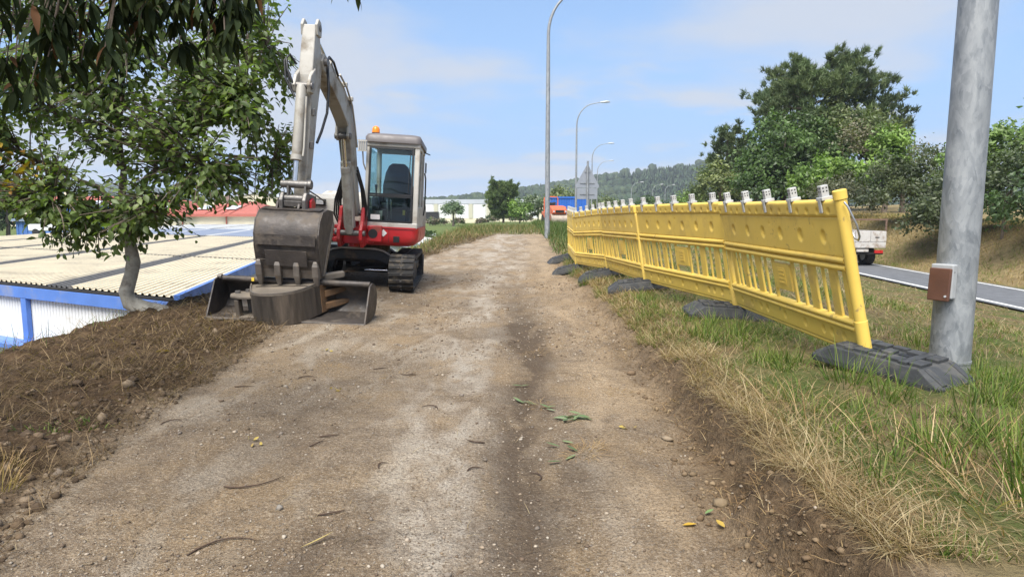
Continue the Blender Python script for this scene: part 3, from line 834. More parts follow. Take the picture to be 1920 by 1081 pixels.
put(wood_trees(x, y, hill_h(x, y), h, h * 0.45, ramp_cols(n, [(0.030, 0.050, 0.030), (0.045, 0.065, 0.035)]), np.zeros(n, bool)))
n = 420                                            # nearer wood left, below the blue hill
y = rng.uniform(300, 420, n); x = rng.uniform(-420, -170, n)
h = rng.uniform(7, 12, n)
put(wood_trees(x, y, np.full(n, -1.0), h, h * 0.42, ramp_cols(n, [(0.022, 0.034, 0.018), (0.035, 0.048, 0.024)]), np.zeros(n, bool)))
n = 700
y = rng.uniform(900, 1350, n); x = rng.uniform(600, 1900, n)
h = rng.uniform(10, 16, n)
put(wood_trees(x, y, hill_h(x, y), h, h * 0.42, ramp_cols(n, [(0.030, 0.050, 0.030)]), np.zeros(n, bool)))
flush('distant_woods', 'hazy wooded ridges on the far horizon', 'forest', M_FAR)

# ================================================================== trees
def tree_root(name, label, x, y, group=None, z=None):
    return thing(name, label, 'tree' if 'tree' in name or 'pine' in name else 'bush', (x, y, float(H(x, y)) if z is None else z), group=group)
M_BARK = mat('bark', (0.13, 0.10, 0.075), 0.9, var=0.35, scale=14, bmp=0.8, bscale=30)
M_BARKG = mat('grey_bark', (0.36, 0.33, 0.27), 0.85, var=0.3, scale=9, bmp=0.6, bscale=25, dirt=((0.16, 0.13, 0.10), 0.35, 6))
M_LEAF = leaf_mat('leaf', 0.42, 0.30, 0.45)
M_NEEDLE = leaf_mat('needle', 0.6, 0.15, 0.25)
def rand_unit(n):
    v = rng.normal(size=(n, 3))
    return v / np.linalg.norm(v, axis=1, keepdims=True)
def flakes(P, size, col, out=None, up=0.3, asp=0.55):
    """small folded leaves (two triangles each) at points P"""
    n = len(P)
    nrm = rand_unit(n)
    if out is not None:
        nrm = nrm * 0.9 + out * 0.7
    nrm[:, 2] += up
    nrm /= np.linalg.norm(nrm, axis=1, keepdims=True)
    t = np.cross(nrm, rand_unit(n)); t /= np.linalg.norm(t, axis=1, keepdims=True) + 1e-9
    b = np.cross(nrm, t)
    s = (size * rng.uniform(0.6, 1.3, n))[:, None]
    V = np.stack([P - t * s, P + b * s * asp - nrm * s * 0.25, P + t * s, P - b * s * asp - nrm * s * 0.25], 1)
    T = np.array([(0, 1, 2), (0, 2, 3)])[None] + (np.arange(n) * 4)[:, None, None]
    return V.reshape(-1, 3), T.reshape(-1, 3), np.repeat(col, 4, 0)
LEAFGAIN = 1.8
def clumped(blobs, per, cl_r, pal, cl_n, size, flat=0.8, up=0.35):
    """foliage as clumps sitting on and in ellipsoids"""
    res = []
    for (c, r, k) in blobs:
        k = int(k * cl_n)
        d = rand_unit(k); d[:, 2] = np.where(d[:, 2] < -0.45, -d[:, 2] * 0.5, d[:, 2])
        rad = rng.uniform(0.55, 1.08, k) ** 0.6
        cc = np.array(c) + d * np.array(r) * rad[:, None]
        cr = cl_r * rng.uniform(0.6, 1.3, k)
        tone = np.array(pal)[rng.integers(0, len(pal), k)] * rng.uniform(0.7, 1.3, (k, 1)) * LEAFGAIN
        ci = np.repeat(np.arange(k), per)
        q = rng.normal(size=(len(ci), 3)) * np.array([1, 1, flat]) * 0.55
        P = cc[ci] + q * cr[ci][:, None]
        o = P - np.array(c); o /= np.linalg.norm(o, axis=1, keepdims=True) + 1e-9
        res.append(flakes(P, np.full(len(P), size), tone[ci] * rng.uniform(0.8, 1.2, (len(P), 1)), o, up))
    V = []; T = []; C = []; b = 0
    for v, t_, c_ in res:
        V.append(v); T.append(t_ + b); C.append(c_); b += len(v)
    return np.concatenate(V), np.concatenate(T), np.concatenate(C)
def limb_path(a, b, sag=0.1, n=6, wob=0.08):
    a, b = Vector(a), Vector(b)
    L = (b - a).length
    pts = []
    for i in range(n + 1):
        t = i / n
        p = a.lerp(b, t) + Vector((0, 0, sag * L * math.sin(math.pi * t)))
        if 0 < i < n:
            p += Vector(rng.normal(size=3)) * wob * L * 0.25
        pts.append(p)
    return pts
def broad_tree(name, label, x, y, hgt, blobs, pal, size=0.13, per=60, cl_n=26, cl_r=0.55, trunk_r=0.16, group=None, trunk_h=0.5, bark=None, up=0.35):
    """blobs relative to the foot"""
    root = tree_root(name, label, x, y, group)
    mb = MB()
    top = (0.1 * hgt * rng.normal() * 0.3, 0, hgt * 0.75)
    mb.tube(limb_path((0, 0, -0.4), top, 0.0, 7, 0.05), list(np.linspace(trunk_r * 1.25, trunk_r * 0.25, 8)), 9)
    for (c, r, k) in blobs:
        for q in range(3):
            e = Vector(c) + Vector(rand_unit(1)[0]) * (min(r) * 0.6)
            s = Vector(top) * float(rng.uniform(trunk_h * 0.6, 0.85))
            mb.tube(limb_path(s, e, 0.08, 5), list(np.linspace(trunk_r * 0.42, 0.012, 6)), 6)
    mb.build('trunk', bark or M_BARK, root, smooth=60)
    V, T, C = clumped(blobs, per, cl_r, pal, cl_n, size, up=up)
    o = obj_tris('crown', V, T, M_LEAF, root, col=C)
    o['kind'] = 'stuff'
    return root
G_OAK = [(0.040, 0.066, 0.020), (0.052, 0.084, 0.024), (0.032, 0.052, 0.017)]
G_BRIGHT = [(0.085, 0.135, 0.028), (0.110, 0.165, 0.034), (0.065, 0.105, 0.024)]
G_OLIVE = [(0.080, 0.100, 0.038), (0.100, 0.115, 0.045), (0.060, 0.080, 0.030)]
G_GREY = [(0.070, 0.090, 0.048), (0.055, 0.075, 0.040)]

def needles(C0, dirs, k, L, wd, col):
    """tufts of needles fanning from twig ends"""
    n = len(C0)
    ci = np.repeat(np.arange(n), k)
    d = dirs[ci] + rng.normal(size=(len(ci), 3)) * 0.55
    d /= np.linalg.norm(d, axis=1, keepdims=True)
    sd_ = np.cross(d, rand_unit(len(ci))); sd_ /= np.linalg.norm(sd_, axis=1, keepdims=True) + 1e-9
    b = C0[ci] + rng.normal(size=(len(ci), 3)) * L * 0.18
    l = (L * rng.uniform(0.6, 1.2, len(ci)))[:, None]
    V = np.stack([b - sd_ * wd, b + sd_ * wd, b + d * l], 1)
    T = np.arange(len(ci) * 3).reshape(-1, 3)
    return V.reshape(-1, 3), T, np.repeat(col[ci] * rng.uniform(0.8, 1.2, (len(ci), 1)), 3, 0)
def pine(name, label, x, y, hgt, width, trunk_r, pal, n_wh=11, tuft_k=24, L=0.42, wd=0.05, z0=0.25, lean=(0, 0), dens=1.0, group=None):
    root = tree_root(name, label, x, y, group)
    mb = MB()
    tp = [Vector((lean[0] * t, lean[1] * t, -0.4 + (hgt + 0.3) * t)) + Vector((0.12 * math.sin(5 * t), 0.1 * math.sin(3 * t), 0)) for t in np.linspace(0, 1, 9)]
    mb.tube(tp, list(np.linspace(trunk_r, 0.03, 9)), 10)
    cen = []; dr = []; co = []
    for i in range(n_wh):
        t = z0 + (1 - z0) * (i + rng.uniform(-0.3, 0.3)) / n_wh
        t = min(max(t, z0), 0.98)
        o = Vector((lean[0] * t, lean[1] * t, hgt * t))
        prof = math.sin(math.pi * min(1, (1 - t) / (1 - z0) * 0.78 + 0.10)) ** 0.7
        nb = 6 if i < n_wh - 2 else 4
        for j in range(nb):
            a = j * 6.283 / nb + i * 1.1 + rng.uniform(-0.4, 0.4)
            ln = width * 0.5 * prof * rng.uniform(0.6, 1.12)
            e = o + Vector((math.cos(a) * ln, math.sin(a) * ln, ln * rng.uniform(0.15, 0.5)))
            path = limb_path(o, e, -0.08, 5, 0.1)
            mb.tube(path, list(np.linspace(max(0.02, trunk_r * 0.28 * (1 - t * 0.6)), 0.01, 6)), 5, False)
            nc = int(max(4, 12 * ln / 3) * dens)
            tone = np.array(pal[int(rng.integers(0, len(pal)))]) * rng.uniform(0.75, 1.25)
            for q in range(nc):
                s = rng.uniform(0.35, 1.0) ** 0.7
                p = o.lerp(e, float(s)) + Vector(rng.normal(size=3)) * (0.10 * ln + 0.16) * 0.8
                p.z += 0.1
                cen.append(p); dr.append((math.cos(a) * 0.35, math.sin(a) * 0.35, 0.9)); co.append(tone * rng.uniform(0.85, 1.15))
    mb.build('trunk', M_BARK, root, smooth=60)
    V, T, C = needles(np.array([tuple(p) for p in cen]), np.array(dr), tuft_k, L, wd, np.array(co))
    o = obj_tris('crown', V, T, M_NEEDLE, root, col=C)
    o['kind'] = 'stuff'
    return root
PINE = [(0.092, 0.128, 0.054), (0.115, 0.150, 0.062), (0.072, 0.104, 0.046)]
# the group of trees right of the road
pine('pine_tree', 'tall broad pine rising above the other trees right of the road', 22.4, 50, 11.3, 9.6, 0.36, PINE, 11, 34, 0.42, 0.036, 0.26, (0.6, 0), 2.4)
broad_tree('oak_tree', 'dark green oak in front of the tall pine', 19.6, 46, 7.2, [((0, 0, 4.6), (2.9, 2.4, 2.5), 1.6), ((1.8, -0.6, 3.4), (2.3, 1.8, 2.2), 1.1), ((-1.8, -0.4, 2.8), (1.9, 1.8, 2.0), 0.9), ((0.2, -1, 1.6), (2.6, 1.6, 1.5), 0.8)], G_OAK, 0.15, 70, 44, 0.62)
broad_tree('willow_tree', 'pale olive green tree beside the tall pine', 23.9, 47, 7.8, [((0, 0, 6.0), (2.4, 2.0, 2.0), 1.2), ((1.9, 0, 5.2), (2.2, 1.8, 2.2), 1.2), ((-1.2, -0.4, 5.0), (2.0, 1.6, 2.0), 1)], G_OLIVE, 0.14, 70, 36, 0.6)
pine('pine_tree', 'lower pine leaning out at the right of the tree group', 27.2, 49, 8.4, 4.6, 0.2, PINE, 9, 26, 0.42, 0.05, 0.35, (0.8, 0))
broad_tree('ivy_tree', 'bright green ivy clad tree at the right end of the tree group', 24.3, 42, 5.6, [((0, 0, 4.3), (1.1, 1.1, 1.3), 0.7), ((0.2, 0, 3.0), (1.3, 1.2, 1.4), 0.8)], G_BRIGHT, 0.13, 60, 40, 0.45)
broad_tree('dead_tree', 'grey brown thinly leaved tree with bare twigs beside the ivy clad tree', 26.0, 43, 5.2, [((0, 0, 3.2), (2.0, 1.6, 2.0), 0.8), ((-3.0, 0.5, 4.6), (1.5, 1.2, 1.4), 0.6)], [(0.095, 0.085, 0.055), (0.075, 0.075, 0.042), (0.12, 0.105, 0.07)], 0.09, 26, 46, 0.6)
broad_tree('maple_bush', 'yellow green leafy bush at the foot of the oak', 18.9, 38, 3.9, [((0, 0, 2.7), (1.1, 1.0, 1.0), 0.8), ((1.7, 0, 2.3), (1.2, 1.0, 1.0), 0.8), ((-1.5, 0, 1.9), (1.1, 1.0, 1.0), 0.7)], G_BRIGHT, 0.14, 46, 30, 0.5)
broad_tree('hazel_bush', 'mid green bush at the left foot of the oak', 17.0, 45, 3.8, [((0, 0, 2.3), (1.8, 1.4, 1.5), 1), ((1.9, 0, 1.9), (1.6, 1.4, 1.4), 0.9)], G_OAK, 0.14, 60, 34, 0.55)
broad_tree('willow_bush', 'pale green round bush left of the tree group', 17.2, 53, 4.2, [((0, 0, 2.4), (2.3, 1.8, 1.9), 1.2)], G_OLIVE, 0.14, 70, 40, 0.6)
pine('young_pine', 'narrow young pine left of the tree group', 18.6, 56, 7.4, 3.8, 0.14, PINE, 10, 24, 0.42, 0.055, 0.12)
pine('young_pine', 'shorter dark conifer behind the pale round bush', 20.4, 60, 7.0, 4.2, 0.14, PINE, 9, 22, 0.42, 0.055, 0.12)
# bushes on the bank across the road
def gorse(label, x, y, blobs, pal, size=0.085, per=90, cl_n=42, cl_r=0.42):
    return broad_tree('gorse_bush', label, x, y, 2.2, blobs, [tuple(c * 0.72 for c in q) for q in pal], size, per, cl_n, cl_r, 0.06, 'bushes on the bank across the road')
gorse('large dark gorse bush on the bank right behind the parked truck', 20.3, 32.0, [((0, 0, 1.7), (2.2, 1.8, 1.8), 1.2), ((2.0, -0.6, 1.3), (1.8, 1.4, 1.4), 1), ((-1.9, -0.3, 1.5), (1.7, 1.4, 1.6), 0.9)], [(0.055, 0.070, 0.032), (0.068, 0.082, 0.036), (0.042, 0.055, 0.026)])
gorse('round dark gorse bush on the bank just left of the near lamp post', 18.9, 27.4, [((0, 0, 1.45), (1.8, 1.4, 1.5), 1.1), ((-1.3, -0.4, 0.9), (1.1, 1.0, 0.9), 0.6)], [(0.050, 0.064, 0.030), (0.062, 0.078, 0.034)])
gorse('gorse bush on the bank behind the near lamp post', 19.0, 24.8, [((0, 0, 1.7), (1.9, 1.5, 1.8), 1.2)], [(0.050, 0.068, 0.030), (0.065, 0.085, 0.036)])
gorse('gorse bush on the bank at the right edge of the view', 18.4, 21.8, [((0, 0, 1.4), (1.8, 1.5, 1.5), 1.1), ((1.4, 0.4, 1.8), (1.6, 1.5, 1.5), 1)], [(0.052, 0.085, 0.030), (0.070, 0.110, 0.036)])
broad_tree('hazel_bush', 'light green leafy bush rising behind the near lamp post', 21.6, 29.0, 4.4, [((0.4, 0, 3.0), (1.5, 1.4, 1.3), 0.9), ((-1.0, 0, 2.3), (1.4, 1.2, 1.2), 0.8)], [(0.085, 0.125, 0.036), (0.070, 0.105, 0.030)], 0.13, 46, 36, 0.5, 0.08)
broad_tree('hazel_bush', 'tall light green leafy bush at the right edge of the view', 20.9, 24.5, 4.8, [((0.6, 0, 3.3), (1.8, 1.5, 1.5), 1), ((2.4, 0, 3.0), (1.6, 1.5, 1.5), 0.9)], [(0.075, 0.120, 0.034), (0.095, 0.145, 0.040)], 0.13, 46, 36, 0.5, 0.08)
gorse('low tawny gorse bush behind the parked truck', 18.6, 36.5, [((0, 0, 1.3), (2.4, 1.4, 1.4), 1.2)], [(0.080, 0.085, 0.045), (0.065, 0.072, 0.036)])
# trees by the warehouse and along the far end of the path
pine('pine_tree', 'rounded pine in front of the long white warehouse', -1.4, 100, 6.0, 5.0, 0.2, [(0.10, 0.145, 0.048), (0.125, 0.17, 0.055)], 11, 26, 0.42, 0.07, 0.14, (0, 0), 3.2)
broad_tree('garden_tree', 'small round tree against the white warehouse wall', -10.8, 118, 4.6, [((0, 0, 3.0), (1.9, 1.6, 1.3), 1.2)], [(0.060, 0.090, 0.045), (0.075, 0.105, 0.05)], 0.2, 50, 34, 0.6, 0.2)
broad_tree('garden_bush', 'dark bush right of the rounded pine', 1.0, 84, 2.6, [((0, 0, 1.6), (1.3, 1.2, 1.6), 1)], G_BRIGHT, 0.17, 50, 40, 0.5, 0.08)
broad_tree('grey_bush', 'grey green bush behind the first street lamp', 3.6, 90, 4.0, [((0, 0, 2.0), (2.2, 1.4, 1.9), 1.2)], G_GREY, 0.18, 60, 40, 0.6, 0.08)
broad_tree('laurel_bush', 'small dark bush beside the low white roof', -5.6, 40, 1.9, [((0, 0, 0.9), (1.0, 0.9, 0.9), 1)], [(0.028, 0.045, 0.020), (0.036, 0.055, 0.024)], 0.10, 60, 36, 0.35, 0.04)
broad_tree('willow_tree', 'pale green tree behind the blue container', 8.2, 104, 5.6, [((0, 0, 3.0), (2.6, 2.2, 2.4), 1.3)], G_OLIVE, 0.2, 60, 40, 0.8, 0.2)
broad_tree('alder_tree', 'olive green tree beyond the road sign', 16.2, 112, 4.6, [((0, 0, 2.2), (3.4, 2.2, 1.8), 1.3)], G_OLIVE, 0.2, 60, 40, 0.8, 0.2)
broad_tree('oak_tree', 'round dark tree beyond the barrier', 22.0, 104, 4.0, [((0, 0, 1.9), (2.6, 2.0, 1.7), 1.1)], G_OAK, 0.2, 60, 40, 0.8, 0.2)
broad_tree('ash_tree', 'bright green round tree beyond the second barrier panel', 29.0, 106, 4.2, [((0, 0, 2.0), (3.0, 2.2, 1.8), 1.2)], G_BRIGHT, 0.2, 60, 40, 0.8, 0.2)
broad_tree('cypress_tree', 'dark tree by the tan building at the far left', -56.5, 72, 7.6, [((0, 0, 4.2), (3.0, 2.0, 2.6), 1.4), ((-2, 0, 2.0), (2.4, 2, 1.8), 1)], G_OAK, 0.2, 60, 40, 0.7, 0.2)
for k in range(9):                                 # low hedge shrubs before the warehouse
    lb = ['leftmost', 'second', 'third', 'fourth', 'fifth', 'sixth', 'seventh', 'eighth', 'rightmost'][k]
    broad_tree('hedge_shrub', lb + ' low clipped shrub before the long white warehouse', -22 + 3.1 * k + float(rng.normal()) * 0.5, 124, 1.3, [((0, 0, 0.7), (1.25, 0.9, 0.65), 1)], [(0.055, 0.075, 0.032), (0.085, 0.070, 0.045)], 0.2, 30, 26, 0.4, 0.05, 'shrubs before the warehouse')
# ================================================================== factory hall left, below the path
M_ROOF = mat('cream_roof_sheet', (0.70, 0.62, 0.455), 0.75, var=0.10, scale=1.2, dirt=((0.46, 0.40, 0.30), 0.20, 0.7))
M_ROOFG = mat('grey_blue_roof_sheet', (0.36, 0.40, 0.48), 0.7, var=0.08, scale=1.0)
M_ROOFW = mat('white_roof_sheet', (0.66, 0.66, 0.64), 0.7, var=0.08, scale=1.0, dirt=((0.45, 0.43, 0.38), 0.25, 1.5))
M_STRIP = mat('rooflight_strip', (0.15, 0.14, 0.125), 0.6, var=0.2, scale=2)
M_BLUE = mat('blue_trim', (0.085, 0.19, 0.52), 0.5, var=0.10, scale=2, dirt=((0.20, 0.24, 0.36), 0.32, 1.5))
M_WALLW = mat('white_wall_sheet', (0.72, 0.73, 0.72), 0.55, var=0.05, scale=1.0, dirt=((0.48, 0.45, 0.38), 0.18, 3))
M_DARK = mat('dark_void', (0.02, 0.02, 0.02), 0.9, var=0.1)
C0 = Vector((-5.8, 11.0, -0.2)); D1 = Vector((-0.216, 0.976, 0)).normalized(); D2 = Vector((-0.883, 0.469, 0)).normalized()
UP = Vector((0, 0, 1))
hall = thing('factory_hall', 'long low factory hall with cream sheet roof and blue trim below the path', 'building', tuple(C0 + UP * -2.3))
OFF = Vector((0, 0, 2.3))
def hp(s, t, z):        # s along the front eave, t away, z above the eave
    return D2 * s + D1 * t + OFF + UP * z
def corrugated(s0, s1, t0, t1, pitch=0.2, hgt=0.035, th=0.0):
    mb = MB()
    n = max(1, int(round((s1 - s0) / pitch)))
    p = (s1 - s0) / n
    prof = []
    for i in range(n):
        a = s0 + i * p
        prof += [(a, 0), (a + p * 0.55, 0), (a + p * 0.65, hgt), (a + p * 0.90, hgt)]
    prof.append((s1, 0))
    vs = []
    for t in (t0, t1):
        vs += [hp(s, t, z) for s, z in prof]
    m = len(prof)
    mb.add(vs, [(i, i + 1, m + i + 1, m + i) for i in range(m - 1)])
    return mb
rows = [(0.0, 9.0), (9.03, 27.0), (27.03, 44.0), (44.03, 72.0)]
cols = [(0.0, 3.3), (4.2, 9.0), (9.9, 14.7), (15.6, 20.4), (21.3, 26.1)]
for ri, (t0, t1) in enumerate(rows):
    for ci, (s0, s1) in enumerate(cols):
        m = M_ROOF if ri < 2 else (M_ROOFG if (ri == 2 and ci < 4) else M_ROOFW)
        corrugated(s0, s1, t0, t1).build('roof_sheet', m, hall)
        if ri < 3 and ci < 4:
            st = corrugated(s1, cols[ci + 1][0], t0, t1, 0.18, 0.03)
            st.v = [(a, b, c - 0.012) for a, b, c in st.v]
            st.build('rooflight_strip', M_STRIP if ri < 2 else M_ROOFW, hall)
for t, s_ in ((9.015, 26.1), (27.015, 26.1)):                       # lap joints with bolts
    mb = MB()
    for k in range(int(s_ / 0.26)):
        mb.box(hp(0.13 + k * 0.26, t, 0.035), (0.13, 0.10, 0.03), Matrix.Rotation(math.atan2(D2.y, D2.x), 3, 'Z'))
    mb.build('lap_joint', M_STRIP, hall)
rz2 = Matrix.Rotation(math.atan2(D2.y, D2.x), 3, 'Z'); rz1 = Matrix.Rotation(math.atan2(D1.y, D1.x), 3, 'Z')
nrm2 = Vector((-D2.y, D2.x, 0));  nrm2 = nrm2 if nrm2.dot(D1) < 0 else -nrm2      # out of the front wall
nrm1 = Vector((-D1.y, D1.x, 0));  nrm1 = nrm1 if nrm1.dot(D2) < 0 else -nrm1      # out of the side wall
def wall(along, L, out, zlo, zhi, name, pitch=0.115):
    mb = MB(); prof = []
    n = int(L / pitch)
    for i in range(n):
        a = i * pitch
        prof += [(a, 0.0), (a + pitch * 0.60, 0.0), (a + pitch * 0.72, -0.022), (a + pitch * 0.9, -0.022)]
    vs = []
    for z in (zlo, zhi):
        vs += [along * a + out * (b - 0.06) + OFF + UP * z for a, b in prof]
    m = len(prof)
    mb.add(vs, [(i, i + 1, m + i + 1, m + i) for i in range(m - 1)])
    return mb.build(name, M_WALLW, hall)
wall(D2, 26.1, nrm2, -3.2, -0.10, 'front_wall')
wall(D1, 72.0, nrm1, -3.2, -0.10, 'side_wall')
def bar(along, out, s0, s1, z0, z1, d0, d1, rz, name, m):
    c = along * ((s0 + s1) / 2) + out * ((d0 + d1) / 2) + OFF + UP * ((z0 + z1) / 2)
    return MB().box(c, (s1 - s0, abs(d1 - d0), z1 - z0), rz).build(name, m, hall, 0.006)
bar(D2, nrm2, -0.03, 26.1, -0.31, -0.075, -0.05, 0.05, rz2, 'eave_beam', M_BLUE)
bar(D2, nrm2, 0.0, 26.1, -0.072, -0.02, -0.06, 0.035, rz2, 'eave_closer', M_DARK)
bar(D1, nrm1, -0.03, 72.0, -0.26, 0.055, -0.05, 0.05, rz1, 'verge_trim', M_BLUE)
bar(D1, nrm1, 0.2, 72.0, -0.52, -0.40, -0.05, 0.02, rz1, 'gutter', M_STRIP)
for s_ in (0.06, 4.95, 9.95, 14.9, 19.9):
    bar(D2, nrm2, s_, s_ + 0.2, -3.2, -0.315, -0.05, 0.045, rz2, 'wall_post', M_BLUE)
for t in (0.06, 6, 12, 18, 24, 30):
    bar(D1, nrm1, t, t + 0.2, -3.2, -0.53, -0.05, 0.045, rz1, 'wall_post', M_BLUE)
bar(D2, nrm2, 4.0, 7.6, -1.32, -1.22, -0.02, 0.4, rz2, 'low_rail', M_BLUE)

# low white roof seen beyond the excavator
def gable_roof_building(name, label, x0, y0, wx, ly, z_eave, z_ridge, zlo, rot, mw, mr, mt):
    root = thing(name, label, 'building', (x0, y0, zlo), (0, 0, rot))
    h = z_eave - zlo; r = z_ridge - zlo
    MB().bx(0, wx, 0, ly, 0, h).build('wall', mw, root)
    for sgn in (0, 1):
        mb = MB(); n = max(4, int(ly / 0.5))
        xa, xb = (-0.15, wx / 2) if not sgn else (wx + 0.15, wx / 2)
        vs = []; 
        for i in range(n * 2 + 1):
            y = -0.15 + (ly + 0.3) * i / (n * 2); dz = 0.03 if i % 2 else 0.0
            vs += [(xa, y, h + 0.03 + dz), (xb, y, r + 0.03 + dz)]
        mb.add(vs, [(2 * i, 2 * i + 1, 2 * i + 3, 2 * i + 2) for i in range(n * 2)])
        mb.build('roof_slope', mr, root)
    mb = MB(); mb.prism([(0, h), (wx, h), (wx / 2, r)], lambda p, q, t: (p, t, q), 0.02, ly - 0.02); mb.build('gable', mw, root)
    for y in (-0.17, ly + 0.17):
        mb = MB()
        for xa in (-0.2, wx + 0.2):
            mb.box(((xa + wx / 2) / 2, y, (h + r) / 2 + 0.02), (math.hypot(wx / 2 + 0.2, r - h), 0.05, 0.24), (0, math.atan2(r - h, wx / 2) * (-1 if xa < 0 else 1), 0))
        mb.build('gable_trim', mt, root)
    for xa in (-0.2, wx + 0.2):
        MB().bx(xa - 0.06, xa + 0.06, -0.15, ly + 0.15, h - 0.16, h + 0.02).build('gutter', mt, root)
    return root
M_TRIMW = mat('pale_blue_trim', (0.42, 0.50, 0.66), 0.5, var=0.1)
gable_roof_building('shed', 'low shed with white roof and pale blue trim right behind the excavator', -11.2, 29.0, 7.2, 16, -0.30, 0.18, -2.4, 0.10, M_WALLW, M_ROOFW, M_TRIMW)
# long white warehouse
M_CONC = mat('concrete_panel', (0.60, 0.60, 0.58), 0.8, var=0.06, scale=0.4)
M_BEIGE = mat('beige_panel', (0.50, 0.48, 0.37), 0.8, var=0.06, scale=0.5)
M_CREAM = mat('cream_wall', (0.66, 0.60, 0.44), 0.8, var=0.06, scale=0.5)
M_GREYR = mat('grey_roof_edge', (0.44, 0.46, 0.50), 0.7, var=0.06, scale=0.4)
wh = thing('warehouse', 'long white warehouse with beige columns behind the excavator', 'building', (0, 150, -1.2))
MB().bx(-52, 8.2, 0.0, 30, 0, 4.7).build('wall', M_CONC, wh)
MB().bx(-52.1, 8.3, -0.12, 30.1, 4.72, 5.75).build('parapet', M_GREYR, wh)
MB().bx(-52.05, 8.25, -0.14, -0.02, 0.0, 1.35).build('plinth', M_CREAM, wh)
for k in range(15):
    x = -50.5 + 4.05 * k
    MB().bx(x, x + 0.85, -0.22, -0.01, 1.36, 4.68).build('column', M_BEIGE, wh, 0.02)
    MB().bx(x + 1.1, x + 3.75, -0.10, -0.015, 1.40, 4.60).build('wall_panel', M_WALLW, wh, 0.02)
MB().bx(-20.6, -17.0, -0.6, -0.24, 0.2, 2.9).build('gate', M_DARK, wh, 0.02)
MB().bx(-9, -4, -0.5, -0.15, 0.0, 0.9).build('low_wall', M_CREAM, wh, 0.02)
wh2 = thing('workshop', 'small pale building right of the rounded pine', 'building', (5.4, 128, -1.0))
MB().bx(0, 6.5, 0, 9, 0, 4.6).build('wall', M_CREAM, wh2)
MB().bx(-0.2, 6.7, -0.2, 9.2, 4.62, 5.3).build('roof', M_CONC, wh2)
MB().bx(1.0, 2.6, -0.06, -0.01, 1.8, 3.2).build('window', M_DARK, wh2)
MB().bx(3.6, 5.2, -0.06, -0.01, 1.8, 3.2).build('window', M_DARK, wh2)
# buildings with red roofs, left
M_RED = mat('red_roof', (0.36, 0.105, 0.075), 0.7, var=0.14, scale=0.8)
M_SKYL = mat('skylight', (0.55, 0.60, 0.66), 0.3, var=0.05)
def red_hall(label, x0, y0, wx, ly, eave, ridge, zlo, inset):
    root = thing('red_roofed_hall', label, 'building', (x0, y0, zlo))
    h, r = eave - zlo, ridge - zlo
    MB().bx(0, wx, 0, ly, 0, h).build('wall', M_CREAM, root)
    o = 0.5
    mb = MB()
    mb.add([(-o, -o, h), (wx + o, -o, h), (wx + o, ly + o, h), (-o, ly + o, h), (inset, ly * 0.55, r), (wx - inset, ly * 0.55, r)],
           [(0, 1, 5, 4), (1, 2, 5), (2, 3, 4, 5), (3, 0, 4)])
    rf = mb.build('roof', M_RED, root)
    MB().bx(-o - 0.1, wx + o + 0.1, -o - 0.12, -o, h - 0.3, h + 0.06).build('eave', M_RED, root)
    ax = math.atan2(r - h, ly * 0.55 + o)
    nrib = int(wx / 1.1)
    rib = MB().box((0, 0, 0), (0.10, math.hypot(ly * 0.55 + o, r - h) * 0.93, 0.08))
    me = rib.mesh('roof_seam', M_RED)
    for k in range(nrib):
        x = 0.5 + k * 1.1
        if x < inset + .3 or x > wx - inset - .3: continue
        q = bpy.data.objects.new('roof_seam', me); link_obj(q, rf)
        q.location = (x, (ly * 0.55 - o) / 2, (h + r) / 2 + 0.05); q.rotation_euler = (ax, 0, 0)
    for k in range(int(wx / 4)):
        x = 2.2 + k * 4
        MB().box((x, ly * 0.22, h + (r - h) * 0.50 + 0.05), (1.5, ly * 0.16, 0.06), (ax, 0, 0)).build('skylight', M_SKYL, root)
    for k in range(max(2, int(wx / 6))):
        x = 0.6 + k * 6
        MB().cyl((x, -0.12, 0), (x, -0.12, h - 0.3), 0.09, n=8).build('downpipe', M_RED, root)
    MB().bx(wx * 0.32, wx * 0.36, ly * 0.4, ly * 0.5, h, r + 0.9).build('chimney', M_CREAM, root)
    return root
red_hall('cream hall with red metal roof and skylights nearest the excavator bucket', -45.6, 88, 10.4, 16, 1.15, 3.05, -3, 3.0)
red_hall('cream hall with red metal roof behind the trunk of the leafy tree', -57.5, 92, 9.5, 16, 1.3, 3.3, -3, 2.5)
gable_roof_building('grey_hall', 'grey roofed hall behind the red roofed halls', -62, 118, 30, 22, 2.6, 5.0, -3, 0.02, M_CREAM, M_GREYR, M_GREYR)
red_hall('low tan hall with red roof at the far left', -92, 118, 20, 14, 2.0, 4.6, -3, 3.0)
# blue sheds
M_BLUEW = mat('blue_wall_sheet', (0.10, 0.22, 0.56), 0.55, var=0.08, scale=1)
M_TAN = mat('tan_wall', (0.62, 0.42, 0.17), 0.8, var=0.08, scale=0.6)
bs = thing('blue_shed', 'bright blue sheet metal shed beyond the factory roof', 'building', (-55.5, 72, -3))
def ribbed_box(x0, x1, y0, y1, z0, z1, pitch=0.5):
    mb = MB(); mb.bx(x0, x1, y0, y1, z0, z1)
    n = int((x1 - x0) / pitch)
    for k in range(n):
        mb.bx(x0 + k * pitch, x0 + k * pitch + pitch * 0.45, y0 - 0.07, y0 - 0.004, z0, z1 - 0.05)
    return mb
ribbed_box(0, 7, 0, 8, 0, 3.4).build('wall', M_BLUEW, bs)
MB().bx(-0.3, 7.3, -0.4, 8.3, 3.42, 3.7).build('roof', M_TRIMW, bs)
ribbed_box(2.6, 6.5, 3, 9, 3.72, 5.1).build('upper_storey', M_BLUEW, bs)
MB().bx(2.4, 6.7, 2.8, 9.2, 5.12, 5.4).build('upper_roof', M_ROOFW, bs)
bt = thing('tan_building', 'tan building with row of white posts at the far left', 'building', (-72, 95, -3))
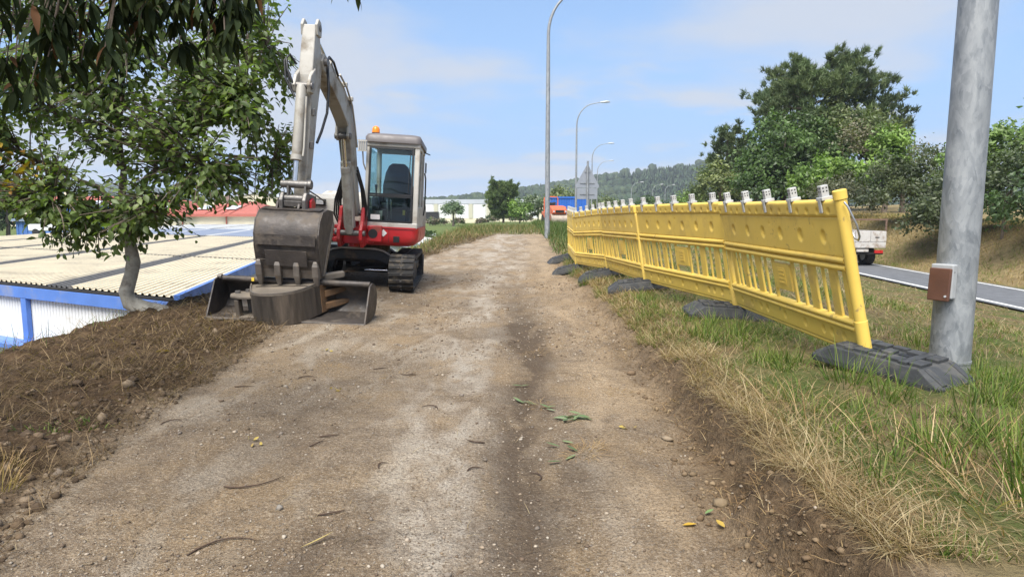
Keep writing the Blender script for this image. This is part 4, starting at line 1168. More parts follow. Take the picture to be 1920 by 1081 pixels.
MB().bx(0, 16, 0, 10, 0, 4.1).build('wall', M_TAN, bt)
MB().bx(-0.3, 16.3, -0.3, 10.3, 4.12, 4.5).build('roof', M_CREAM, bt)
for k in range(11):
    MB().bx(0.4 + k * 1.5, 0.9 + k * 1.5, -0.15, -0.01, 0, 3.4).build('post', M_CONC, bt)
bw = thing('white_van', 'small white van parked below the tan building', 'van', (-50.5, 67, -1.0))
MB().bx(0, 3.8, 0, 1.8, 0.45, 1.9).build('body', M_WALLW, bw, 0.12)
MB().bx(0.3, 3.4, -0.02, 0.01, 1.2, 1.65).build('window', M_DARK, bw)
for x in (0.8, 3.0):
    MB().cyl((x, -0.05, 0.35), (x, 0.2, 0.35), 0.35, n=14).build('wheel', M_DARK, bw)

# ================================================================== street lamps
def galv(name='galvanised_steel'):
    m, t, b = new_mat(name)
    tc = N(t, 'ShaderNodeTexCoord'); P = tc.outputs['Object']
    vo = N(t, 'ShaderNodeTexVoronoi'); vo.inputs['Scale'].default_value = 55
    mp = N(t, 'ShaderNodeMapping'); mp.inputs['Scale'].default_value = (1, 1, 0.45); link(t, P, mp.inputs[0])
    n0 = noise(t, mp.outputs[0], 7, 6, 0.62, 1.6)
    link(t, mixc_(t, 0.10, mp.outputs[0], n0), vo.inputs['Vector'])
    c = mixc_(t, mrange(t, n0, 0.34, 0.66), (0.15, 0.165, 0.178), (0.33, 0.345, 0.352))
    c = mixc_(t, mrange(t, vo.outputs['Color'], 0.2, 0.9, 0.0, 0.45), c, (0.42, 0.43, 0.43))
    c = mixc_(t, mrange(t, noise(t, P, 2.2, 4), 0.5, 0.7, 0, 0.35), c, (0.24, 0.25, 0.25))
    link(t, c, b.inputs['Base Color'])
    link(t, mrange(t, n0, 0.3, 0.7, 0.42, 0.70), b.inputs['Roughness'])
    b.inputs['Metallic'].default_value = 0.35
    return m
M_GALV = galv()
M_LAMP = mat('lamp_housing', (0.50, 0.51, 0.52), 0.45, var=0.05)
M_RUST = mat('rust_brown_plastic', (0.105, 0.046, 0.028), 0.5, var=0.2, scale=6)
M_GREYP = mat('grey_cover', (0.36, 0.37, 0.37), 0.45, var=0.1, scale=8)
lamp_proto = None
def street_lamp(label, x, y, z, head=True, yaw=0.0, r0=0.115, hgt=8.6, reach=1.7):
    root = thing('street_lamp', label, 'street lamp', (x, y, z), (0, 0, yaw), 'street lamps along the road')
    pts = [(0, 0, 0), (0, 0, 2), (0, 0, 4), (0, 0, 6.0), (0, 0, hgt - 1.6)]
    rad = [r0, r0 * 0.92, r0 * 0.82, r0 * 0.70, r0 * 0.58]
    for k in range(1, 9):
        a = k / 8 * math.pi / 2 * 0.93
        pts.append((reach * (1 - math.cos(a)) * 0.75, 0, hgt - 1.6 + 1.5 * math.sin(a))); rad.append(r0 * (0.58 - 0.03 * k))
    pts.append((reach, 0, hgt + 0.0)); rad.append(r0 * 0.3)
    MB().tube(pts, rad, 28 if y < 10 else 12).build('pole', M_GALV, root, smooth=50)
    hb = MB()
    e = Vector((reach, 0, hgt))
    hb.loft([[e + Vector((dx, math.cos(a) * wy, math.sin(a) * wz + oz)) for a in [2 * math.pi * q / 12 for q in range(12)]]
             for dx, wy, wz, oz in ((-0.08, 0.04, 0.04, 0), (0.08, 0.11, 0.06, 0.0), (0.35, 0.14, 0.075, 0.02), (0.55, 0.11, 0.055, 0.02), (0.62, 0.03, 0.02, 0.01))])
    hb.build('lamp_head', M_LAMP, root, smooth=50)
    return root
near_lamp = street_lamp('thick galvanised lamp post with brown hatch standing right beside the yellow barrier', 2.83, 4.06, float(H(2.83, 4.06)) - 0.02, yaw=-0.0)
MB().cyl((0, 0, 0.075), (0, 0, 0.09), 0.119, n=28).build('weld_ring', M_GALV, near_lamp, smooth=50)
_bm = Matrix.Rotation(R(197), 4, 'Z')                # hatch box facing the path
box_ = MB().box((0.130, 0, 0.60), (0.05, 0.135, 0.215)).build('hatch_box', M_GREYP, near_lamp, 0.008)
box_.rotation_euler = (0, 0, R(206))
cover = MB().box((0.164, -0.002, 0.58), (0.022, 0.130, 0.205), (0, R(-3), 0)).build('hatch_cover', M_RUST, near_lamp, 0.006)
cover.rotation_euler = (0, 0, R(206))
screw = MB().cyl((0.168, 0.045, 0.51), (0.183, 0.045, 0.51), 0.007, n=10).build('screw', M_LAMP, cover)
hole = MB().cyl((0.138, 0.069, 0.66), (0.138, 0.0685, 0.66), 0.004, n=8).build('seam', M_DARK, box_)
for i, (x, y, lab) in enumerate(((1.27, 23.2, 'first street lamp along the path, tallest of the slender lamps'), (4.55, 46, 'second street lamp along the road, left of the triangular road sign'),
                                 (8.5, 69, 'third street lamp, behind the triangular road sign'), (12.1, 92, 'fourth street lamp, right of the triangular road sign'),
                                 (22.5, 122, 'small far street lamp before the wooded hill, left of its two neighbours'), (29.5, 136, 'small far street lamp before the wooded hill, between two others'), (35.5, 150, 'small far street lamp before the wooded hill, right of its two neighbours'))):
    street_lamp(lab, x, y, float(H(x, y)), r0=0.085 if i else 0.095, hgt=8.7 if i < 4 else 7.2)
street_lamp('small street lamp by the tan building at the far left', -55.5, 75, -3.0, r0=0.09, hgt=5.4, yaw=3.1)

# ================================================================== road signs seen from behind
M_SIGN = mat('sign_back', (0.30, 0.32, 0.35), 0.5, metal=0.3, var=0.06)
sg = thing('road_sign', 'grey back of triangular road sign with small plate on two posts', 'road sign', (3.08, 26.4, float(H(3.08, 26.4))), (0, 0, R(6)))
MB().cyl((0, 0, -0.3), (0, 0, 2.95), 0.045, n=12).build('post', M_GALV, sg, smooth=40)
MB().cyl((0.26, 0.9, -0.3), (0.26, 0.9, 1.55), 0.04, n=12).build('post', M_GALV, sg, smooth=40)
tri = [(-0.46, 1.88), (0.46, 1.88), (0.5, 1.95), (0.05, 2.76), (-0.05, 2.76), (-0.5, 1.95)]
MB().prism(tri, lambda p, q, t: (p, t, q), 0.05, 0.075).build('triangle_plate', M_SIGN, sg)
MB().bx(-0.42, 0.42, 0.05, 0.07, 1.42, 1.86).build('lower_plate', M_SIGN, sg, 0.004)
for z in (2.05, 2.5, 1.6):
    MB().bx(-0.30 if z < 2.4 else -0.12, 0.30 if z < 2.4 else 0.12, 0.028, 0.05, z, z + 0.035).build('bracket', M_GALV, sg)

# ================================================================== blue container and the road roller
M_BLUEC = mat('blue_container_paint', (0.025, 0.12, 0.45), 0.45, var=0.12, scale=1.5, dirt=((0.1, 0.1, 0.12), 0.15, 3))
ct = thing('container', 'blue corrugated container behind the red roller', 'container', (2.75, 52.0, float(H(3.5, 52))), (0, 0, R(-2)))
mb = MB(); mb.bx(0.05, 3.35, 0.05, 5.9, 0.15, 2.15)
for k in range(16):
    mb.bx(0.12 + k * 0.2, 0.22 + k * 0.2, 0.0, 0.046, 0.2, 2.1)
mb.build('body', M_BLUEC, ct)
for x in (0, 3.3):
    MB().bx(x, x + 0.1, -0.02, 0.1, 0, 2.3).build('corner_post', M_BLUEC, ct)
MB().bx(0.1, 3.3, -0.02, 0.08, 2.16, 2.3).build('top_rail', M_BLUEC, ct)
MB().bx(0.1, 3.3, -0.02, 0.08, 0.0, 0.14).build('bottom_rail', M_BLUEC, ct)
M_ORED = mat('orange_red_paint', (0.64, 0.13, 0.05), 0.4, var=0.1, scale=3, dirt=((0.25, 0.16, 0.10), 0.2, 5))
M_DRUM = mat('drum_steel', (0.36, 0.30, 0.24), 0.6, metal=0.3, var=0.2, scale=4)
M_RUB = mat('rubber', (0.030, 0.029, 0.028), 0.85, var=0.3, scale=12, dirt=((0.15, 0.12, 0.085), 0.35, 9), bmp=0.3)
M_BLK = mat('black_plastic', (0.014, 0.014, 0.015), 0.5, var=0.2)
rl = thing('road_roller', 'red compact road roller parked before the blue container', 'roller', (3.2, 44.5, float(H(3.2, 44.5))), (0, 0, R(12)))
MB().cyl((-0.58, 0, 0.42), (0.58, 0, 0.42), 0.42, n=28).build('drum', M_DRUM, rl, smooth=40)
MB().bx(-0.66, -0.60, -0.1, 1.2, 0.3, 0.75).build('yoke', M_ORED, rl, 0.02)
MB().bx(0.60, 0.66, -0.1, 1.2, 0.3, 0.75).build('yoke', M_BLK, rl, 0.02)
MB().prism([(-0.35, 0.86), (-0.35, 1.15), (0.2, 1.38), (0.95, 1.42), (0.95, 0.7), (0.3, 0.7)], lambda p, q, t: (t, p, q), -0.52, 0.52).build('hood', M_ORED, rl, 0.06)
MB().bx(-0.30, 0.30, -0.37, -0.355, 0.92, 1.10).build('grille', M_BLK, rl, 0.01)
for x in (-0.42, 0.42):
    MB().cyl((x, -0.37, 1.0), (x, -0.34, 1.0), 0.06, n=12).build('headlight', M_LAMP, rl)
MB().bx(-0.55, 0.55, 0.95, 2.5, 0.55, 1.0).build('chassis', M_ORED, rl, 0.05)
MB().bx(-0.25, 0.25, 1.55, 1.65, 1.05, 1.65).build('seat_back', M_BLK, rl, 0.05)
MB().bx(-0.28, 0.28, 1.15, 1.65, 1.0, 1.12).build('seat', M_BLK, rl, 0.05)
MB().tube([(0, 0.95, 1.1), (0, 1.05, 1.5)], 0.03, 8).build('steering_column', M_BLK, rl)
MB().tube([(0.17 * math.cos(a), 1.05 + 0.05 * math.sin(a), 1.5 + 0.16 * math.sin(a)) for a in [k * math.pi / 6 for k in range(13)]], 0.016, 6).build('steering_wheel', M_BLK, rl)
MB().tube([(-0.5, 1.9, 0.9), (-0.5, 1.9, 1.95), (-0.42, 1.9, 2.05), (0.42, 1.9, 2.05), (0.5, 1.9, 1.95), (0.5, 1.9, 0.9)], 0.04, 10).build('roll_bar', M_ORED, rl, smooth=50)
for x in (-0.42, 0.42):
    MB().cyl((x - 0.14, 2.15, 0.4), (x + 0.14, 2.15, 0.4), 0.4, n=20).build('rear_wheel', M_RUB, rl, smooth=40)
MB().bx(0.30, 0.85, 0.9, 1.5, 0.95, 1.35).build('side_tank', M_ORED, rl, 0.05)

# ================================================================== tipper truck on the road
M_TRW = mat('worn_white_paint', (0.50, 0.48, 0.45), 0.55, var=0.1, scale=3, dirt=((0.22, 0.14, 0.08), 0.34, 4))
M_TRR = mat('rusty_steel', (0.16, 0.10, 0.07), 0.8, var=0.3, scale=8)
M_TAIL = mat('tail_lamp', (0.42, 0.02, 0.02), 0.3, var=0.1)
M_GLASS = glass_mat('window_glass', (0.42, 0.52, 0.52), 0.05)
tk = thing('tipper_truck', 'white tipper truck with rusty rails seen from behind on the road', 'truck', (14.75, 27.0, float(road_z(27.0))), (0, 0, R(2)))
MB().bx(-0.45, 0.45, 0.35, 5.1, 0.55, 0.75).build('chassis', M_BLK, tk)
MB().bx(-1.0, 1.0, 0.0, 3.3, 0.92, 1.02).build('bed_floor', M_TRW, tk)
for k in range(3):
    MB().bx(-0.99 + k * 0.665, -0.345 + k * 0.665, -0.045, 0.0, 1.03, 1.48).build('tailgate_panel', M_TRW, tk, 0.012)
MB().bx(-1.0, 1.0, -0.05, 0.0, 0.78, 1.015).build('rear_sill', M_TRW, tk, 0.01)
for x in (-1.04, 1.0):
    MB().bx(x, x + 0.04, 0.0, 3.3, 1.03, 1.48).build('side_board', M_TRW, tk, 0.01)
MB().tube([(-1.0, 0.02, 1.5), (-1.0, 0.02, 2.0)], 0.035, 8).build('stake', M_TRR, tk)
MB().tube([(1.0, 0.02, 1.5), (1.0, 0.02, 2.0)], 0.04, 8).build('stake', M_TRR, tk)
MB().bx(-1.05, 1.05, 0.0, 0.05, 1.93, 2.0).build('top_rail', M_TRR, tk)
MB().bx(-1.05, 1.05, 3.2, 3.25, 1.50, 2.0).build('headboard', M_TRR, tk)
MB().prism([(3.45, 0.55), (5.2, 0.55), (5.25, 1.15), (4.95, 2.05), (3.45, 2.1)], lambda p, q, t: (t, p, q), -0.9, 0.9).build('cab', M_TRW, tk, 0.06)
MB().bx(-0.65, 0.65, 3.42, 3.44, 1.45, 1.9).build('rear_window', M_BLK, tk)
for y_ in (0.95, 4.4):
    for x in (-0.78, 0.78):
        wq = MB().cyl((x - 0.17, y_, 0.40), (x + 0.17, y_, 0.40), 0.40, n=22).build('wheel', M_RUB, tk, smooth=40)
        MB().cyl((x - 0.175, y_, 0.40), (x + 0.175, y_, 0.40), 0.2, n=16).build('rim', M_TRW, wq, smooth=40)
for x in (-0.92, 0.55):
    MB().bx(x, x + 0.36, -0.03, 0.04, 0.55, 0.68).build('tail_lamp', M_TAIL, tk, 0.01)
MB().bx(-0.95, 0.95, 0.04, 0.1, 0.50, 0.58).build('under_run_bar', M_BLK, tk)
MB().bx(-0.26, 0.26, -0.055, -0.046, 0.62, 0.73).build('plate', M_TRW, tk)
MB().bx(0.52, 0.70, -0.052, -0.046, 1.20, 1.24).build('latch', M_BLK, tk)
# ================================================================== yellow plastic barriers
M_YEL = mat('yellow_plastic', (0.76, 0.53, 0.105), 0.5, var=0.08, scale=1.6, dirt=((0.56, 0.39, 0.11), 0.26, 2.4), dirt2=((0.34, 0.235, 0.10), 0.25, 9), spec=0.35, bmp=0.06, bscale=40)
M_ADP = mat('pale_grey_plastic', (0.44, 0.44, 0.42), 0.5, var=0.12, scale=10)
M_WIRE = mat('zinc_wire', (0.45, 0.46, 0.47), 0.4, metal=0.8, var=0.1)
M_FOOT = mat('recycled_black_rubber', (0.038, 0.040, 0.042), 0.7, var=0.25, scale=9, dirt=((0.10, 0.095, 0.085), 0.30, 7), bmp=0.25)
PL, PT = 2.30, 0.036        # panel length, thickness of its boards
def board(z0, z1, dimples, lip=0.0):
    """blow moulded board with real oval dimples on both faces"""
    nx_, nz_ = 230, max(6, int((z1 - z0) / 0.010))
    xs = np.linspace(0.050, PL - 0.03, nx_); zs = np.linspace(z0, z1, nz_)
    X, Z = np.meshgrid(xs, zs)
    D = np.zeros_like(X)
    for (cx_, cz_, rx_, rz_, dp) in dimples:
        q = np.sqrt(((X - cx_) / rx_) ** 2 + ((Z - cz_) / rz_) ** 2)
        D = np.maximum(D, dp * (1 - sstep(0.62, 1.0, q)))
    ez = np.minimum(Z - z0, z1 - Z); ex = np.minimum(X - xs[0], xs[-1] - X)
    r = 0.014
    rd = lambda e: r - np.sqrt(np.clip(r * r - np.clip(r - e, 0, r) ** 2, 0, None))
    hh = PT / 2 + lip - D - rd(ez) * 0.9 - rd(ex) * 0.9
    F = np.stack([X, -hh, Z], -1).reshape(-1, 3); B = np.stack([X, hh, Z], -1).reshape(-1, 3)
    qi_ = np.arange(nx_ * nz_).reshape(nz_, nx_)
    q1 = np.stack([qi_[:-1, :-1], qi_[:-1, 1:], qi_[1:, 1:], qi_[1:, :-1]], -1).reshape(-1, 4)
    o_ = nx_ * nz_
    q2 = q1[:, ::-1] + o_
    ring = np.r_[qi_[0, :], qi_[1:, -1], qi_[-1, -2::-1], qi_[-2:0:-1, 0]]
    rn = np.roll(ring, -1)
    q3 = np.stack([ring, ring + o_, rn + o_, rn], -1)
    return np.concatenate([F, B]), np.concatenate([q1, q2, q3])
def make_panel(label, near_post):
    root = thing('traffic_barrier', label, 'barrier', group='yellow barrier panels in a row along the path')
    V, Q = board(0.925, 1.035, [(0.16 + 0.147 * k, 0.965, 0.021, 0.024, 0.012) for k in range(15)], 0.010)
    tr = obj_tris('top_rail', V, Q, M_YEL, root, smooth=True)
    V, Q = board(0.655, 0.93, [(0.30 + 0.335 * k, 0.79, 0.042, 0.052, 0.016) for k in range(6)] + [(0.42, 0.865, 0.009, 0.012, 0.008), (1.15, 0.865, 0.009, 0.012, 0.008), (1.9, 0.865, 0.009, 0.012, 0.008)])
    obj_tris('upper_board', V, Q, M_YEL, root, smooth=True)
    V, Q = board(0.03, 0.190, [(0.24, 0.115, 0.028, 0.032, 0.014), (0.40, 0.115, 0.028, 0.032, 0.014), (0.52, 0.115, 0.028, 0.032, 0.014), (0.80, 0.115, 0.030, 0.034, 0.014), (1.15, 0.115, 0.030, 0.034, 0.014),
                                    (1.50, 0.115, 0.030, 0.034, 0.014), (1.64, 0.115, 0.024, 0.034, 0.014), (1.84, 0.115, 0.028, 0.032, 0.014), (2.08, 0.115, 0.022, 0.026, 0.012)])
    obj_tris('lower_board', V, Q, M_YEL, root, smooth=True)
    for z in (0.642, 0.592, 0.228, 0.188):
        mb = MB()
        mb.loft([[(x, math.cos(a) * 0.034, z + math.sin(a) * 0.024) for a in [2 * math.pi * q / 12 for q in range(12)]] for x in (0.07, PL - 0.028)])
        mb.build('rail', M_YEL, root, smooth=50)
    MB().tube([(0.07, 0, 0.024), (PL - 0.03, 0, 0.024)], 0.017, 10).build('bottom_edge', M_YEL, root, smooth=50)
    # slats: broad and narrow in turn, a plate in the middle
    for x, wd in ((0.13, 0.05), (0.285, 0.10), (0.425, 0.026), (0.59, 0.11), (0.745, 0.026), (1.415, 0.026), (1.57, 0.11), (1.735, 0.026), (1.89, 0.10), (2.03, 0.026), (2.15, 0.08)):
        MB().box((x, 0, 0.410), (wd, 0.020, 0.35)).build('slat', M_YEL, root, 0.007)
    for x in (0.90, 1.255):
        MB().box((x, 0, 0.410), (0.035, 0.020, 0.35)).build('slat', M_YEL, root, 0.007)
    pl_ = MB().box((1.08, 0, 0.435), (0.305, 0.034, 0.215)).build('emblem_plate', M_YEL, root, 0.006)
    for sy in (-1, 1):
        mb = MB()
        mb.box((1.08, sy * 0.0185, 0.44), (0.13, 0.005, 0.135))
        mb.build('emblem_relief', M_YEL, pl_, 0.0015)
        mb = MB()
        for k in range(4):
            mb.box((1.08, sy * 0.0222, 0.39 + k * 0.032), (0.09, 0.004, 0.010))
        mb.build('emblem_bars', M_YEL, pl_)
    # end post and hook tube
    MB().tube([(0.035, 0, -0.04), (0.035, 0, 0.25), (0.035, 0, 0.252), (0.035, 0, 1.035 if near_post else 0.90), (0.035, 0, 1.037 if near_post else 0.905), (0.035, 0, 1.09 if near_post else 0.91), (0.035, 0, 1.095 if near_post else 0.915)],
              [0.041, 0.040, 0.036, 0.036, 0.042, 0.042, 0.034] if near_post else [0.030, 0.024, 0.022, 0.022, 0.02, 0.02, 0.016], 18).build('end_post', M_YEL, root, smooth=50)
    MB().tube([(PL - 0.022, 0, 0.02), (PL - 0.022, 0, 1.0)], 0.022, 12).build('end_tube', M_YEL, root, smooth=50)
    if near_post:
        pts = [(0.09, -0.02, 0.98), (0.072, -0.045, 0.93), (0.06, -0.05, 0.82), (0.035, -0.05, 0.775), (0.0, -0.05, 0.765), (-0.03, -0.045, 0.79), (-0.045, -0.03, 0.87), (-0.035, -0.0, 0.99), (-0.02, 0.01, 1.02)]
        MB().tube(pts, 0.0065, 8).build('wire_bail', M_WIRE, root, smooth=60)
    for k in range(5):
        x = 0.235 + k * 0.452
        ad = MB()
        ad.box((x, 0, 1.088), (0.050, 0.050, 0.085))
        adp = ad.build('lamp_adapter', M_ADP, root, 0.005)
        cm = MB()
        cm.box((x, 0, 1.045), (0.085, 0.074, 0.022))
        for sy in (-1, 1):
            cm.box((x, sy * 0.0345, 1.002), (0.036, 0.010, 0.095))
        cm.build('clamp', M_ADP, adp, 0.003)
        hl = MB()
        for sy in (-1, 1):
            for hx_ in (-0.011, 0.011):
                for hz_ in (1.092, 1.113):
                    hl.cyl((x + hx_, sy * 0.0250, hz_), (x + hx_, sy * 0.0262, hz_), 0.0052, n=8)
                    hl.cyl((x + sy * 0.0250, hx_, hz_), (x + sy * 0.0262, hx_, hz_), 0.0052, n=8)
        hl.build('peg_holes', M_BLK, adp)
    return root
JT = [(2.27, 3.98), (2.23, 6.27), (1.80, 8.53), (1.63, 10.82), (1.31, 12.98), (1.35, 15.2)]
LEAN = [13.0, 9.8, 9.0, 5.0, 2]
LAB = ['yellow plastic barrier panel nearest the camera, ending beside the thick lamp post', 'second yellow barrier panel from the thick lamp post', 'third yellow barrier panel from the thick lamp post',
       'fourth yellow barrier panel, nearly facing the camera', 'farthest yellow barrier panel, seen almost edge on']
protoB = None
for i in range(5):
    (xa, ya), (xb, yb) = JT[i], JT[i + 1]
    if i == 0:
        o = make_panel(LAB[0], True)
    elif i == 1:
        o = protoB = make_panel(LAB[1], False)
    else:
        o = copy_tree(protoB)
    o['label'] = LAB[i]
    za, zb = float(H(xa, ya)) + 0.115, float(H(xb, yb)) + 0.115
    if i == 0:
        za -= 0.04
    za += (0, 0.014, -0.012, 0.012, -0.01)[i]; zb += (0.012, -0.012, 0.010, -0.008, 0)[i]
    dirx = Vector((xb - xa, yb - ya, zb - za)); 
    ex = dirx.normalized()
    L = dirx.length
    side = Vector((0, 0, 1)).cross(ex).normalized()       # points to the path (-X)
    upv = (Vector((0, 0, 1)) * math.cos(R(LEAN[i])) + side * math.sin(R(LEAN[i])))
    upv = (upv - ex * upv.dot(ex)).normalized()
    m = Matrix((ex, -upv.cross(ex) * -1, upv)).transposed().to_4x4()
    ey = upv.cross(ex)
    m = Matrix((ex, ey, upv)).transposed()
    o.matrix_world = Matrix.Translation((xa, ya, za)) @ m.to_4x4() @ Matrix.Diagonal((L / PL * 0.988, 1, 1, 1))
# feet
def make_foot(label):
    root = thing('ballast_block', label, 'ballast block', group='black rubber feet of the barrier')
    mb = MB()
    LX, WY, HZ = 0.41, 0.20, 0.115
    ring = lambda sx, sy, z, ch: [(-sx + ch, -sy, z), (sx - ch, -sy, z), (sx, -sy + ch, z), (sx, sy - ch, z), (sx - ch, sy, z), (-sx + ch, sy, z), (-sx, sy - ch, z), (-sx, -sy + ch, z)]
    mb.loft([ring(LX, WY, 0, 0.03), ring(LX, WY, 0.035, 0.03), ring(LX - 0.13, WY - 0.02, HZ, 0.02)])
    body = mb.build('foot_body', M_FOOT, root, 0.006)
    # raised lands around the sockets on top
    for (x, y_, sx, sy) in ((-0.23, -0.09, 0.07, 0.12), (-0.23, 0.09, 0.07, 0.12), (-0.11, 0.11, 0.10, 0.08), (-0.11, -0.11, 0.10, 0.08), (0.0, 0.13, 0.09, 0.05), (0.0, -0.13, 0.09, 0.05), (0.0, 0.0, 0.06, 0.10),
                            (0.11, 0.11, 0.10, 0.08), (0.11, -0.11, 0.10, 0.08), (0.23, -0.09, 0.07, 0.12), (0.23, 0.09, 0.07, 0.12), (0.165, 0.0, 0.05, 0.34), (-0.165, 0.0, 0.05, 0.34)):
        MB().box((x, y_, HZ + 0.008), (sx, sy, 0.022)).build('raised_land', M_FOOT, root, 0.004)
    for (x, y_, sx, sy) in ((-0.08, 0.03, 0.07, 0.05), (0.08, 0.03, 0.07, 0.05), (-0.08, -0.03, 0.06, 0.04), (0.09, -0.04, 0.05, 0.05)):
        MB().box((x, y_, HZ + 0.0022), (sx, sy, 0.004)).build('socket', M_BLK, root)
    for sx in (-1, 1):                                   # carrying recess at both ends
        for sy in (-1, 1):
            MB().box((sx * (LX - 0.075), sy * 0.135, 0.070), (0.13, 0.05, 0.035), (0, sx * R(31), 0)).build('end_rib', M_FOOT, root, 0.006)
    return root
FLAB = ['large black rubber foot under the near end of the barrier, beside the thick lamp post', 'black rubber foot under the first joint of the barrier', 'black rubber foot under the second joint of the barrier',
        'black rubber foot under the third joint of the barrier', 'small black rubber foot near the far end of the barrier', 'farthest black rubber foot of the barrier']
footp = None
for i, (x, y) in enumerate(JT):
    o = make_foot(FLAB[0]) if i == 0 else copy_tree(footp)
    if i == 0: footp = o
    o['label'] = FLAB[i]
    fx, fy = (2.34, 3.90) if i == 0 else (x - 0.10, y)
    z = float(H(fx, fy))
    o.location = (fx, fy, z + 0.012)
    rzf = [-60, -4, -8, -8, -6, 4][i]
    # lies on the slope of the verge
    gxs = (float(H(fx + 0.35, fy)) - float(H(fx - 0.35, fy))) / 0.7
    o.rotation_euler = (R(2), -math.atan(gxs) if i else R(4), R(rzf))
# ================================================================== the excavator
DIRT = (0.17, 0.125, 0.08)
M_XW = mat('machine_grey_paint', (0.46, 0.44, 0.395), 0.45, var=0.08, scale=3, dirt=((0.24, 0.20, 0.15), 0.34, 3))
M_XG = mat('boom_grey_paint', (0.37, 0.35, 0.305), 0.42, var=0.10, scale=2.5, dirt=((0.17, 0.135, 0.095), 0.34, 3))
M_XR = mat('machine_red_paint', (0.46, 0.020, 0.024), 0.38, var=0.12, scale=3, dirt=((0.20, 0.07, 0.05), 0.30, 3.5))
M_XD = mat('dark_frame_paint', (0.040, 0.040, 0.042), 0.6, var=0.25, scale=5, dirt=(DIRT, 0.30, 4))
M_STEEL = mat('worn_bucket_steel', (0.052, 0.044, 0.039), 0.55, metal=0.25, var=0.4, scale=4, dirt=((0.135, 0.108, 0.082), 0.36, 5), bmp=0.35, bscale=35)
M_STEELE = mat('bucket_cutting_edge', (0.17, 0.15, 0.13), 0.5, metal=0.45, var=0.3, scale=9, dirt=((0.20, 0.15, 0.10), 0.3, 8))
M_CHROME = mat('chrome_rod', (0.62, 0.62, 0.62), 0.18, metal=0.9, var=0.05)
M_PIN = mat('pin_steel', (0.16, 0.15, 0.14), 0.5, metal=0.5, var=0.25, scale=12)
M_ROOFC = mat('cab_roof_plastic', (0.135, 0.120, 0.118), 0.5, var=0.1, scale=4)
M_ORANGE = mat('orange_lens', (0.85, 0.22, 0.015), 0.25, var=0.08)
M_CABGLASS = glass_mat('cab_glass', (0.62, 0.80, 0.80), 0.02)
M_STICK = mat('white_sticker', (0.72, 0.71, 0.68), 0.5, var=0.05)
M_YSTICK = mat('yellow_sticker', (0.75, 0.50, 0.05), 0.5, var=0.05)
X = X0 = thing('excavator', 'red and grey compact excavator with raised boom on the left of the path', 'excavator', (-2.60, 11.1, 0.055), (0, R(3.0), R(4.4)))
X.scale = (0.97, 0.97, 0.97)
# --- tracks: a belt of rubber round sprocket, idler and rollers
def belt_path(n_arc=14, r=0.275, half=0.98, zc=0.305):
    pts = []
    for k in range(n_arc + 1):
        a = -math.pi / 2 + math.pi * k / n_arc
        pts.append((half + r * math.cos(a), zc + r * math.sin(a)))
    for k in range(1, 8):
        pts.append((half - 2 * half * k / 8, zc + r - 0.02 * math.sin(math.pi * k / 8)))
    for k in range(n_arc + 1):
        a = math.pi / 2 + math.pi * k / n_arc
        pts.append((-half + r * math.cos(a), zc + r * math.sin(a)))
    for k in range(1, 8):
        pts.append((-half + 2 * half * k / 8, zc - r))
    return pts
def resample(pts, step):
    P = [Vector(p) for p in pts] + [Vector(pts[0])]
    L = [0]
    for a, b in zip(P, P[1:]): L.append(L[-1] + (b - a).length)
    n = int(L[-1] / step); out_ = []
    for k in range(n):
        s = L[-1] * k / n
        i = max(j for j in range(len(L)) if L[j] <= s)
        i = min(i, len(P) - 2)
        t = (s - L[i]) / max(1e-6, L[i + 1] - L[i])
        d = (P[i + 1] - P[i]).normalized()
        out_.append((P[i].lerp(P[i + 1], t), d))
    return out_
lug_me = MB().loft([[(-0.095, -0.030, -0.01), (0.095, -0.030, -0.01), (0.095, 0.030, -0.01), (-0.095, 0.030, -0.01)],
                    [(-0.088, -0.022, 0.026), (0.088, -0.014, 0.026), (0.088, 0.030, 0.026), (-0.088, 0.020, 0.026)]]).mesh('lug', M_RUB)
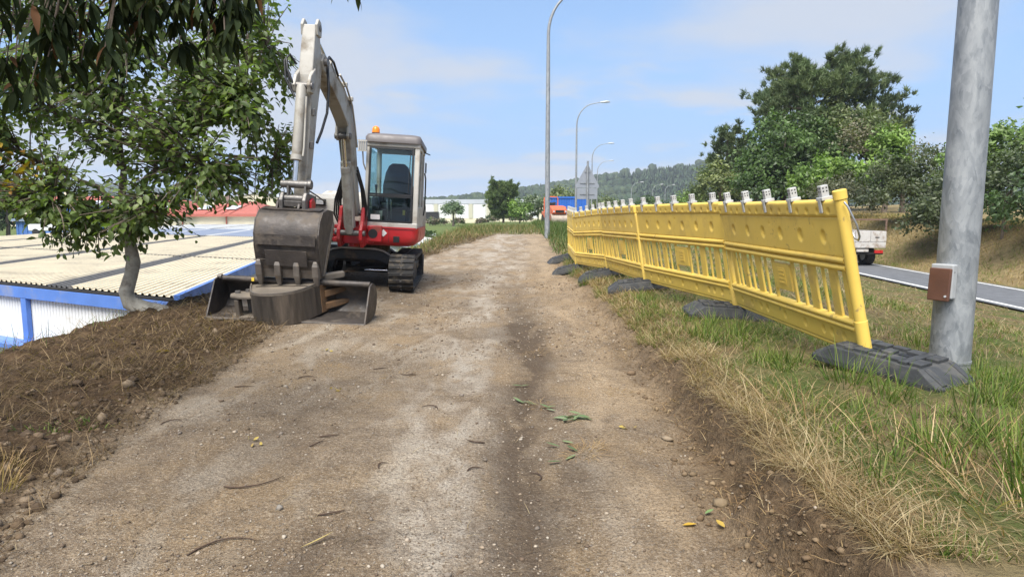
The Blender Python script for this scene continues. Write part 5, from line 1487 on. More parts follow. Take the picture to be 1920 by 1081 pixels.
for sgn in (-1, 1):
    u = 0.78 * sgn
    path = belt_path()
    W = 0.20
    rings = []
    for i, p in enumerate(path):
        a = Vector(path[i - 1]); b = Vector(path[(i + 1) % len(path)])
        d = (b - a).normalized(); nrm = Vector((d.y, -d.x))
        P = Vector(p)
        o_, n_ = P + nrm * 0.0, P - nrm * 0.045
        rings.append([(u - W, o_.x, o_.y), (u + W, o_.x, o_.y), (u + W, n_.x, n_.y), (u - W, n_.x, n_.y)])
    tr = MB().loft(rings, closed=True).build('track', M_RUB, X)
    for k, (P, d) in enumerate(resample(path, 0.108)):
        nrm = Vector((d.y, -d.x))
        for hs in (-1, 1):
            q = bpy.data.objects.new('lug', lug_me); link_obj(q, tr)
            ex = Vector((1, 0, 0)) * hs
            ez = Vector((0, nrm.x, nrm.y)); ey = ez.cross(ex)
            q.matrix_local = Matrix.Translation((u + hs * 0.104, P.x, P.y)) @ Matrix((ex, ey, ez)).transposed().to_4x4()
    if True:
        lk = MB()
        for k, (P, d) in enumerate(resample(path, 0.054)):
            nrm = Vector((d.y, -d.x))
            if k % 2 == 0: lk.box((u, P.x + nrm.x * 0.006, P.y + nrm.y * 0.006), (0.026, 0.03, 0.03))
        lk.build('centre_links', M_PIN, tr)
    fr = MB(); fr.bx(u - 0.11, u + 0.11, -0.72, 0.78, 0.20, 0.40)
    fr.build('track_frame', M_XD, X, 0.03)
    for v, r_, nm in ((-0.98, 0.20, 'idler'), (0.98, 0.19, 'sprocket')):
        wq = MB().cyl((u - 0.10, v, 0.305), (u + 0.10, v, 0.305), r_, n=26).build(nm, M_XD, X, 0.012, smooth=40)
        MB().cyl((u - 0.125, v, 0.305), (u + 0.125, v, 0.305), 0.085, n=18).build('hub', M_PIN, wq, 0.01, smooth=40)
    for v in (-0.56, -0.19, 0.19, 0.56):
        MB().cyl((u - 0.12, v, 0.155), (u + 0.12, v, 0.155), 0.075, n=16).build('track_roller', M_PIN, X, smooth=40)
# --- undercarriage
arch = [(-0.60, 0.36), (-0.60, 0.50), (-0.42, 0.60), (-0.28, 0.63), (0.28, 0.63), (0.42, 0.60), (0.60, 0.50), (0.60, 0.36), (0.45, 0.42), (0.30, 0.47), (-0.30, 0.47), (-0.45, 0.42)]
MB().prism(arch, lambda p, q, t: (p, t, q), -0.62, -0.30).build('cross_frame', M_XD, X, 0.012)
MB().prism(arch, lambda p, q, t: (p, t, q), 0.30, 0.62).build('cross_frame', M_XD, X, 0.012)
MB().bx(-0.45, 0.45, -0.298, 0.298, 0.40, 0.62).build('car_body', M_XD, X, 0.02)
MB().prism([(-0.60, 0.545), (-0.42, 0.645), (-0.28, 0.672), (0.28, 0.672), (0.42, 0.645), (0.60, 0.545), (0.60, 0.52), (0.42, 0.615), (0.28, 0.642), (-0.28, 0.642), (-0.42, 0.615), (-0.60, 0.52)], lambda p, q, t: (p, t, q), -0.66, -0.625).build('frame_edge', M_XW, X)
MB().tube([(-0.2, -0.55, 0.36), (0.1, -0.7, 0.33), (0.45, -0.5, 0.36)], 0.016, 8).build('hose', M_BLK, X, smooth=60)
MB().tube([(0.12, -0.66, 0.30), (0.5, -0.62, 0.30)], 0.018, 8).build('blade_rod', M_CHROME, X, smooth=60)
for s_ in (-0.35, 0.35):
    MB().bx(s_ - 0.05, s_ + 0.05, 0.5, 1.62, 0.22, 0.36).build('blade_arm', M_XD, X, 0.02)
MB().shell([(1.66, 0.05), (1.62, 0.18), (1.62, 0.30), (1.68, 0.44)], 0.025, lambda p, q, t: (t, p, q), -0.98, 0.98).build('dozer_blade', M_XD, X)
MB().cyl((0, 0, 0.62), (0, 0, 0.745), 0.46, n=36).build('slew_ring', M_XD, X, smooth=40)
# --- upper structure
def rrect(x0, x1, y0, y1, r, n=5):
    pts = []
    for cx_, cy_, a0 in ((x1 - r, y1 - r, 0), (x0 + r, y1 - r, 90), (x0 + r, y0 + r, 180), (x1 - r, y0 + r, 270)):
        for k in range(n + 1):
            a = R(a0 + 90 * k / n)
            pts.append((cx_ + r * math.cos(a), cy_ + r * math.sin(a)))
    return pts
MB().bx(-0.90, 0.92, -0.80, 1.0, 0.748, 0.83).build('deck', M_XD, X, 0.02)
# red skirt under the cab, curved under at the bottom
ringsk = []
for z, ins in ((0.735, 0.16), (0.76, 0.07), (0.82, 0.015), (0.90, 0.0), (1.045, 0.0)):
    ringsk.append([(p, q, z) for p, q in rrect(0.12 + ins * 0.2, 1.02 - ins, -1.02 + ins * 0.7, 1.15 - ins, 0.12)])
MB().loft(ringsk).build('red_skirt', M_XR, X, smooth=40)
ringsl = []
for z, ins in ((0.76, 0.12), (0.82, 0.03), (0.95, 0.0)):
    ringsl.append([(p, q, z) for p, q in rrect(-0.98 + ins, 0.10, -0.72 + ins * 0.7, 1.15 - ins, 0.12)])
MB().loft(ringsl).build('left_skirt', M_XR, X, smooth=40)
# grey left body with work light and the engine hood behind
lb = MB().loft([[(p, q, z) for p, q in rrect(-0.96 + i_, 0.08, -0.66 + f_, 1.12 - i_, 0.10)] for z, i_, f_ in ((0.952, 0, 0), (1.30, 0, 0.02), (1.46, 0.02, 0.06), (1.53, 0.09, 0.16))]).build('side_body', M_XW, X, smooth=40)
MB().bx(-0.86, -0.55, -0.672, -0.60, 1.335, 1.445).build('light_recess', M_BLK, X, 0.01)
MB().bx(-0.83, -0.58, -0.685, -0.676, 1.355, 1.425).build('work_light', M_LAMP, X, 0.004)
MB().bx(-0.80, -0.60, -0.668, -0.660, 1.17, 1.25).build('warning_sticker', M_YSTICK, X)
MB().loft([[(p, q, z) for p, q in rrect(-0.98 + i_, 1.02 - i_, 0.60 + i_ * 0.3, 1.32 - i_, 0.30, 7)] for z, i_ in ((0.80, 0.03), (0.90, 0.0), (1.40, 0.0), (1.55, 0.03), (1.62, 0.12))]).build('engine_hood', M_XW, X, smooth=40)
MB().bx(0.62, 0.72, -1.03, -1.012, 0.80, 0.90).build('vent', M_BLK, X, 0.004)
MB().prism([(0.40, 0.945), (0.46, 1.005), (0.52, 0.945), (0.46, 0.885)], lambda p, q, t: (p, t, q), -1.032, -1.024).build('diamond_sticker', M_STICK, X)
MB().bx(0.24, 0.36, -1.030, -1.024, 0.915, 0.965).build('name_sticker', M_STICK, X)
# --- cab
u0, u1, v0, v1, w0, w1 = 0.13, 1.00, -0.99, 0.58, 1.05, 2.40
def post(pts, sx, sy, nm, m=M_XW, bev=0.018):
    r_ = [[(p[0] + a * sx / 2, p[1] + b * sy / 2, p[2]) for a, b in ((-1, -1), (1, -1), (1, 1), (-1, 1))] for p in pts]
    return MB().loft(r_).build(nm, m, X, bev)
fz = lambda z: v0 + 0.02 + 0.10 * ((z - w0) / (w1 - w0)) ** 2          # front leans back a little
zs_ = [w0 - 0.02, 1.3, 1.6, 1.9, 2.15, w1]
post([(u1 - 0.045, fz(z) + 0.04, z) for z in zs_], 0.085, 0.10, 'front_post')
post([(u0 + 0.035, fz(z) + 0.04, z) for z in zs_], 0.065, 0.10, 'front_post')
for u in (u0 + 0.04, u1 - 0.05):
    post([(u, v1 - 0.06, w0 - 0.02), (u, v1 - 0.07, 1.7), (u, v1 - 0.12, w1)], 0.08, 0.11, 'rear_post')
post([(u1 - 0.04, -0.10, w0), (u1 - 0.04, -0.08, w1)], 0.06, 0.07, 'door_post')
MB().bx(u0, u1, v0 - 0.005, v0 + 0.10, w0 - 0.02, w0 + 0.075).build('front_sill', M_XW, X, 0.02)
MB().bx(u0, u1, v0 + 0.085, v0 + 0.20, w1 - 0.065, w1 + 0.03).build('front_header', M_XW, X, 0.02)
MB().bx(u0, u1, v1 - 0.12, v1 - 0.01, w0 - 0.02, 1.55).build('rear_wall', M_XW, X, 0.02)
MB().bx(u0, u1, v1 - 0.18, v1 - 0.07, w1 - 0.065, w1 + 0.03).build('rear_header', M_XW, X, 0.02)
MB().bx(u0 + 0.0, u0 + 0.05, v0 + 0.1, v1 - 0.1, w0 - 0.02, 1.35).build('left_wall', M_XW, X, 0.01)
MB().bx(u1 - 0.075, u1 - 0.012, v0 + 0.11, v1 - 0.12, w0 - 0.02, 1.40).build('door_panel', M_XW, X, 0.015)
MB().bx(u1 - 0.075, u1 - 0.012, v0 + 0.20, v1 - 0.18, w1 - 0.06, w1 + 0.03).build('side_header', M_XW, X, 0.01)
MB().tube([(u1 + 0.03, 0.02, 1.25), (u1 + 0.05, 0.02, 1.4), (u1 + 0.05, 0.02, 1.9), (u1 + 0.03, 0.02, 2.0)], 0.013, 8).build('grab_rail', M_BLK, X, smooth=60)
MB().bx(u0 + 0.05, u1 - 0.08, v0 + 0.1, v1 - 0.1, w0 + 0.0, w0 + 0.04).build('cab_floor', M_BLK, X)
# black seals round the two front panes, the panes themselves
def frame(zlo, zhi, ulo, uhi, t_, nm):
    mb = MB()
    for (a, b, c, d) in ((ulo, uhi, zlo, zlo + t_), (ulo, uhi, zhi - t_, zhi), (ulo, ulo + t_, zlo + t_, zhi - t_), (uhi - t_, uhi, zlo + t_, zhi - t_)):
        vs = []
        for y_ in (-0.028, 0.012):
            vs += [(a, fz(c) + y_, c), (b, fz(c) + y_, c), (b, fz(d) + y_, d), (a, fz(d) + y_, d)]
        mb.add(vs, [(0, 1, 2, 3), (7, 6, 5, 4), (0, 4, 5, 1), (1, 5, 6, 2), (2, 6, 7, 3), (3, 7, 4, 0)])
    return mb.build(nm, M_BLK, X)
frame(1.555, 2.335, u0 + 0.055, u1 - 0.095, 0.030, 'window_seal')
frame(1.125, 1.552, u0 + 0.055, u1 - 0.095, 0.026, 'window_seal')
def pane(zlo, zhi, ulo, uhi, nm='front_pane', off=-0.010):
    zz2 = np.linspace(zlo, zhi, 6)
    mb = MB()
    vs = []
    for z in zz2:
        vs += [(ulo, fz(z) + off, z), (uhi, fz(z) + off, z)]
    mb.add(vs, [(2 * i, 2 * i + 1, 2 * i + 3, 2 * i + 2) for i in range(5)])
    return mb.build(nm, M_CABGLASS, X)
pane(1.58, 2.31, u0 + 0.08, u1 - 0.12)
pane(1.148, 1.53, u0 + 0.08, u1 - 0.12)
MB().add([(u0 + 0.08, v1 - 0.07, 1.56), (u1 - 0.09, v1 - 0.07, 1.56), (u1 - 0.09, v1 - 0.12, 2.33), (u0 + 0.08, v1 - 0.12, 2.33)], [(0, 1, 2, 3)]).build('rear_pane', M_CABGLASS, X)
MB().add([(u1 - 0.03, v0 + 0.13, 1.41), (u1 - 0.03, v1 - 0.13, 1.41), (u1 - 0.03, v1 - 0.19, 2.33), (u1 - 0.03, v0 + 0.20, 2.33)], [(0, 1, 2, 3)]).build('side_pane', M_CABGLASS, X)
MB().add([(u0 + 0.03, v0 + 0.13, 1.36), (u0 + 0.03, v1 - 0.13, 1.36), (u0 + 0.03, v1 - 0.19, 2.33), (u0 + 0.03, v0 + 0.20, 2.33)], [(0, 1, 2, 3)]).build('side_pane', M_CABGLASS, X)
MB().loft([[(p, q, z) for p, q in rrect(u0 - 0.02 + i_, u1 + 0.02 - i_, v0 + 0.045 + i_ * 1.3, v1 - i_, 0.09)] for z, i_ in ((w1 + 0.005, 0.0), (w1 + 0.085, 0.0), (w1 + 0.135, 0.03), (w1 + 0.155, 0.10))]).build('cab_roof', M_ROOFC, X, smooth=50)
bc = MB().cyl((u0 + 0.10, -0.55, w1 + 0.14), (u0 + 0.10, -0.55, w1 + 0.19), 0.065, n=18).build('beacon_base', M_BLK, X, smooth=40)
MB().loft([[(u0 + 0.10 + r_ * math.cos(a), -0.55 + r_ * math.sin(a), w1 + z) for a in [2 * math.pi * k / 18 for k in range(18)]] for z, r_ in ((0.19, 0.066), (0.25, 0.062), (0.285, 0.045), (0.30, 0.012))]).build('beacon_lens', M_ORANGE, bc, smooth=60)
MB().tube([(u1 - 0.05, 0.3, w1), (u1 + 0.10, 0.32, w1 - 0.05)], 0.01, 6).build('aerial_bracket', M_BLK, X)
MB().bx(u1 + 0.02, u1 + 0.04, 0.22, 0.36, 2.02, 2.20).build('mirror', M_BLK, X, 0.006)
# seat, levers, console
MB().loft([[(0.55 + a * wd, 0.16 + t_ + b * 0.05, z) for a, b in ((-1, -1), (-0.8, -1.6), (0.8, -1.6), (1, -1), (1, 1), (-1, 1))] for z, wd, t_ in ((1.40, 0.25, -0.04), (1.75, 0.26, 0.0), (1.98, 0.22, 0.03), (2.10, 0.17, 0.05), (2.15, 0.11, 0.05))]).build('seat_back', M_BLK, X, 0.01, smooth=60)
MB().bx(0.30, 0.80, -0.36, 0.16, 1.32, 1.45).build('seat_cushion', M_BLK, X, 0.04)
MB().bx(0.34, 0.76, -0.30, 0.16, 1.09, 1.318).build('seat_base', M_BLK, X, 0.02)
for u in (0.24, 0.86):
    MB().bx(u - 0.07, u + 0.07, -0.40, 0.10, 1.30, 1.55).build('console', M_BLK, X, 0.03)
    MB().tube([(u, -0.36, 1.55), (u, -0.40, 1.66), (u, -0.40, 1.74)], [0.014, 0.014, 0.026], 8).build('joystick', M_BLK, X, smooth=60)
for u in (0.47, 0.53):
    MB().tube([(u, -0.62, 1.09), (u, -0.66, 1.30), (u - 0.01, -0.66, 1.50)], 0.011, 8).build('travel_lever', M_CHROME, X, smooth=60)
MB().bx(u0 + 0.62, u0 + 0.66, fz(1.3) + 0.03, fz(1.3) + 0.034, 1.25, 1.33).build('pane_sticker', M_YSTICK, X)
MB().bx(u0 + 0.11, u0 + 0.26, fz(1.2) - 0.017, fz(1.2) - 0.014, 1.16, 1.24).build('pane_sticker', M_STICK, X)
MB().tube([(0.83, fz(1.7) - 0.02, 1.60), (0.84, fz(2.0) - 0.02, 2.0), (0.85, fz(2.2) - 0.02, 2.26)], 0.007, 6).build('wiper', M_BLK, X)
# --- swing post and boom, in their own plane
PV = Vector((-0.02, -1.14, 0)); bz = R(5.0)
BF = Vector((-math.sin(bz), -math.cos(bz), 0)); BS = Vector((math.cos(bz), -math.sin(bz), 0))
def bp(r, w_, s=0.0):
    p = PV + BF * r + BS * s
    return (p.x, p.y, w_)
def bpf(p, q, t): return bp(p, q, t)
MB().bx(-0.34, 0.30, -1.06, -0.70, 0.765, 0.85).build('swing_bracket', M_XR, X, 0.015)
MB().bx(-0.34, 0.30, -1.06, -0.70, 0.985, 1.05).build('swing_bracket', M_XR, X, 0.015)
MB().cyl((-0.02, -0.98, 0.70), (-0.02, -0.98, 1.12), 0.085, n=20).build('king_pin', M_XR, X, smooth=40)
flange = [(-0.14, 0.74), (0.10, 0.70), (0.20, 0.82), (0.20, 0.98), (0.12, 1.12), (0.06, 1.34), (-0.06, 1.37), (-0.12, 1.28), (-0.16, 1.0)]
for s_ in (-0.20, 0.15):
    MB().prism(flange, bpf, s_, s_ + 0.055).build('swing_flange', M_XR, X, 0.012)
MB().prism([(-0.14, 0.76), (0.02, 0.76), (0.02, 1.02), (-0.14, 1.02)], bpf, -0.142, 0.147).build('swing_core', M_XR, X, 0.01)
rb = MB().bx(0.22, 0.44, -1.10, -0.80, 0.80, 1.06).build('red_block', M_XR, X, 0.015)
MB().cyl((0.30, -1.105, 0.93), (0.30, -1.05, 0.93), 0.075, n=18).build('block_hole', M_BLK, rb)
for k, z in enumerate((0.80, 0.87, 0.93)):
    MB().tube([(-0.65, -0.75, z), (-0.4, -0.86 - 0.03 * k, z + 0.01), (-0.12, -1.0, z)], 0.028, 8).build('hydraulic_pipe', M_XR, X, smooth=60)
def box_loft(sections, nm, m, bev=0.012):
    """sections: (r, w, depth normal to the run, width)"""
    rg = []
    for i, (r, w_, dp, wd) in enumerate(sections):
        a = sections[max(0, i - 1)]; b = sections[min(len(sections) - 1, i + 1)]
        t = Vector((b[0] - a[0], b[1] - a[1])).normalized(); n_ = Vector((-t.y, t.x))
        c = Vector((r, w_))
        p, q = c + n_ * dp / 2, c - n_ * dp / 2
        rg.append([bp(p.x, p.y, -wd / 2), bp(p.x, p.y, wd / 2), bp(q.x, q.y, wd / 2), bp(q.x, q.y, -wd / 2)])
    return MB().loft(rg).build(nm, m, X, bev)
boom = box_loft([(-0.05, 1.22, 0.16, 0.19), (0.08, 1.50, 0.22, 0.18), (0.28, 2.00, 0.28, 0.18), (0.46, 2.42, 0.32, 0.18), (0.56, 2.60, 0.36, 0.18), (0.74, 2.73, 0.36, 0.18), (1.10, 2.87, 0.29, 0.18), (1.58, 3.02, 0.22, 0.17), (1.98, 3.12, 0.16, 0.165)], 'boom', M_XG)
for s_ in (-0.115, 0.075):
    MB().prism([(1.86, 3.00), (2.02, 3.02), (2.08, 3.12), (2.0, 3.22), (1.80, 3.20), (1.6, 3.10)], bpf, s_, s_ + 0.04).build('boom_cheek', M_XG, X, 0.01)
def pin(r, w_, half, rad, nm='pin', m=M_PIN):
    return MB().cyl(bp(r, w_, -half), bp(r, w_, half), rad, n=16).build(nm, m, X, 0.006, smooth=40)
pin(-0.04, 1.25, 0.225, 0.05); pin(2.0, 3.12, 0.16, 0.05); pin(0.14, 0.93, 0.24, 0.045)
def cylinder(a, b, frac, rb_, rr_, s=0.0, nm='cylinder', m=M_XG):
    A = Vector(bp(*a, s)); B = Vector(bp(*b, s)); Mid = A.lerp(B, frac)
    o = MB().tube([A, A.lerp(B, 0.03), A.lerp(B, frac - 0.02), Mid], [rb_ * 0.9, rb_, rb_, rb_ * 0.85], 18).build(nm + '_barrel', m, X, smooth=40)
    MB().tube([A.lerp(B, frac - 0.055), A.lerp(B, frac - 0.005)], rb_ * 1.12, 18).build('gland', m, o, smooth=40)
    MB().cyl(Mid, B, rr_, n=14).build(nm + '_rod', M_CHROME, X, smooth=40)
    return o
# boom cylinder in front of the boom, from the swing post to the knee
cylinder((0.17, 0.93), (0.66, 2.36), 0.70, 0.062, 0.035, 0.0, 'boom_cylinder')
MB().prism([(0.08, 1.02), (0.22, 1.00), (0.52, 2.00), (0.42, 2.04)], bpf, -0.075, 0.075).build('cylinder_guard', M_XG, X, 0.01)
pin(0.66, 2.37, 0.12, 0.05)
for s_ in (-0.10, 0.065):
    MB().prism([(0.55, 2.34), (0.66, 2.30), (0.74, 2.36), (0.72, 2.56), (0.52, 2.50)], bpf, s_, s_ + 0.035).build('boom_lug', M_XG, X, 0.008)
# arm cylinder along the top of the boom
cylinder((0.62, 2.88), (2.16, 3.46), 0.60, 0.058, 0.032, 0.0, 'arm_cylinder')
pin(0.62, 2.88, 0.10, 0.045)
for s_ in (-0.09, 0.055):
    MB().prism([(0.48, 2.70), (0.62, 2.94), (0.70, 2.92), (0.82, 2.86)], bpf, s_, s_ + 0.035).build('boom_ear', M_XG, X, 0.006)
# pipes along the boom
for s_, off in ((0.075, 0.0), (0.115, 0.02)):
    MB().tube([bp(0.28, 2.0 + 0.25, s_), bp(0.44, 2.55, s_), bp(0.62, 2.82, s_), bp(0.95, 3.0 + off, s_), bp(1.3, 3.10 + off, s_)], 0.014, 8).build('boom_pipe', M_XG, X, smooth=60)
MB().tube([bp(1.3, 3.1, 0.09), bp(1.55, 3.22, 0.10), bp(1.75, 3.24, 0.10), bp(1.9, 3.15, 0.12), bp(1.92, 2.8, 0.15), bp(2.0, 2.5, 0.16), bp(2.12, 2.25, 0.13), bp(2.2, 2.1, 0.10)], 0.017, 8).build('hose', M_BLK, X, smooth=60)
for r_, w_ in ((0.70, 2.90), (1.02, 3.04)):
    MB().box(bp(r_, w_, 0.10), (0.09, 0.06, 0.06)).build('pipe_clamp', M_XG, X, 0.008)
# stick (arm)
stick = box_loft([(2.17, 3.50, 0.16, 0.155), (2.18, 3.36, 0.20, 0.165), (2.16, 3.12, 0.33, 0.17), (2.20, 2.86, 0.34, 0.17), (2.26, 2.50, 0.26, 0.16), (2.34, 2.0, 0.21, 0.155), (2.42, 1.55, 0.16, 0.15), (2.45, 1.33, 0.13, 0.15)], 'stick', M_XG)
for s_ in (-0.105, 0.07):
    MB().prism([(2.10, 3.38), (2.24, 3.38), (2.27, 3.50), (2.21, 3.58), (2.12, 3.56), (2.08, 3.48)], bpf, s_, s_ + 0.035).build('stick_fork', M_XG, X, 0.008)
    MB().prism([(2.30, 2.98), (2.46, 2.86), (2.52, 2.74), (2.48, 2.66), (2.36, 2.66), (2.26, 2.78)], bpf, s_ - 0.006, s_ + 0.035).build('stick_ear', M_XG, X, 0.01)
pin(2.17, 3.48, 0.115, 0.04); pin(2.46, 2.74, 0.125, 0.04)
cylinder((2.46, 2.74), (2.66, 1.56), 0.76, 0.060, 0.032, -0.01, 'bucket_cylinder')
MB().tube([bp(2.50, 2.72, -0.09), bp(2.52, 2.9, -0.16), bp(2.46, 3.05, -0.20), bp(2.42, 2.98, -0.21), bp(2.44, 2.78, -0.17), bp(2.50, 2.62, -0.09)], 0.014, 8).build('hose', M_BLK, X, smooth=60)
MB().tube([bp(2.36, 3.0, -0.11), bp(2.42, 3.10, -0.17), bp(2.46, 3.02, -0.22), bp(2.47, 2.8, -0.20), bp(2.50, 2.60, -0.08)], 0.015, 8).build('hose', M_BLK, X, smooth=60)
MB().tube([bp(2.54, 2.60, 0.075), bp(2.60, 2.0, 0.075), bp(2.62, 1.90, 0.07)], 0.012, 8).build('steel_pipe', M_XG, X, smooth=60)
for w_ in (2.05, 2.45):
    MB().box(bp(2.40 - (w_ - 2) * 0.15, w_, 0.10), (0.035, 0.06, 0.08)).build('pipe_clamp', M_PIN, X, 0.005)
MB().bx(-0.66, -0.56, -2.0, -1.95, 1.60, 1.86).build('rear_view_mirror', M_BLK, X, 0.02)
MB().tube([(-0.62, -1.95, 1.6), (-0.6, -1.2, 1.5), (-0.55, -0.66, 1.4)], 0.012, 8).build('mirror_arm', M_BLK, X, smooth=60)
# cage light at the top left of the cab
cg = MB().bx(0.02, 0.16, -1.04, -0.98, 2.24, 2.40).build('cage_light', M_LAMP, X, 0.01)
mbx = MB()
for k in range(4):
    mbx.bx(0.035 + k * 0.034, 0.045 + k * 0.034, -1.065, -1.05, 2.23, 2.41)
mbx.bx(0.015, 0.165, -1.062, -1.052, 2.395, 2.41); mbx.bx(0.015, 0.165, -1.062, -1.052, 2.23, 2.245)
mbx.build('light_cage', M_XW, cg)
MB().tube([(0.09, -1.0, 2.24), (0.10, -0.96, 2.05), (0.13, -0.9, 1.95)], 0.012, 8).build('light_bracket', M_XW, X, smooth=60)
for k in range(4):
    MB().tube([bp(-0.10, 0.98, -0.12 - 0.03 * k), bp(-0.02, 1.22, -0.20 - 0.035 * k), bp(0.02, 1.45, -0.19 - 0.03 * k), bp(0.10, 1.62 + 0.06 * k, -0.12 - 0.012 * k), bp(0.20, 1.80 + 0.08 * k, -0.105)], 0.015, 8).build('hose', M_BLK, X, smooth=60)
for k in range(3):
    MB().tube([bp(-0.05, 1.05, 0.13 + 0.03 * k), bp(0.05, 1.35, 0.17 + 0.03 * k), bp(0.14, 1.62, 0.16 + 0.02 * k), bp(0.22, 1.86 + 0.05 * k, 0.11)], 0.014, 8).build('hose', M_BLK, X, smooth=60)
MB().bx(0.125, 0.985, -1.027, -1.021, 1.012, 1.020).build('panel_gap', M_BLK, X)
MB().bx(0.545, 0.550, -1.027, -1.0205, 0.80, 1.010).build('panel_gap', M_BLK, X)
# --- linkage and quick coupler
for s_ in (-0.12, 0.085):
    MB().prism([(2.36, 1.60), (2.44, 1.64), (2.70, 1.60), (2.70, 1.52), (2.44, 1.54)], bpf, s_, s_ + 0.035).build('tipping_link', M_PIN, X, 0.008)
    MB().prism([(2.62, 1.60), (2.72, 1.58), (2.72, 1.40), (2.66, 1.36)], bpf, s_ + 0.037, s_ + 0.062).build('bucket_link', M_PIN, X, 0.006)
pin(2.68, 1.565, 0.16, 0.045, 'pin'); pin(2.45, 1.36, 0.155, 0.045, 'pin'); pin(2.69, 1.40, 0.13, 0.04, 'pin')
MB().cyl(bp(2.68, 1.565, 0.165), bp(2.68, 1.565, 0.20), 0.055, n=14).build('pin_cap', M_PIN, X, smooth=40)
for s_ in (-0.155, 0.115):
    MB().prism([(2.36, 1.44), (2.54, 1.46), (2.72, 1.47), (2.78, 1.38), (2.76, 1.27), (2.62, 1.25), (2.38, 1.28)], bpf, s_, s_ + 0.045).build('coupler_plate', M_PIN, X, 0.01)
MB().prism([(2.50, 1.30), (2.74, 1.30), (2.76, 1.37), (2.52, 1.37)], bpf, -0.105, 0.11).build('coupler_block', M_PIN, X, 0.01)
MB().prism([(2.50, 1.26), (2.66, 1.26), (2.66, 1.38), (2.58, 1.42), (2.50, 1.36)], bpf, 0.165, 0.195).build('coupler_hook', M_XR, X, 0.01)
# --- bucket hanging from the arm, its back to the camera
bk = [(2.40, 1.27), (2.62, 1.285), (2.80, 1.25), (2.91, 1.14), (2.955, 0.99), (2.94, 0.84), (2.89, 0.70), (2.82, 0.56), (2.80, 0.50)]
BW = 0.365
bucket = MB().shell(bk, -0.020, bpf, -BW, BW).build('bucket', M_STEEL, X, smooth=35)
side = bk + [(2.72, 0.51), (2.56, 0.80), (2.36, 1.12)]
for s_ in (-BW - 0.012, BW - 0.006):
    MB().prism(side, bpf, s_, s_ + 0.018).build('bucket_side', M_STEEL, bucket)
    MB().prism([(2.75, 0.50), (2.69, 0.50), (2.53, 0.78), (2.34, 1.11), (2.39, 1.15), (2.60, 0.82)], bpf, s_ - 0.006, s_ + 0.024).build('side_cutter', M_STEELE, bucket)
for k, (i0, i1) in enumerate(((1, 2), (4, 5), (6, 7))):                 # wear straps on the back
    a, b = Vector(bk[i0]), Vector(bk[i1])
    m_ = a.lerp(b, 0.5)
    MB().shell([tuple(a.lerp(b, 0.1) + Vector((0.022, 0.004))), tuple(a.lerp(b, 0.9) + Vector((0.022, 0.004)))], 0.012, bpf, -BW + 0.02, BW - 0.02).build('wear_strap', M_STEEL, bucket)
MB().shell([(2.955, 0.80), (2.90, 0.62)], 0.012, bpf, -0.24, 0.24).build('wear_plate', M_STEEL, bucket)
for s_ in (-0.14, 0.115):
    MB().prism([(2.40, 1.28), (2.78, 1.275), (2.74, 1.36), (2.66, 1.41), (2.46, 1.40)], bpf, s_ - 0.055, s_ - 0.025).build('bucket_ear', M_STEEL, bucket, 0.006)
MB().prism([(2.87, 0.60), (2.815, 0.47), (2.775, 0.47), (2.80, 0.60)], bpf, -BW, BW).build('cutting_lip', M_STEELE, bucket, 0.004)
for s_ in (-0.33, -0.11, 0.11, 0.33):
    MB().loft([[bp(r - dd, w_, s_ - hw), bp(r - dd, w_, s_ + hw), bp(r + dd, w_, s_ + hw), bp(r + dd, w_, s_ - hw)] for r, w_, hw, dd in ((2.905, 0.68, 0.022, 0.018), (2.895, 0.62, 0.036, 0.036), (2.86, 0.50, 0.038, 0.038), (2.82, 0.385, 0.022, 0.016))]).build('tooth', M_STEELE, bucket, 0.008)

# ================================================================== spare buckets on the ground
def bucket_parts(root, prof, side_poly, half, th=0.016, mt=M_STEEL):
    f = lambda p, q, t: (t, p, q)
    o = MB().shell(prof, th, f, -half, half).build('shell', mt, root, smooth=35)
    for s_ in (-half - 0.016, half - 0.002):
        MB().prism(side_poly, f, s_, s_ + 0.018).build('side_plate', mt, root, 0.003)
    return o
dz_ = float(H(-2.5, 7.15))
db = thing('ditching_bucket', 'wide dark ditching bucket lying open towards the camera beneath the others', 'excavator bucket', (-2.52, 7.02, dz_ + 0.02), (R(1), R(2.6), R(-1.5)))
prof = [(0.0, 0.0), (0.30, 0.005), (0.46, 0.05), (0.53, 0.15), (0.53, 0.27), (0.47, 0.37), (0.36, 0.42)]
sp_ = prof + [(0.30, 0.43), (0.20, 0.40), (0.02, 0.05)]
bucket_parts(db, prof, sp_, 0.88)
MB().bx(-0.89, 0.89, -0.03, 0.09, -0.012, 0.012).build('cutting_lip', M_STEELE, db, 0.003)
MB().cyl((-0.86, 0.335, 0.405), (0.86, 0.335, 0.405), 0.036, n=14).build('top_tube', M_STEEL, db, smooth=40)
for s_ in (-0.14, 0.10):
    MB().prism([(0.34, 0.40), (0.60, 0.30), (0.70, 0.42), (0.62, 0.52), (0.42, 0.50)], lambda p, q, t: (t, p, q), s_, s_ + 0.035).build('ear', M_STEEL, db, 0.006)
MB().cyl((-0.895, 0.31, 0.425), (-0.85, 0.31, 0.425), 0.03, n=12).build('tube_end', M_STEELE, db)
MB().bx(-0.50, -0.47, 0.29, 0.30, 0.39, 0.43).build('paint_mark', M_YSTICK, db)
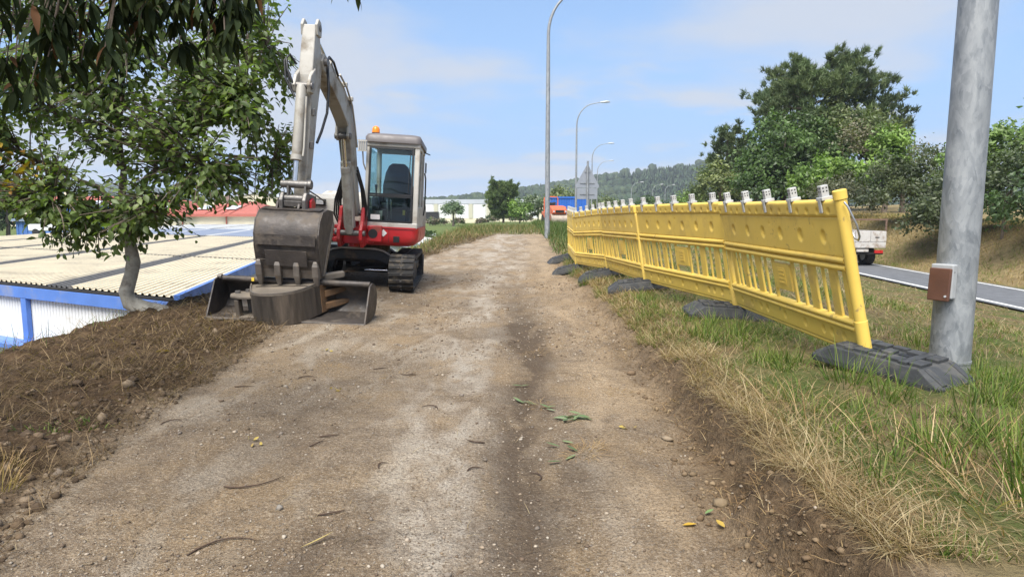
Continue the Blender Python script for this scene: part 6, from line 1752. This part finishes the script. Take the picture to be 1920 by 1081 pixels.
# narrow bucket lying on its side, curved back to the camera
nb = thing('trenching_bucket', 'narrow rusty brown trenching bucket lying on its side in front', 'excavator bucket', (-2.56, 6.90, dz_ - 0.005), (R(7.5), R(-2), R(0)))
nb.scale = (1.2, 1.0, 1.0)
M_STEELB = mat('rusty_bucket_steel', (0.072, 0.058, 0.044), 0.6, metal=0.2, var=0.6, scale=7, dirt=((0.17, 0.13, 0.095), 0.36, 5), bmp=0.4, bscale=30, stretch=(1, 1, 0.12))
M_STEELT = mat('muddy_bucket_side', (0.155, 0.130, 0.102), 0.7, metal=0.15, var=0.2, scale=4, dirt=((0.20, 0.165, 0.12), 0.4, 4), bmp=0.35, bscale=30)
M_RUSTY = mat('rusty_tooth_steel', (0.17, 0.095, 0.045), 0.75, metal=0.1, var=0.3, scale=8, dirt=((0.10, 0.07, 0.045), 0.4, 9))
HB = 0.335
zf = lambda p, q, t: (p, q, t)
nose = [(0.335, 0.56), (0.27, 0.36), (0.215, 0.17), (0.165, 0.07), (0.085, 0.0), (-0.01, -0.025), (-0.11, -0.01), (-0.19, 0.05), (-0.245, 0.14), (-0.31, 0.33), (-0.36, 0.52)]
MB().shell(nose, 0.018, zf, 0.0, HB - 0.002).build('shell', M_STEELB, nb, smooth=40)
rim = [(p * 1.03, q * 1.0 - 0.012) for p, q in nose]
MB().prism(rim + [(-0.10, 0.66), (0.16, 0.68)], zf, HB, HB + 0.016).build('side_plate', M_STEELT, nb, 0.003)
MB().prism(nose + [(-0.10, 0.66), (0.16, 0.68)], zf, -0.012, 0.0).build('side_plate', M_STEELB, nb, 0.003)
MB().shell(rim, -0.012, zf, HB + 0.017, HB + 0.030).build('weld_rim', M_STEELE, nb, smooth=40)
MB().box((0.0, 0.34, HB + 0.021), (0.56, 0.012, 0.010), (0, 0, R(-6))).build('rib', M_STEELB, nb)
MB().box((0.0, 0.46, HB + 0.021), (0.60, 0.012, 0.010), (0, 0, R(-4))).build('rib', M_STEELB, nb)
# cutting lip with its teeth at the mouth, pointing away to the right
MB().box((0.318, 0.47, HB / 2), (0.026, 0.10, HB - 0.01), (0, 0, R(-19))).build('lip_edge', M_RUSTY, nb, 0.004)
MB().box((0.36, 0.60, HB / 2), (0.030, 0.20, HB - 0.03), (0, 0, R(-30))).build('cutting_lip', M_STEELB, nb, 0.004)
tdir = Vector((0.80, 0.60, 0.0))
for z, rise in ((0.07, 0.02), (0.215, 0.03)):
    a = Vector((0.32, 0.50, z))
    MB().loft([[a + tdir * d + Vector((-0.6 * q * hw, 0.8 * q * hw, w_ * hw + rise * d * 4)) for q, w_ in ((-1, -1), (1, -1), (1, 1), (-1, 1))] for d, hw in ((0.0, 0.040), (0.10, 0.038), (0.20, 0.030), (0.29, 0.014))]).build('tooth', M_RUSTY, nb, 0.008)
a = Vector((0.10, 0.52, HB + 0.03))
MB().loft([[a + Vector((0.93, 0.30, 0.10)) * d + Vector((-0.3 * q * hw, 0.95 * q * hw, w_ * hw * 0.8)) for q, w_ in ((-1, -1), (1, -1), (1, 1), (-1, 1))] for d, hw in ((0.0, 0.03), (0.10, 0.045), (0.30, 0.048), (0.42, 0.044), (0.44, 0.03))]).build('corner_tooth', M_STEELT, nb, 0.012)
# hanging ears on the other side: two plates joined by a web and pins
for z in (0.045, HB - 0.06):
    MB().prism([(-0.20, 0.10), (-0.36, 0.12), (-0.47, 0.20), (-0.50, 0.30), (-0.44, 0.40), (-0.30, 0.36)], zf, z, z + 0.028).build('ear', M_STEELT, nb, 0.006)
MB().box((-0.40, 0.18, HB / 2 - 0.005), (0.045, 0.05, HB - 0.15), (0, 0, R(-20))).build('ear_web', M_STEELB, nb, 0.006)
for x, y_ in ((-0.43, 0.30), (-0.35, 0.36)):
    MB().cyl((x, y_, 0.03), (x, y_, HB - 0.005), 0.026, n=12).build('ear_pin', M_PIN, nb, smooth=40)
# ================================================================== leafy tree left and the branch overhead
def leaf_mesh(name, L, Wd, fold, droop, m, col, pal=None):
    s = [(0, 0), (0.22, 0.62), (0.5, 1.0), (0.78, 0.62), (1, 0)]
    V = []; 
    for t, wq in s:
        z = -droop * L * t * t
        if wq == 0:
            V.append((t * L, 0, z))
        else:
            V += [(t * L, -wq * Wd / 2, z + fold * Wd * wq), (t * L, 0, z), (t * L, wq * Wd / 2, z + fold * Wd * wq)]
    T = [(0, 2, 1), (0, 3, 2), (1, 2, 5), (1, 5, 4), (2, 3, 6), (2, 6, 5), (4, 5, 8), (4, 8, 7), (5, 6, 9), (5, 9, 8), (7, 8, 10), (8, 9, 10)]
    return np.array(V), np.array(T)
def leaves_np(pos, dirs, nrm, L, W, fold, droop, col):
    v, t = leaf_mesh('x', 1.0, W / L, fold, droop, None, None)
    n = len(pos)
    d = dirs / np.linalg.norm(dirs, axis=1, keepdims=True)
    s = np.cross(nrm, d); s /= np.linalg.norm(s, axis=1, keepdims=True) + 1e-9
    u = np.cross(d, s)
    sc = (L * rng.uniform(0.6, 1.25, n))
    V = pos[:, None] + sc[:, None, None] * (v[None, :, 0:1] * d[:, None] + v[None, :, 1:2] * s[:, None] + v[None, :, 2:3] * u[:, None])
    T = t[None] + (np.arange(n) * len(v))[:, None, None]
    return V.reshape(-1, 3), T.reshape(-1, 3), np.repeat(col, len(v), 0), sc, d, s, u
M_LEAFN = leaf_mat('glossy_leaf', 0.42, 0.40, 0.4)
def split_leaves(root, pos, dirs, nrm, L, W, fold, droop, col, score, n_single=300, M_LEAFN=M_LEAFN):
    """the leaves that show largest become single parts, the rest one mass"""
    V, T, C, sc, d, s, u = leaves_np(pos, dirs, nrm, L, W, fold, droop, col)
    order = np.argsort(-score * sc)
    single = order[:n_single]; rest = np.sort(order[n_single:])
    nv = 11
    Vr = V.reshape(-1, nv, 3)[rest].reshape(-1, 3)
    t = leaf_mesh('x', 1, 1, 0, 0, None, None)[1]
    Tr = (t[None] + (np.arange(len(rest)) * nv)[:, None, None]).reshape(-1, 3)
    cr = obj_tris('crown', Vr, Tr, M_LEAFN, root, col=np.repeat(col[rest], nv, 0), smooth=True)
    cr['kind'] = 'stuff'
    # a few leaf meshes shared by the single leaves
    base = leaf_mesh('x', 1.0, W / L, fold, droop, None, None)
    variants = []
    for k in range(8):
        c = col[single[k * (n_single // 8)]]
        variants.append((c, mesh_tris('leaf', base[0], base[1], M_LEAFN, np.repeat(c[None], nv, 0), True)))
    vc = np.array([c for c, _ in variants])
    for i in single:
        k = int(np.argmin(np.abs(vc - col[i]).sum(1)))
        o = bpy.data.objects.new('leaf', variants[k][1])
        link_obj(o, cr)
        m = Matrix((d[i], s[i], u[i])).transposed().to_4x4()
        o.matrix_local = Matrix.Translation(pos[i]) @ m @ Matrix.Diagonal((sc[i], sc[i], sc[i], 1))
    return cr
def grow(mb, start, end, r0, r1, sag, wob, n=7, sides=7):
    p = limb_path(start, end, sag, n, wob)
    mb.tube(p, list(np.linspace(r0, r1, n + 1)), sides)
    return p
# --- the leafy tree on the crest of the slope, trunk bent at the foot
tx, ty = -4.72, 8.1
tz = float(H(tx, ty))
lt = thing('leafy_tree', 'leafy tree with bent grey trunk on the slope left of the excavator', 'tree', (tx, ty, tz))
mb = MB()
trunk = [(0.42, 0.0, -0.14), (0.24, 0.0, -0.03), (0.02, 0.0, 0.02), (-0.16, 0.0, 0.10), (-0.20, 0.0, 0.24), (-0.12, 0, 0.46), (-0.08, 0, 0.62), (-0.10, 0, 0.80), (-0.15, 0.0, 1.05), (-0.16, 0.02, 1.3)]
mb.tube(trunk, [0.11, 0.11, 0.105, 0.10, 0.088, 0.078, 0.082, 0.072, 0.066, 0.06], 14)
mb.build('trunk', M_BARKG, lt, smooth=60)
mb = MB()
tips = []
limbs = [((-0.15, 0, 1.15), (0.35, 0.1, 1.95), 0.075), ((0.35, 0.1, 1.95), (1.5, -0.2, 2.5), 0.05), ((0.35, 0.1, 1.95), (0.75, 0.5, 3.2), 0.05),
         ((-0.16, 0.02, 1.28), (-0.25, 0.2, 2.4), 0.075), ((-0.25, 0.2, 2.4), (-0.7, 0.0, 3.6), 0.05), ((-0.25, 0.2, 2.4), (0.3, -0.3, 3.7), 0.045),
         ((-0.16, 0.02, 1.28), (-1.3, -0.1, 1.95), 0.055), ((-1.3, -0.1, 1.95), (-2.3, 0.0, 2.3), 0.035), ((-0.2, 0.1, 1.8), (-1.6, 0.3, 2.9), 0.05),
         ((0.35, 0.1, 1.95), (1.6, 0.4, 1.9), 0.04), ((0.2, 0.1, 1.7), (1.1, -0.5, 1.75), 0.035), ((-0.16, 0, 1.2), (-0.7, -0.5, 1.35), 0.03), ((0.75, 0.5, 3.2), (1.6, 0.3, 3.3), 0.03), ((-0.15, 0, 1.2), (0.5, -0.3, 1.25), 0.012)]
for a, b, r0 in limbs:
    p = grow(mb, a, b, r0 * 0.68, r0 * 0.3, 0.05, 0.08)
    tips.append((a, b, r0))
mb.build('limbs', M_BARK, lt, smooth=60)
# twigs fill the crown; leaves sit along the twigs
tw = MB()
pos = []; dr = []; nr = []
def in_crown(p):
    q = ((p[0] - 0.05) / 2.85) ** 2 + (p[1] / 1.6) ** 2 + ((p[2] - 2.5) / 1.95) ** 2
    return q < 1 and not (p[2] < 1.25 and abs(p[0] - 0.0) > 0.85) and not (p[0] > 0.5 and p[2] < 1.35) and p[0] < 1.95
lp = []
for a, b, r0 in limbs:
    for t in np.linspace(0.15, 1.0, 12):
        lp.append(np.array(a) * (1 - t) + np.array(b) * t)
lp = np.array(lp)
cnt = 0
while cnt < 1620:
    c = np.array([rng.uniform(-2.9, 2.2), rng.uniform(-1.6, 1.6), rng.uniform(0.95, 4.25)])
    if cnt > 1560:                                  # a low spray left of the trunk
        c = np.array([rng.uniform(-0.95, 0.15), rng.uniform(-0.7, 0.1), rng.uniform(0.75, 1.3)])
    elif cnt > 960:                                # fuller on the side towards the path
        c = np.array([rng.uniform(-2.3, 1.8), rng.uniform(-1.0, -0.15), rng.uniform(1.15, 3.2)])
    if cnt <= 1560 and not in_crown(c):
        continue
    if cnt <= 960 and fbm(c[0] * 1.1 + 5, c[2] * 1.1, 301, 2) < -0.30:
        continue
    k = np.argmin(((lp - c) ** 2).sum(1) + (c[2] < lp[:, 2]) * 0.05)
    s0 = lp[k]
    v = c - s0
    Lv = np.linalg.norm(v)
    if Lv > 1.15:
        continue
    cnt += 1
    e = c + np.array([0, 0, -0.06 * Lv])
    tw.tube([s0, s0 * 0.5 + e * 0.5 + np.array([0, 0, 0.06]), e], [0.010, 0.007, 0.004], 4, False)
    dd = v / (Lv + 1e-6)
    m_ = 11
    for q in range(m_):
        t = 0.35 + 0.7 * q / m_
        p = s0 + (e - s0) * min(t, 1.0) + rng.normal(size=3) * 0.05
        sd_ = np.cross(dd, [0, 0, 1]); sd_ /= np.linalg.norm(sd_) + 1e-6
        l_ = dd * rng.uniform(0.2, 0.8) + sd_ * (1 if q % 2 else -1) * rng.uniform(0.4, 1.0) + np.array([0, 0, rng.uniform(-1.0, 0.1)]) + rng.normal(size=3) * 0.25
        pos.append(p); dr.append(l_); nn = np.array([rng.normal() * 0.5, -0.15 + rng.normal() * 0.5, 1.0]); nr.append(nn)
tw.build('twigs', M_BARK, lt)
pos = np.array(pos); dr = np.array(dr); nr = np.array(nr)
n = len(pos)
col = ramp_cols(n, [(0.110, 0.160, 0.044), (0.135, 0.188, 0.052), (0.084, 0.126, 0.036), (0.165, 0.210, 0.062)])
yl = (np.linalg.norm((pos - np.array([-1.15, -0.6, 1.75])) * np.array([1, .5, 1.4]), axis=1) < 0.42) & (rng.uniform(size=n) < 0.55)
col[yl] = ramp_cols(int(yl.sum()), [(0.36, 0.24, 0.03), (0.30, 0.25, 0.04), (0.28, 0.15, 0.03)])
split_leaves(lt, pos, dr, nr, 0.096, 0.058, 0.16, 0.22, col, -pos[:, 1] + 3 + 0.8 * (pos[:, 2] < 1.7))
# --- branch overhead: a tree whose trunk stands beside the photographer
ox, oy = -4.1, 1.7
ot = thing('overhanging_tree', 'dark long leaved branches hanging into the top left corner', 'tree', (ox, oy, float(H(ox, oy))))
mb = MB()
oz = float(H(ox, oy))
mb.tube([(0, 0, -0.5), (0.05, 0, 1), (0.1, 0.1, 2.2), (0.25, 0.2, 3.4), (0.4, 0.3, 4.8)], [0.2, 0.17, 0.15, 0.12, 0.07], 12)
mb.build('trunk', M_BARK, ot, smooth=60)
mb = MB()
ol = [((0.15, 0.1, 2.3), (1.3, 1.5, 2.72)), ((1.3, 1.5, 2.72), (2.55, 1.9, 2.56)), ((0.2, 0.15, 2.8), (1.2, 1.9, 3.05)), ((1.3, 1.5, 2.72), (2.0, 2.5, 2.92)), ((0.1, 0.1, 2.2), (0.95, 1.7, 2.5)), ((1.2, 1.9, 3.05), (2.7, 2.2, 2.98))]
for a, b in ol:
    grow(mb, a, b, 0.028, 0.010, 0.06, 0.08, 7, 6)
mb.build('limbs', M_BARK, ot, smooth=60)
pos = []; dr = []; nr = []
tw = MB()
centres = []
def cluster(px_, py_, Y_, n_tw):
    centres.append((px_, py_, Y_, n_tw))
# clusters of twigs given by where they hang (metres from the foot)
base = np.array([ox, oy, oz])
def hang(c, n_tw, spread, tone=1.0, to=0.28):
    c = np.array(c)
    L_ = np.array([np.array(a) * (1 - t) + np.array(b) * t for a, b in ol for t in np.linspace(0.1, 1, 12)])
    for q in range(n_tw):
        e = c + rng.normal(size=3) * spread
        s0 = L_[np.argmin(((L_ - e) ** 2).sum(1))]
        tw.tube([s0, (s0 + e) / 2 + np.array([0, 0, 0.05]), e], [0.007, 0.005, 0.003], 4, False)
        a0 = rng.uniform(0, 6.28)
        for k in range(9):
            a = a0 + k * 2.4
            d_ = np.array([math.cos(a), math.sin(a), rng.uniform(-1.5, -0.35)])
            p = e - (e - s0) * (0.02 * k) + np.array([0, 0, -0.008 * k])
            pos.append(p); dr.append(d_); nr.append(np.array([math.cos(a) * 0.8, math.sin(a) * 0.8, 0.9]) + rng.normal(size=3) * 0.3)
OVERHANG = [(2.69, 1.60, 2.30, 9, 0.09), (2.54, 1.50, 2.25, 9, 0.10), (2.61, 1.60, 2.14, 3, 0.05), (2.29, 1.60, 2.35, 9, 0.12), (2.15, 1.40, 2.23, 10, 0.12), (1.97, 1.30, 2.17, 12, 0.13), (1.80, 1.30, 1.99, 9, 0.09), (1.99, 1.40, 2.11, 5, 0.10), (2.74, 1.70, 2.41, 5, 0.06), (2.02, 1.10, 2.14, 10, 0.13), (1.66, 1.40, 1.82, 4, 0.06), (2.17, 1.50, 2.43, 12, 0.15), (2.48, 1.60, 2.47, 12, 0.13), (3.31, 1.90, 2.50, 1, 0.01), (2.41, 1.60, 2.17, 3, 0.05), (2.26, 1.50, 2.17, 4, 0.08)]   # where the twigs hang, metres from the foot
for hx_, hy_, hz_, k_, s_ in OVERHANG:
    hang((hx_, hy_, hz_ - oz), k_, s_)
tw.build('twigs', M_BARK, ot)
pos = np.array(pos); dr = np.array(dr); nr = np.array(nr)
n = len(pos)
col = ramp_cols(n, [(0.022, 0.032, 0.013), (0.016, 0.025, 0.011), (0.030, 0.043, 0.015), (0.040, 0.052, 0.018)])  # leaf colours darkened to stand in for backlit shade
br = rng.uniform(size=n) < 0.03
col[br] = ramp_cols(int(br.sum()), [(0.12, 0.06, 0.03)])
split_leaves(ot, pos, dr, nr, 0.125, 0.030, 0.14, 0.35, col, 3 - pos[:, 1], M_LEAFN=leaf_mat('matt_leaf', 0.75, 0.22, 0.08))

# ================================================================== litter on the path
M_TWIG = mat('dark_root', (0.060, 0.036, 0.022), 0.8, var=0.3, scale=30)
M_FALLEN = leaf_mat('fallen_leaf', 0.6, 0.15, 0.3)
def on(x, y): return float(H(x, y))
def fallen(name, label, spots, L, Wd, cols, group=None, flat=0.15, cat='leaf'):
    """a spray of leaves (or one leaf): every leaf a part when there are several"""
    x0, y0 = spots[0][:2]
    root = None
    if len(spots) > 1:
        root = thing(name, label, cat, (x0, y0, on(x0, y0)), group=group)
    for i, (x, y, a) in enumerate(spots):
        v, t = leaf_mesh('x', L, Wd, 0.16, -0.12, None, None)
        c = np.array(cols[i % len(cols)])
        me = mesh_tris('leaf' if root else name, v, t, M_FALLEN, np.repeat(c[None], len(v), 0), True)
        o = bpy.data.objects.new('leaf' if root else name, me)
        link_obj(o, root)
        tilt = Euler((float(rng.normal()) * flat, float(rng.normal()) * flat * 0.6, a))
        o.rotation_euler = tilt
        o.location = (x - x0, y - y0, on(x, y) - on(x0, y0) + 0.012) if root else (x, y, on(x, y) + 0.008)
        if not root:
            tag(o, label, cat, group)
GL = [(0.16, 0.21, 0.10), (0.11, 0.17, 0.07), (0.20, 0.25, 0.14)]
sp = [(0.38 + float(rng.normal()) * 0.045, 3.81 + float(rng.normal()) * 0.03, float(rng.choice([0.0, 3.1]) + rng.normal() * 0.75)) for q in range(13)]
fallen('leaf_spray', 'spray of grey green leaves lying in the dark wheel track', sp, 0.085, 0.024, GL, flat=0.25, cat='leaves')
for (x, y, k, lab) in ((0.07, 4.58, 2, 'pair of slim green leaves farthest along the dark wheel track'), (0.07, 4.18, 4, 'small bunch of green leaves left of the big leaf spray'),
                       (0.23, 4.06, 3, 'few green leaves just behind the big leaf spray'), (0.26, 3.16, 2, 'dark green leaf pair in front of the big leaf spray'),
                       (0.28, 3.41, 2, 'two pale green leaves nearest below the big leaf spray')):
    fallen('leaf_bunch', lab, [(x + rng.normal() * 0.015, y + rng.normal() * 0.02, float(rng.uniform(-0.8, 0.8)) + 3.1 * (q % 2)) for q in range(k)], 0.085, 0.022, GL, 'green leaves dropped on the path', cat='leaves')
fallen('fallen_leaf', 'dark green leaf lying right of the leaf pair in the wheel track', [(0.35, 3.27, 2.4)], 0.08, 0.024, [(0.07, 0.12, 0.05)])
fallen('fallen_leaf', 'bright yellow leaf at the foot of the cut bank', [(0.68, 2.43, 0.1)], 0.062, 0.034, [(0.50, 0.31, 0.04)])
fallen('fallen_leaf', 'curled yellow leaf close to the cut bank', [(0.84, 2.40, 1.9)], 0.055, 0.026, [(0.42, 0.29, 0.06)], flat=0.6)
fallen('fallen_leaf', 'small green leaf lying by the two yellow leaves', [(0.80, 2.53, 0.3)], 0.045, 0.024, [(0.16, 0.25, 0.09)])
fallen('fallen_leaf', 'large yellow leaf on the dark earth bank', [(-3.04, 5.35, 0.2)], 0.12, 0.08, [(0.62, 0.42, 0.03)], flat=0.3)
YL = [(0.36, 0.27, 0.07), (0.28, 0.20, 0.07), (0.42, 0.34, 0.12)]
for (x, y, lab) in ((-1.42, 3.41, 'crumpled yellow leaf tuft on the left of the path'), (-1.73, 5.76, 'yellow green leaf tuft in front of the trenching bucket'), (0.68, 3.61, 'brown yellow leaf tuft beside the cut bank'), (-1.25, 4.5, 'small crumpled yellow leaf tuft in the middle distance')):
    fallen('dry_leaf_tuft', lab, [(x + rng.normal() * 0.022, y + rng.normal() * 0.022, float(rng.uniform(0, 6.28))) for q in range(5)], 0.036, 0.018, YL, 'crumpled yellow leaves', flat=0.7, cat='leaves')
fallen('dry_stalk', 'yellow dry stalk on the near part of the path', [(-0.80, 2.28, 0.7)], 0.14, 0.012, [(0.42, 0.33, 0.12)], cat='stalk')
roots = [(-1.35, 2.87, 0.30, 0.5, 'long curved dark root on the left of the path'), (-1.22, 2.27, 0.28, 0.2, 'dark hooked root nearest the bottom left'), (-0.48, 4.01, 0.15, 3.0, 'short root beside the pale strip'), (-0.22, 3.03, 0.09, 0.3, 'small curled root on the pale strip'),
         (-0.66, 3.05, 0.08, 1.0, 'tiny hooked root left of the pale strip'), (-1.10, 3.35, 0.11, 1.2, 'short slanting root left of the path middle'), (-1.09, 3.5, 0.12, 0.4, 'thin root beside the slanting one'), (-0.82, 2.55, 0.13, 0.5, 'thin kinked root on the near gravel'),
         (0.02, 6.2, 0.16, 2.0, 'dark root on the path level with the second barrier panel'), (-1.65, 4.83, 0.14, 0.2, 'brown root lying below the spare buckets'), (-0.75, 4.9, 0.16, 2.7, 'brown root in the middle of the path'), (-1.13, 5.11, 0.12, 0.4, 'short dark root right of the spare buckets'),
         (-0.15, 3.41, 0.13, 2.6, 'thin root crossing from pale strip to wheel track'), (-2.02, 4.55, 0.15, 0.1, 'straight dark root at the edge of the earth bank'), (-2.09, 3.69, 0.14, 0.1, 'dark root at the left edge of the path'), (0.13, 2.96, 0.12, 2.2, 'pale root in the dark wheel track'), (0.94, 2.39, 0.10, 1.3, 'dark root sticking out at the foot of the cut bank')]
for (x, y, L, a, lab) in roots:
    k = rng.uniform(0.7, 2.4) * rng.choice([-1, 1]); pts = []; px_, py_ = x, y; aa = a - k * 0.5
    for q in range(8):
        pts.append((px_, py_, on(px_, py_) + 0.004 + 0.006 * math.sin(q / 7 * math.pi)))
        px_ += math.cos(aa) * L / 7; py_ += math.sin(aa) * L / 7; aa += k / 7
    o = MB().tube(pts, [0.003, 0.0042, 0.004, 0.0038, 0.0035, 0.003, 0.002, 0.001], 6).build('root', M_TWIG)
    tag(o, lab, 'root', 'dark roots lying on the path')
stn = [(-2.18, 2.95, 0.035, 'rounded grey brown stone at the left edge of the path', (0.26, 0.21, 0.16)), (0.86, 3.45, 0.03, 'pale lump of earth at the foot of the cut bank', (0.32, 0.25, 0.17)),
       (0.90, 2.62, 0.035, 'brown lump of earth beside the yellow leaves', (0.27, 0.20, 0.12)), (-1.0, 2.62, 0.02, 'flat grey stone on the near left of the path', (0.30, 0.28, 0.25)), (0.83, 2.95, 0.022, 'small lump of earth at the bank foot', (0.24, 0.17, 0.10)), (0.93, 4.9, 0.04, 'broken clod at the bank foot below the first barrier panel', (0.22, 0.15, 0.09))]
for (x, y, s_, lab, c) in stn:
    V, T, C = stones(np.array([x]), np.array([y]), np.array([s_]), np.array([c]) * 0.8, 0.3, 0.6)
    tag(obj_tris('stone', V, T, M_STONE, col=C), lab, 'stone')

# ================================================================== the air between here and the hills
hzm = bpy.data.materials.new('air'); hzm.use_nodes = True
ht = hzm.node_tree
ht.nodes.remove(ht.nodes['Principled BSDF'])
pv = N(ht, 'ShaderNodeVolumePrincipled')
pv.inputs['Color'].default_value = (0.82, 0.90, 1.0, 1)
pv.inputs['Density'].default_value = 0.00030
link(ht, pv.outputs[0], ht.nodes['Material Output'].inputs['Volume'])
hb_ = MB().bx(-3200, 3200, -120, 4200, -6, 110).build('haze', hzm)
tag(hb_, 'thin pale summer haze over the far hills', 'haze', kind='stuff')
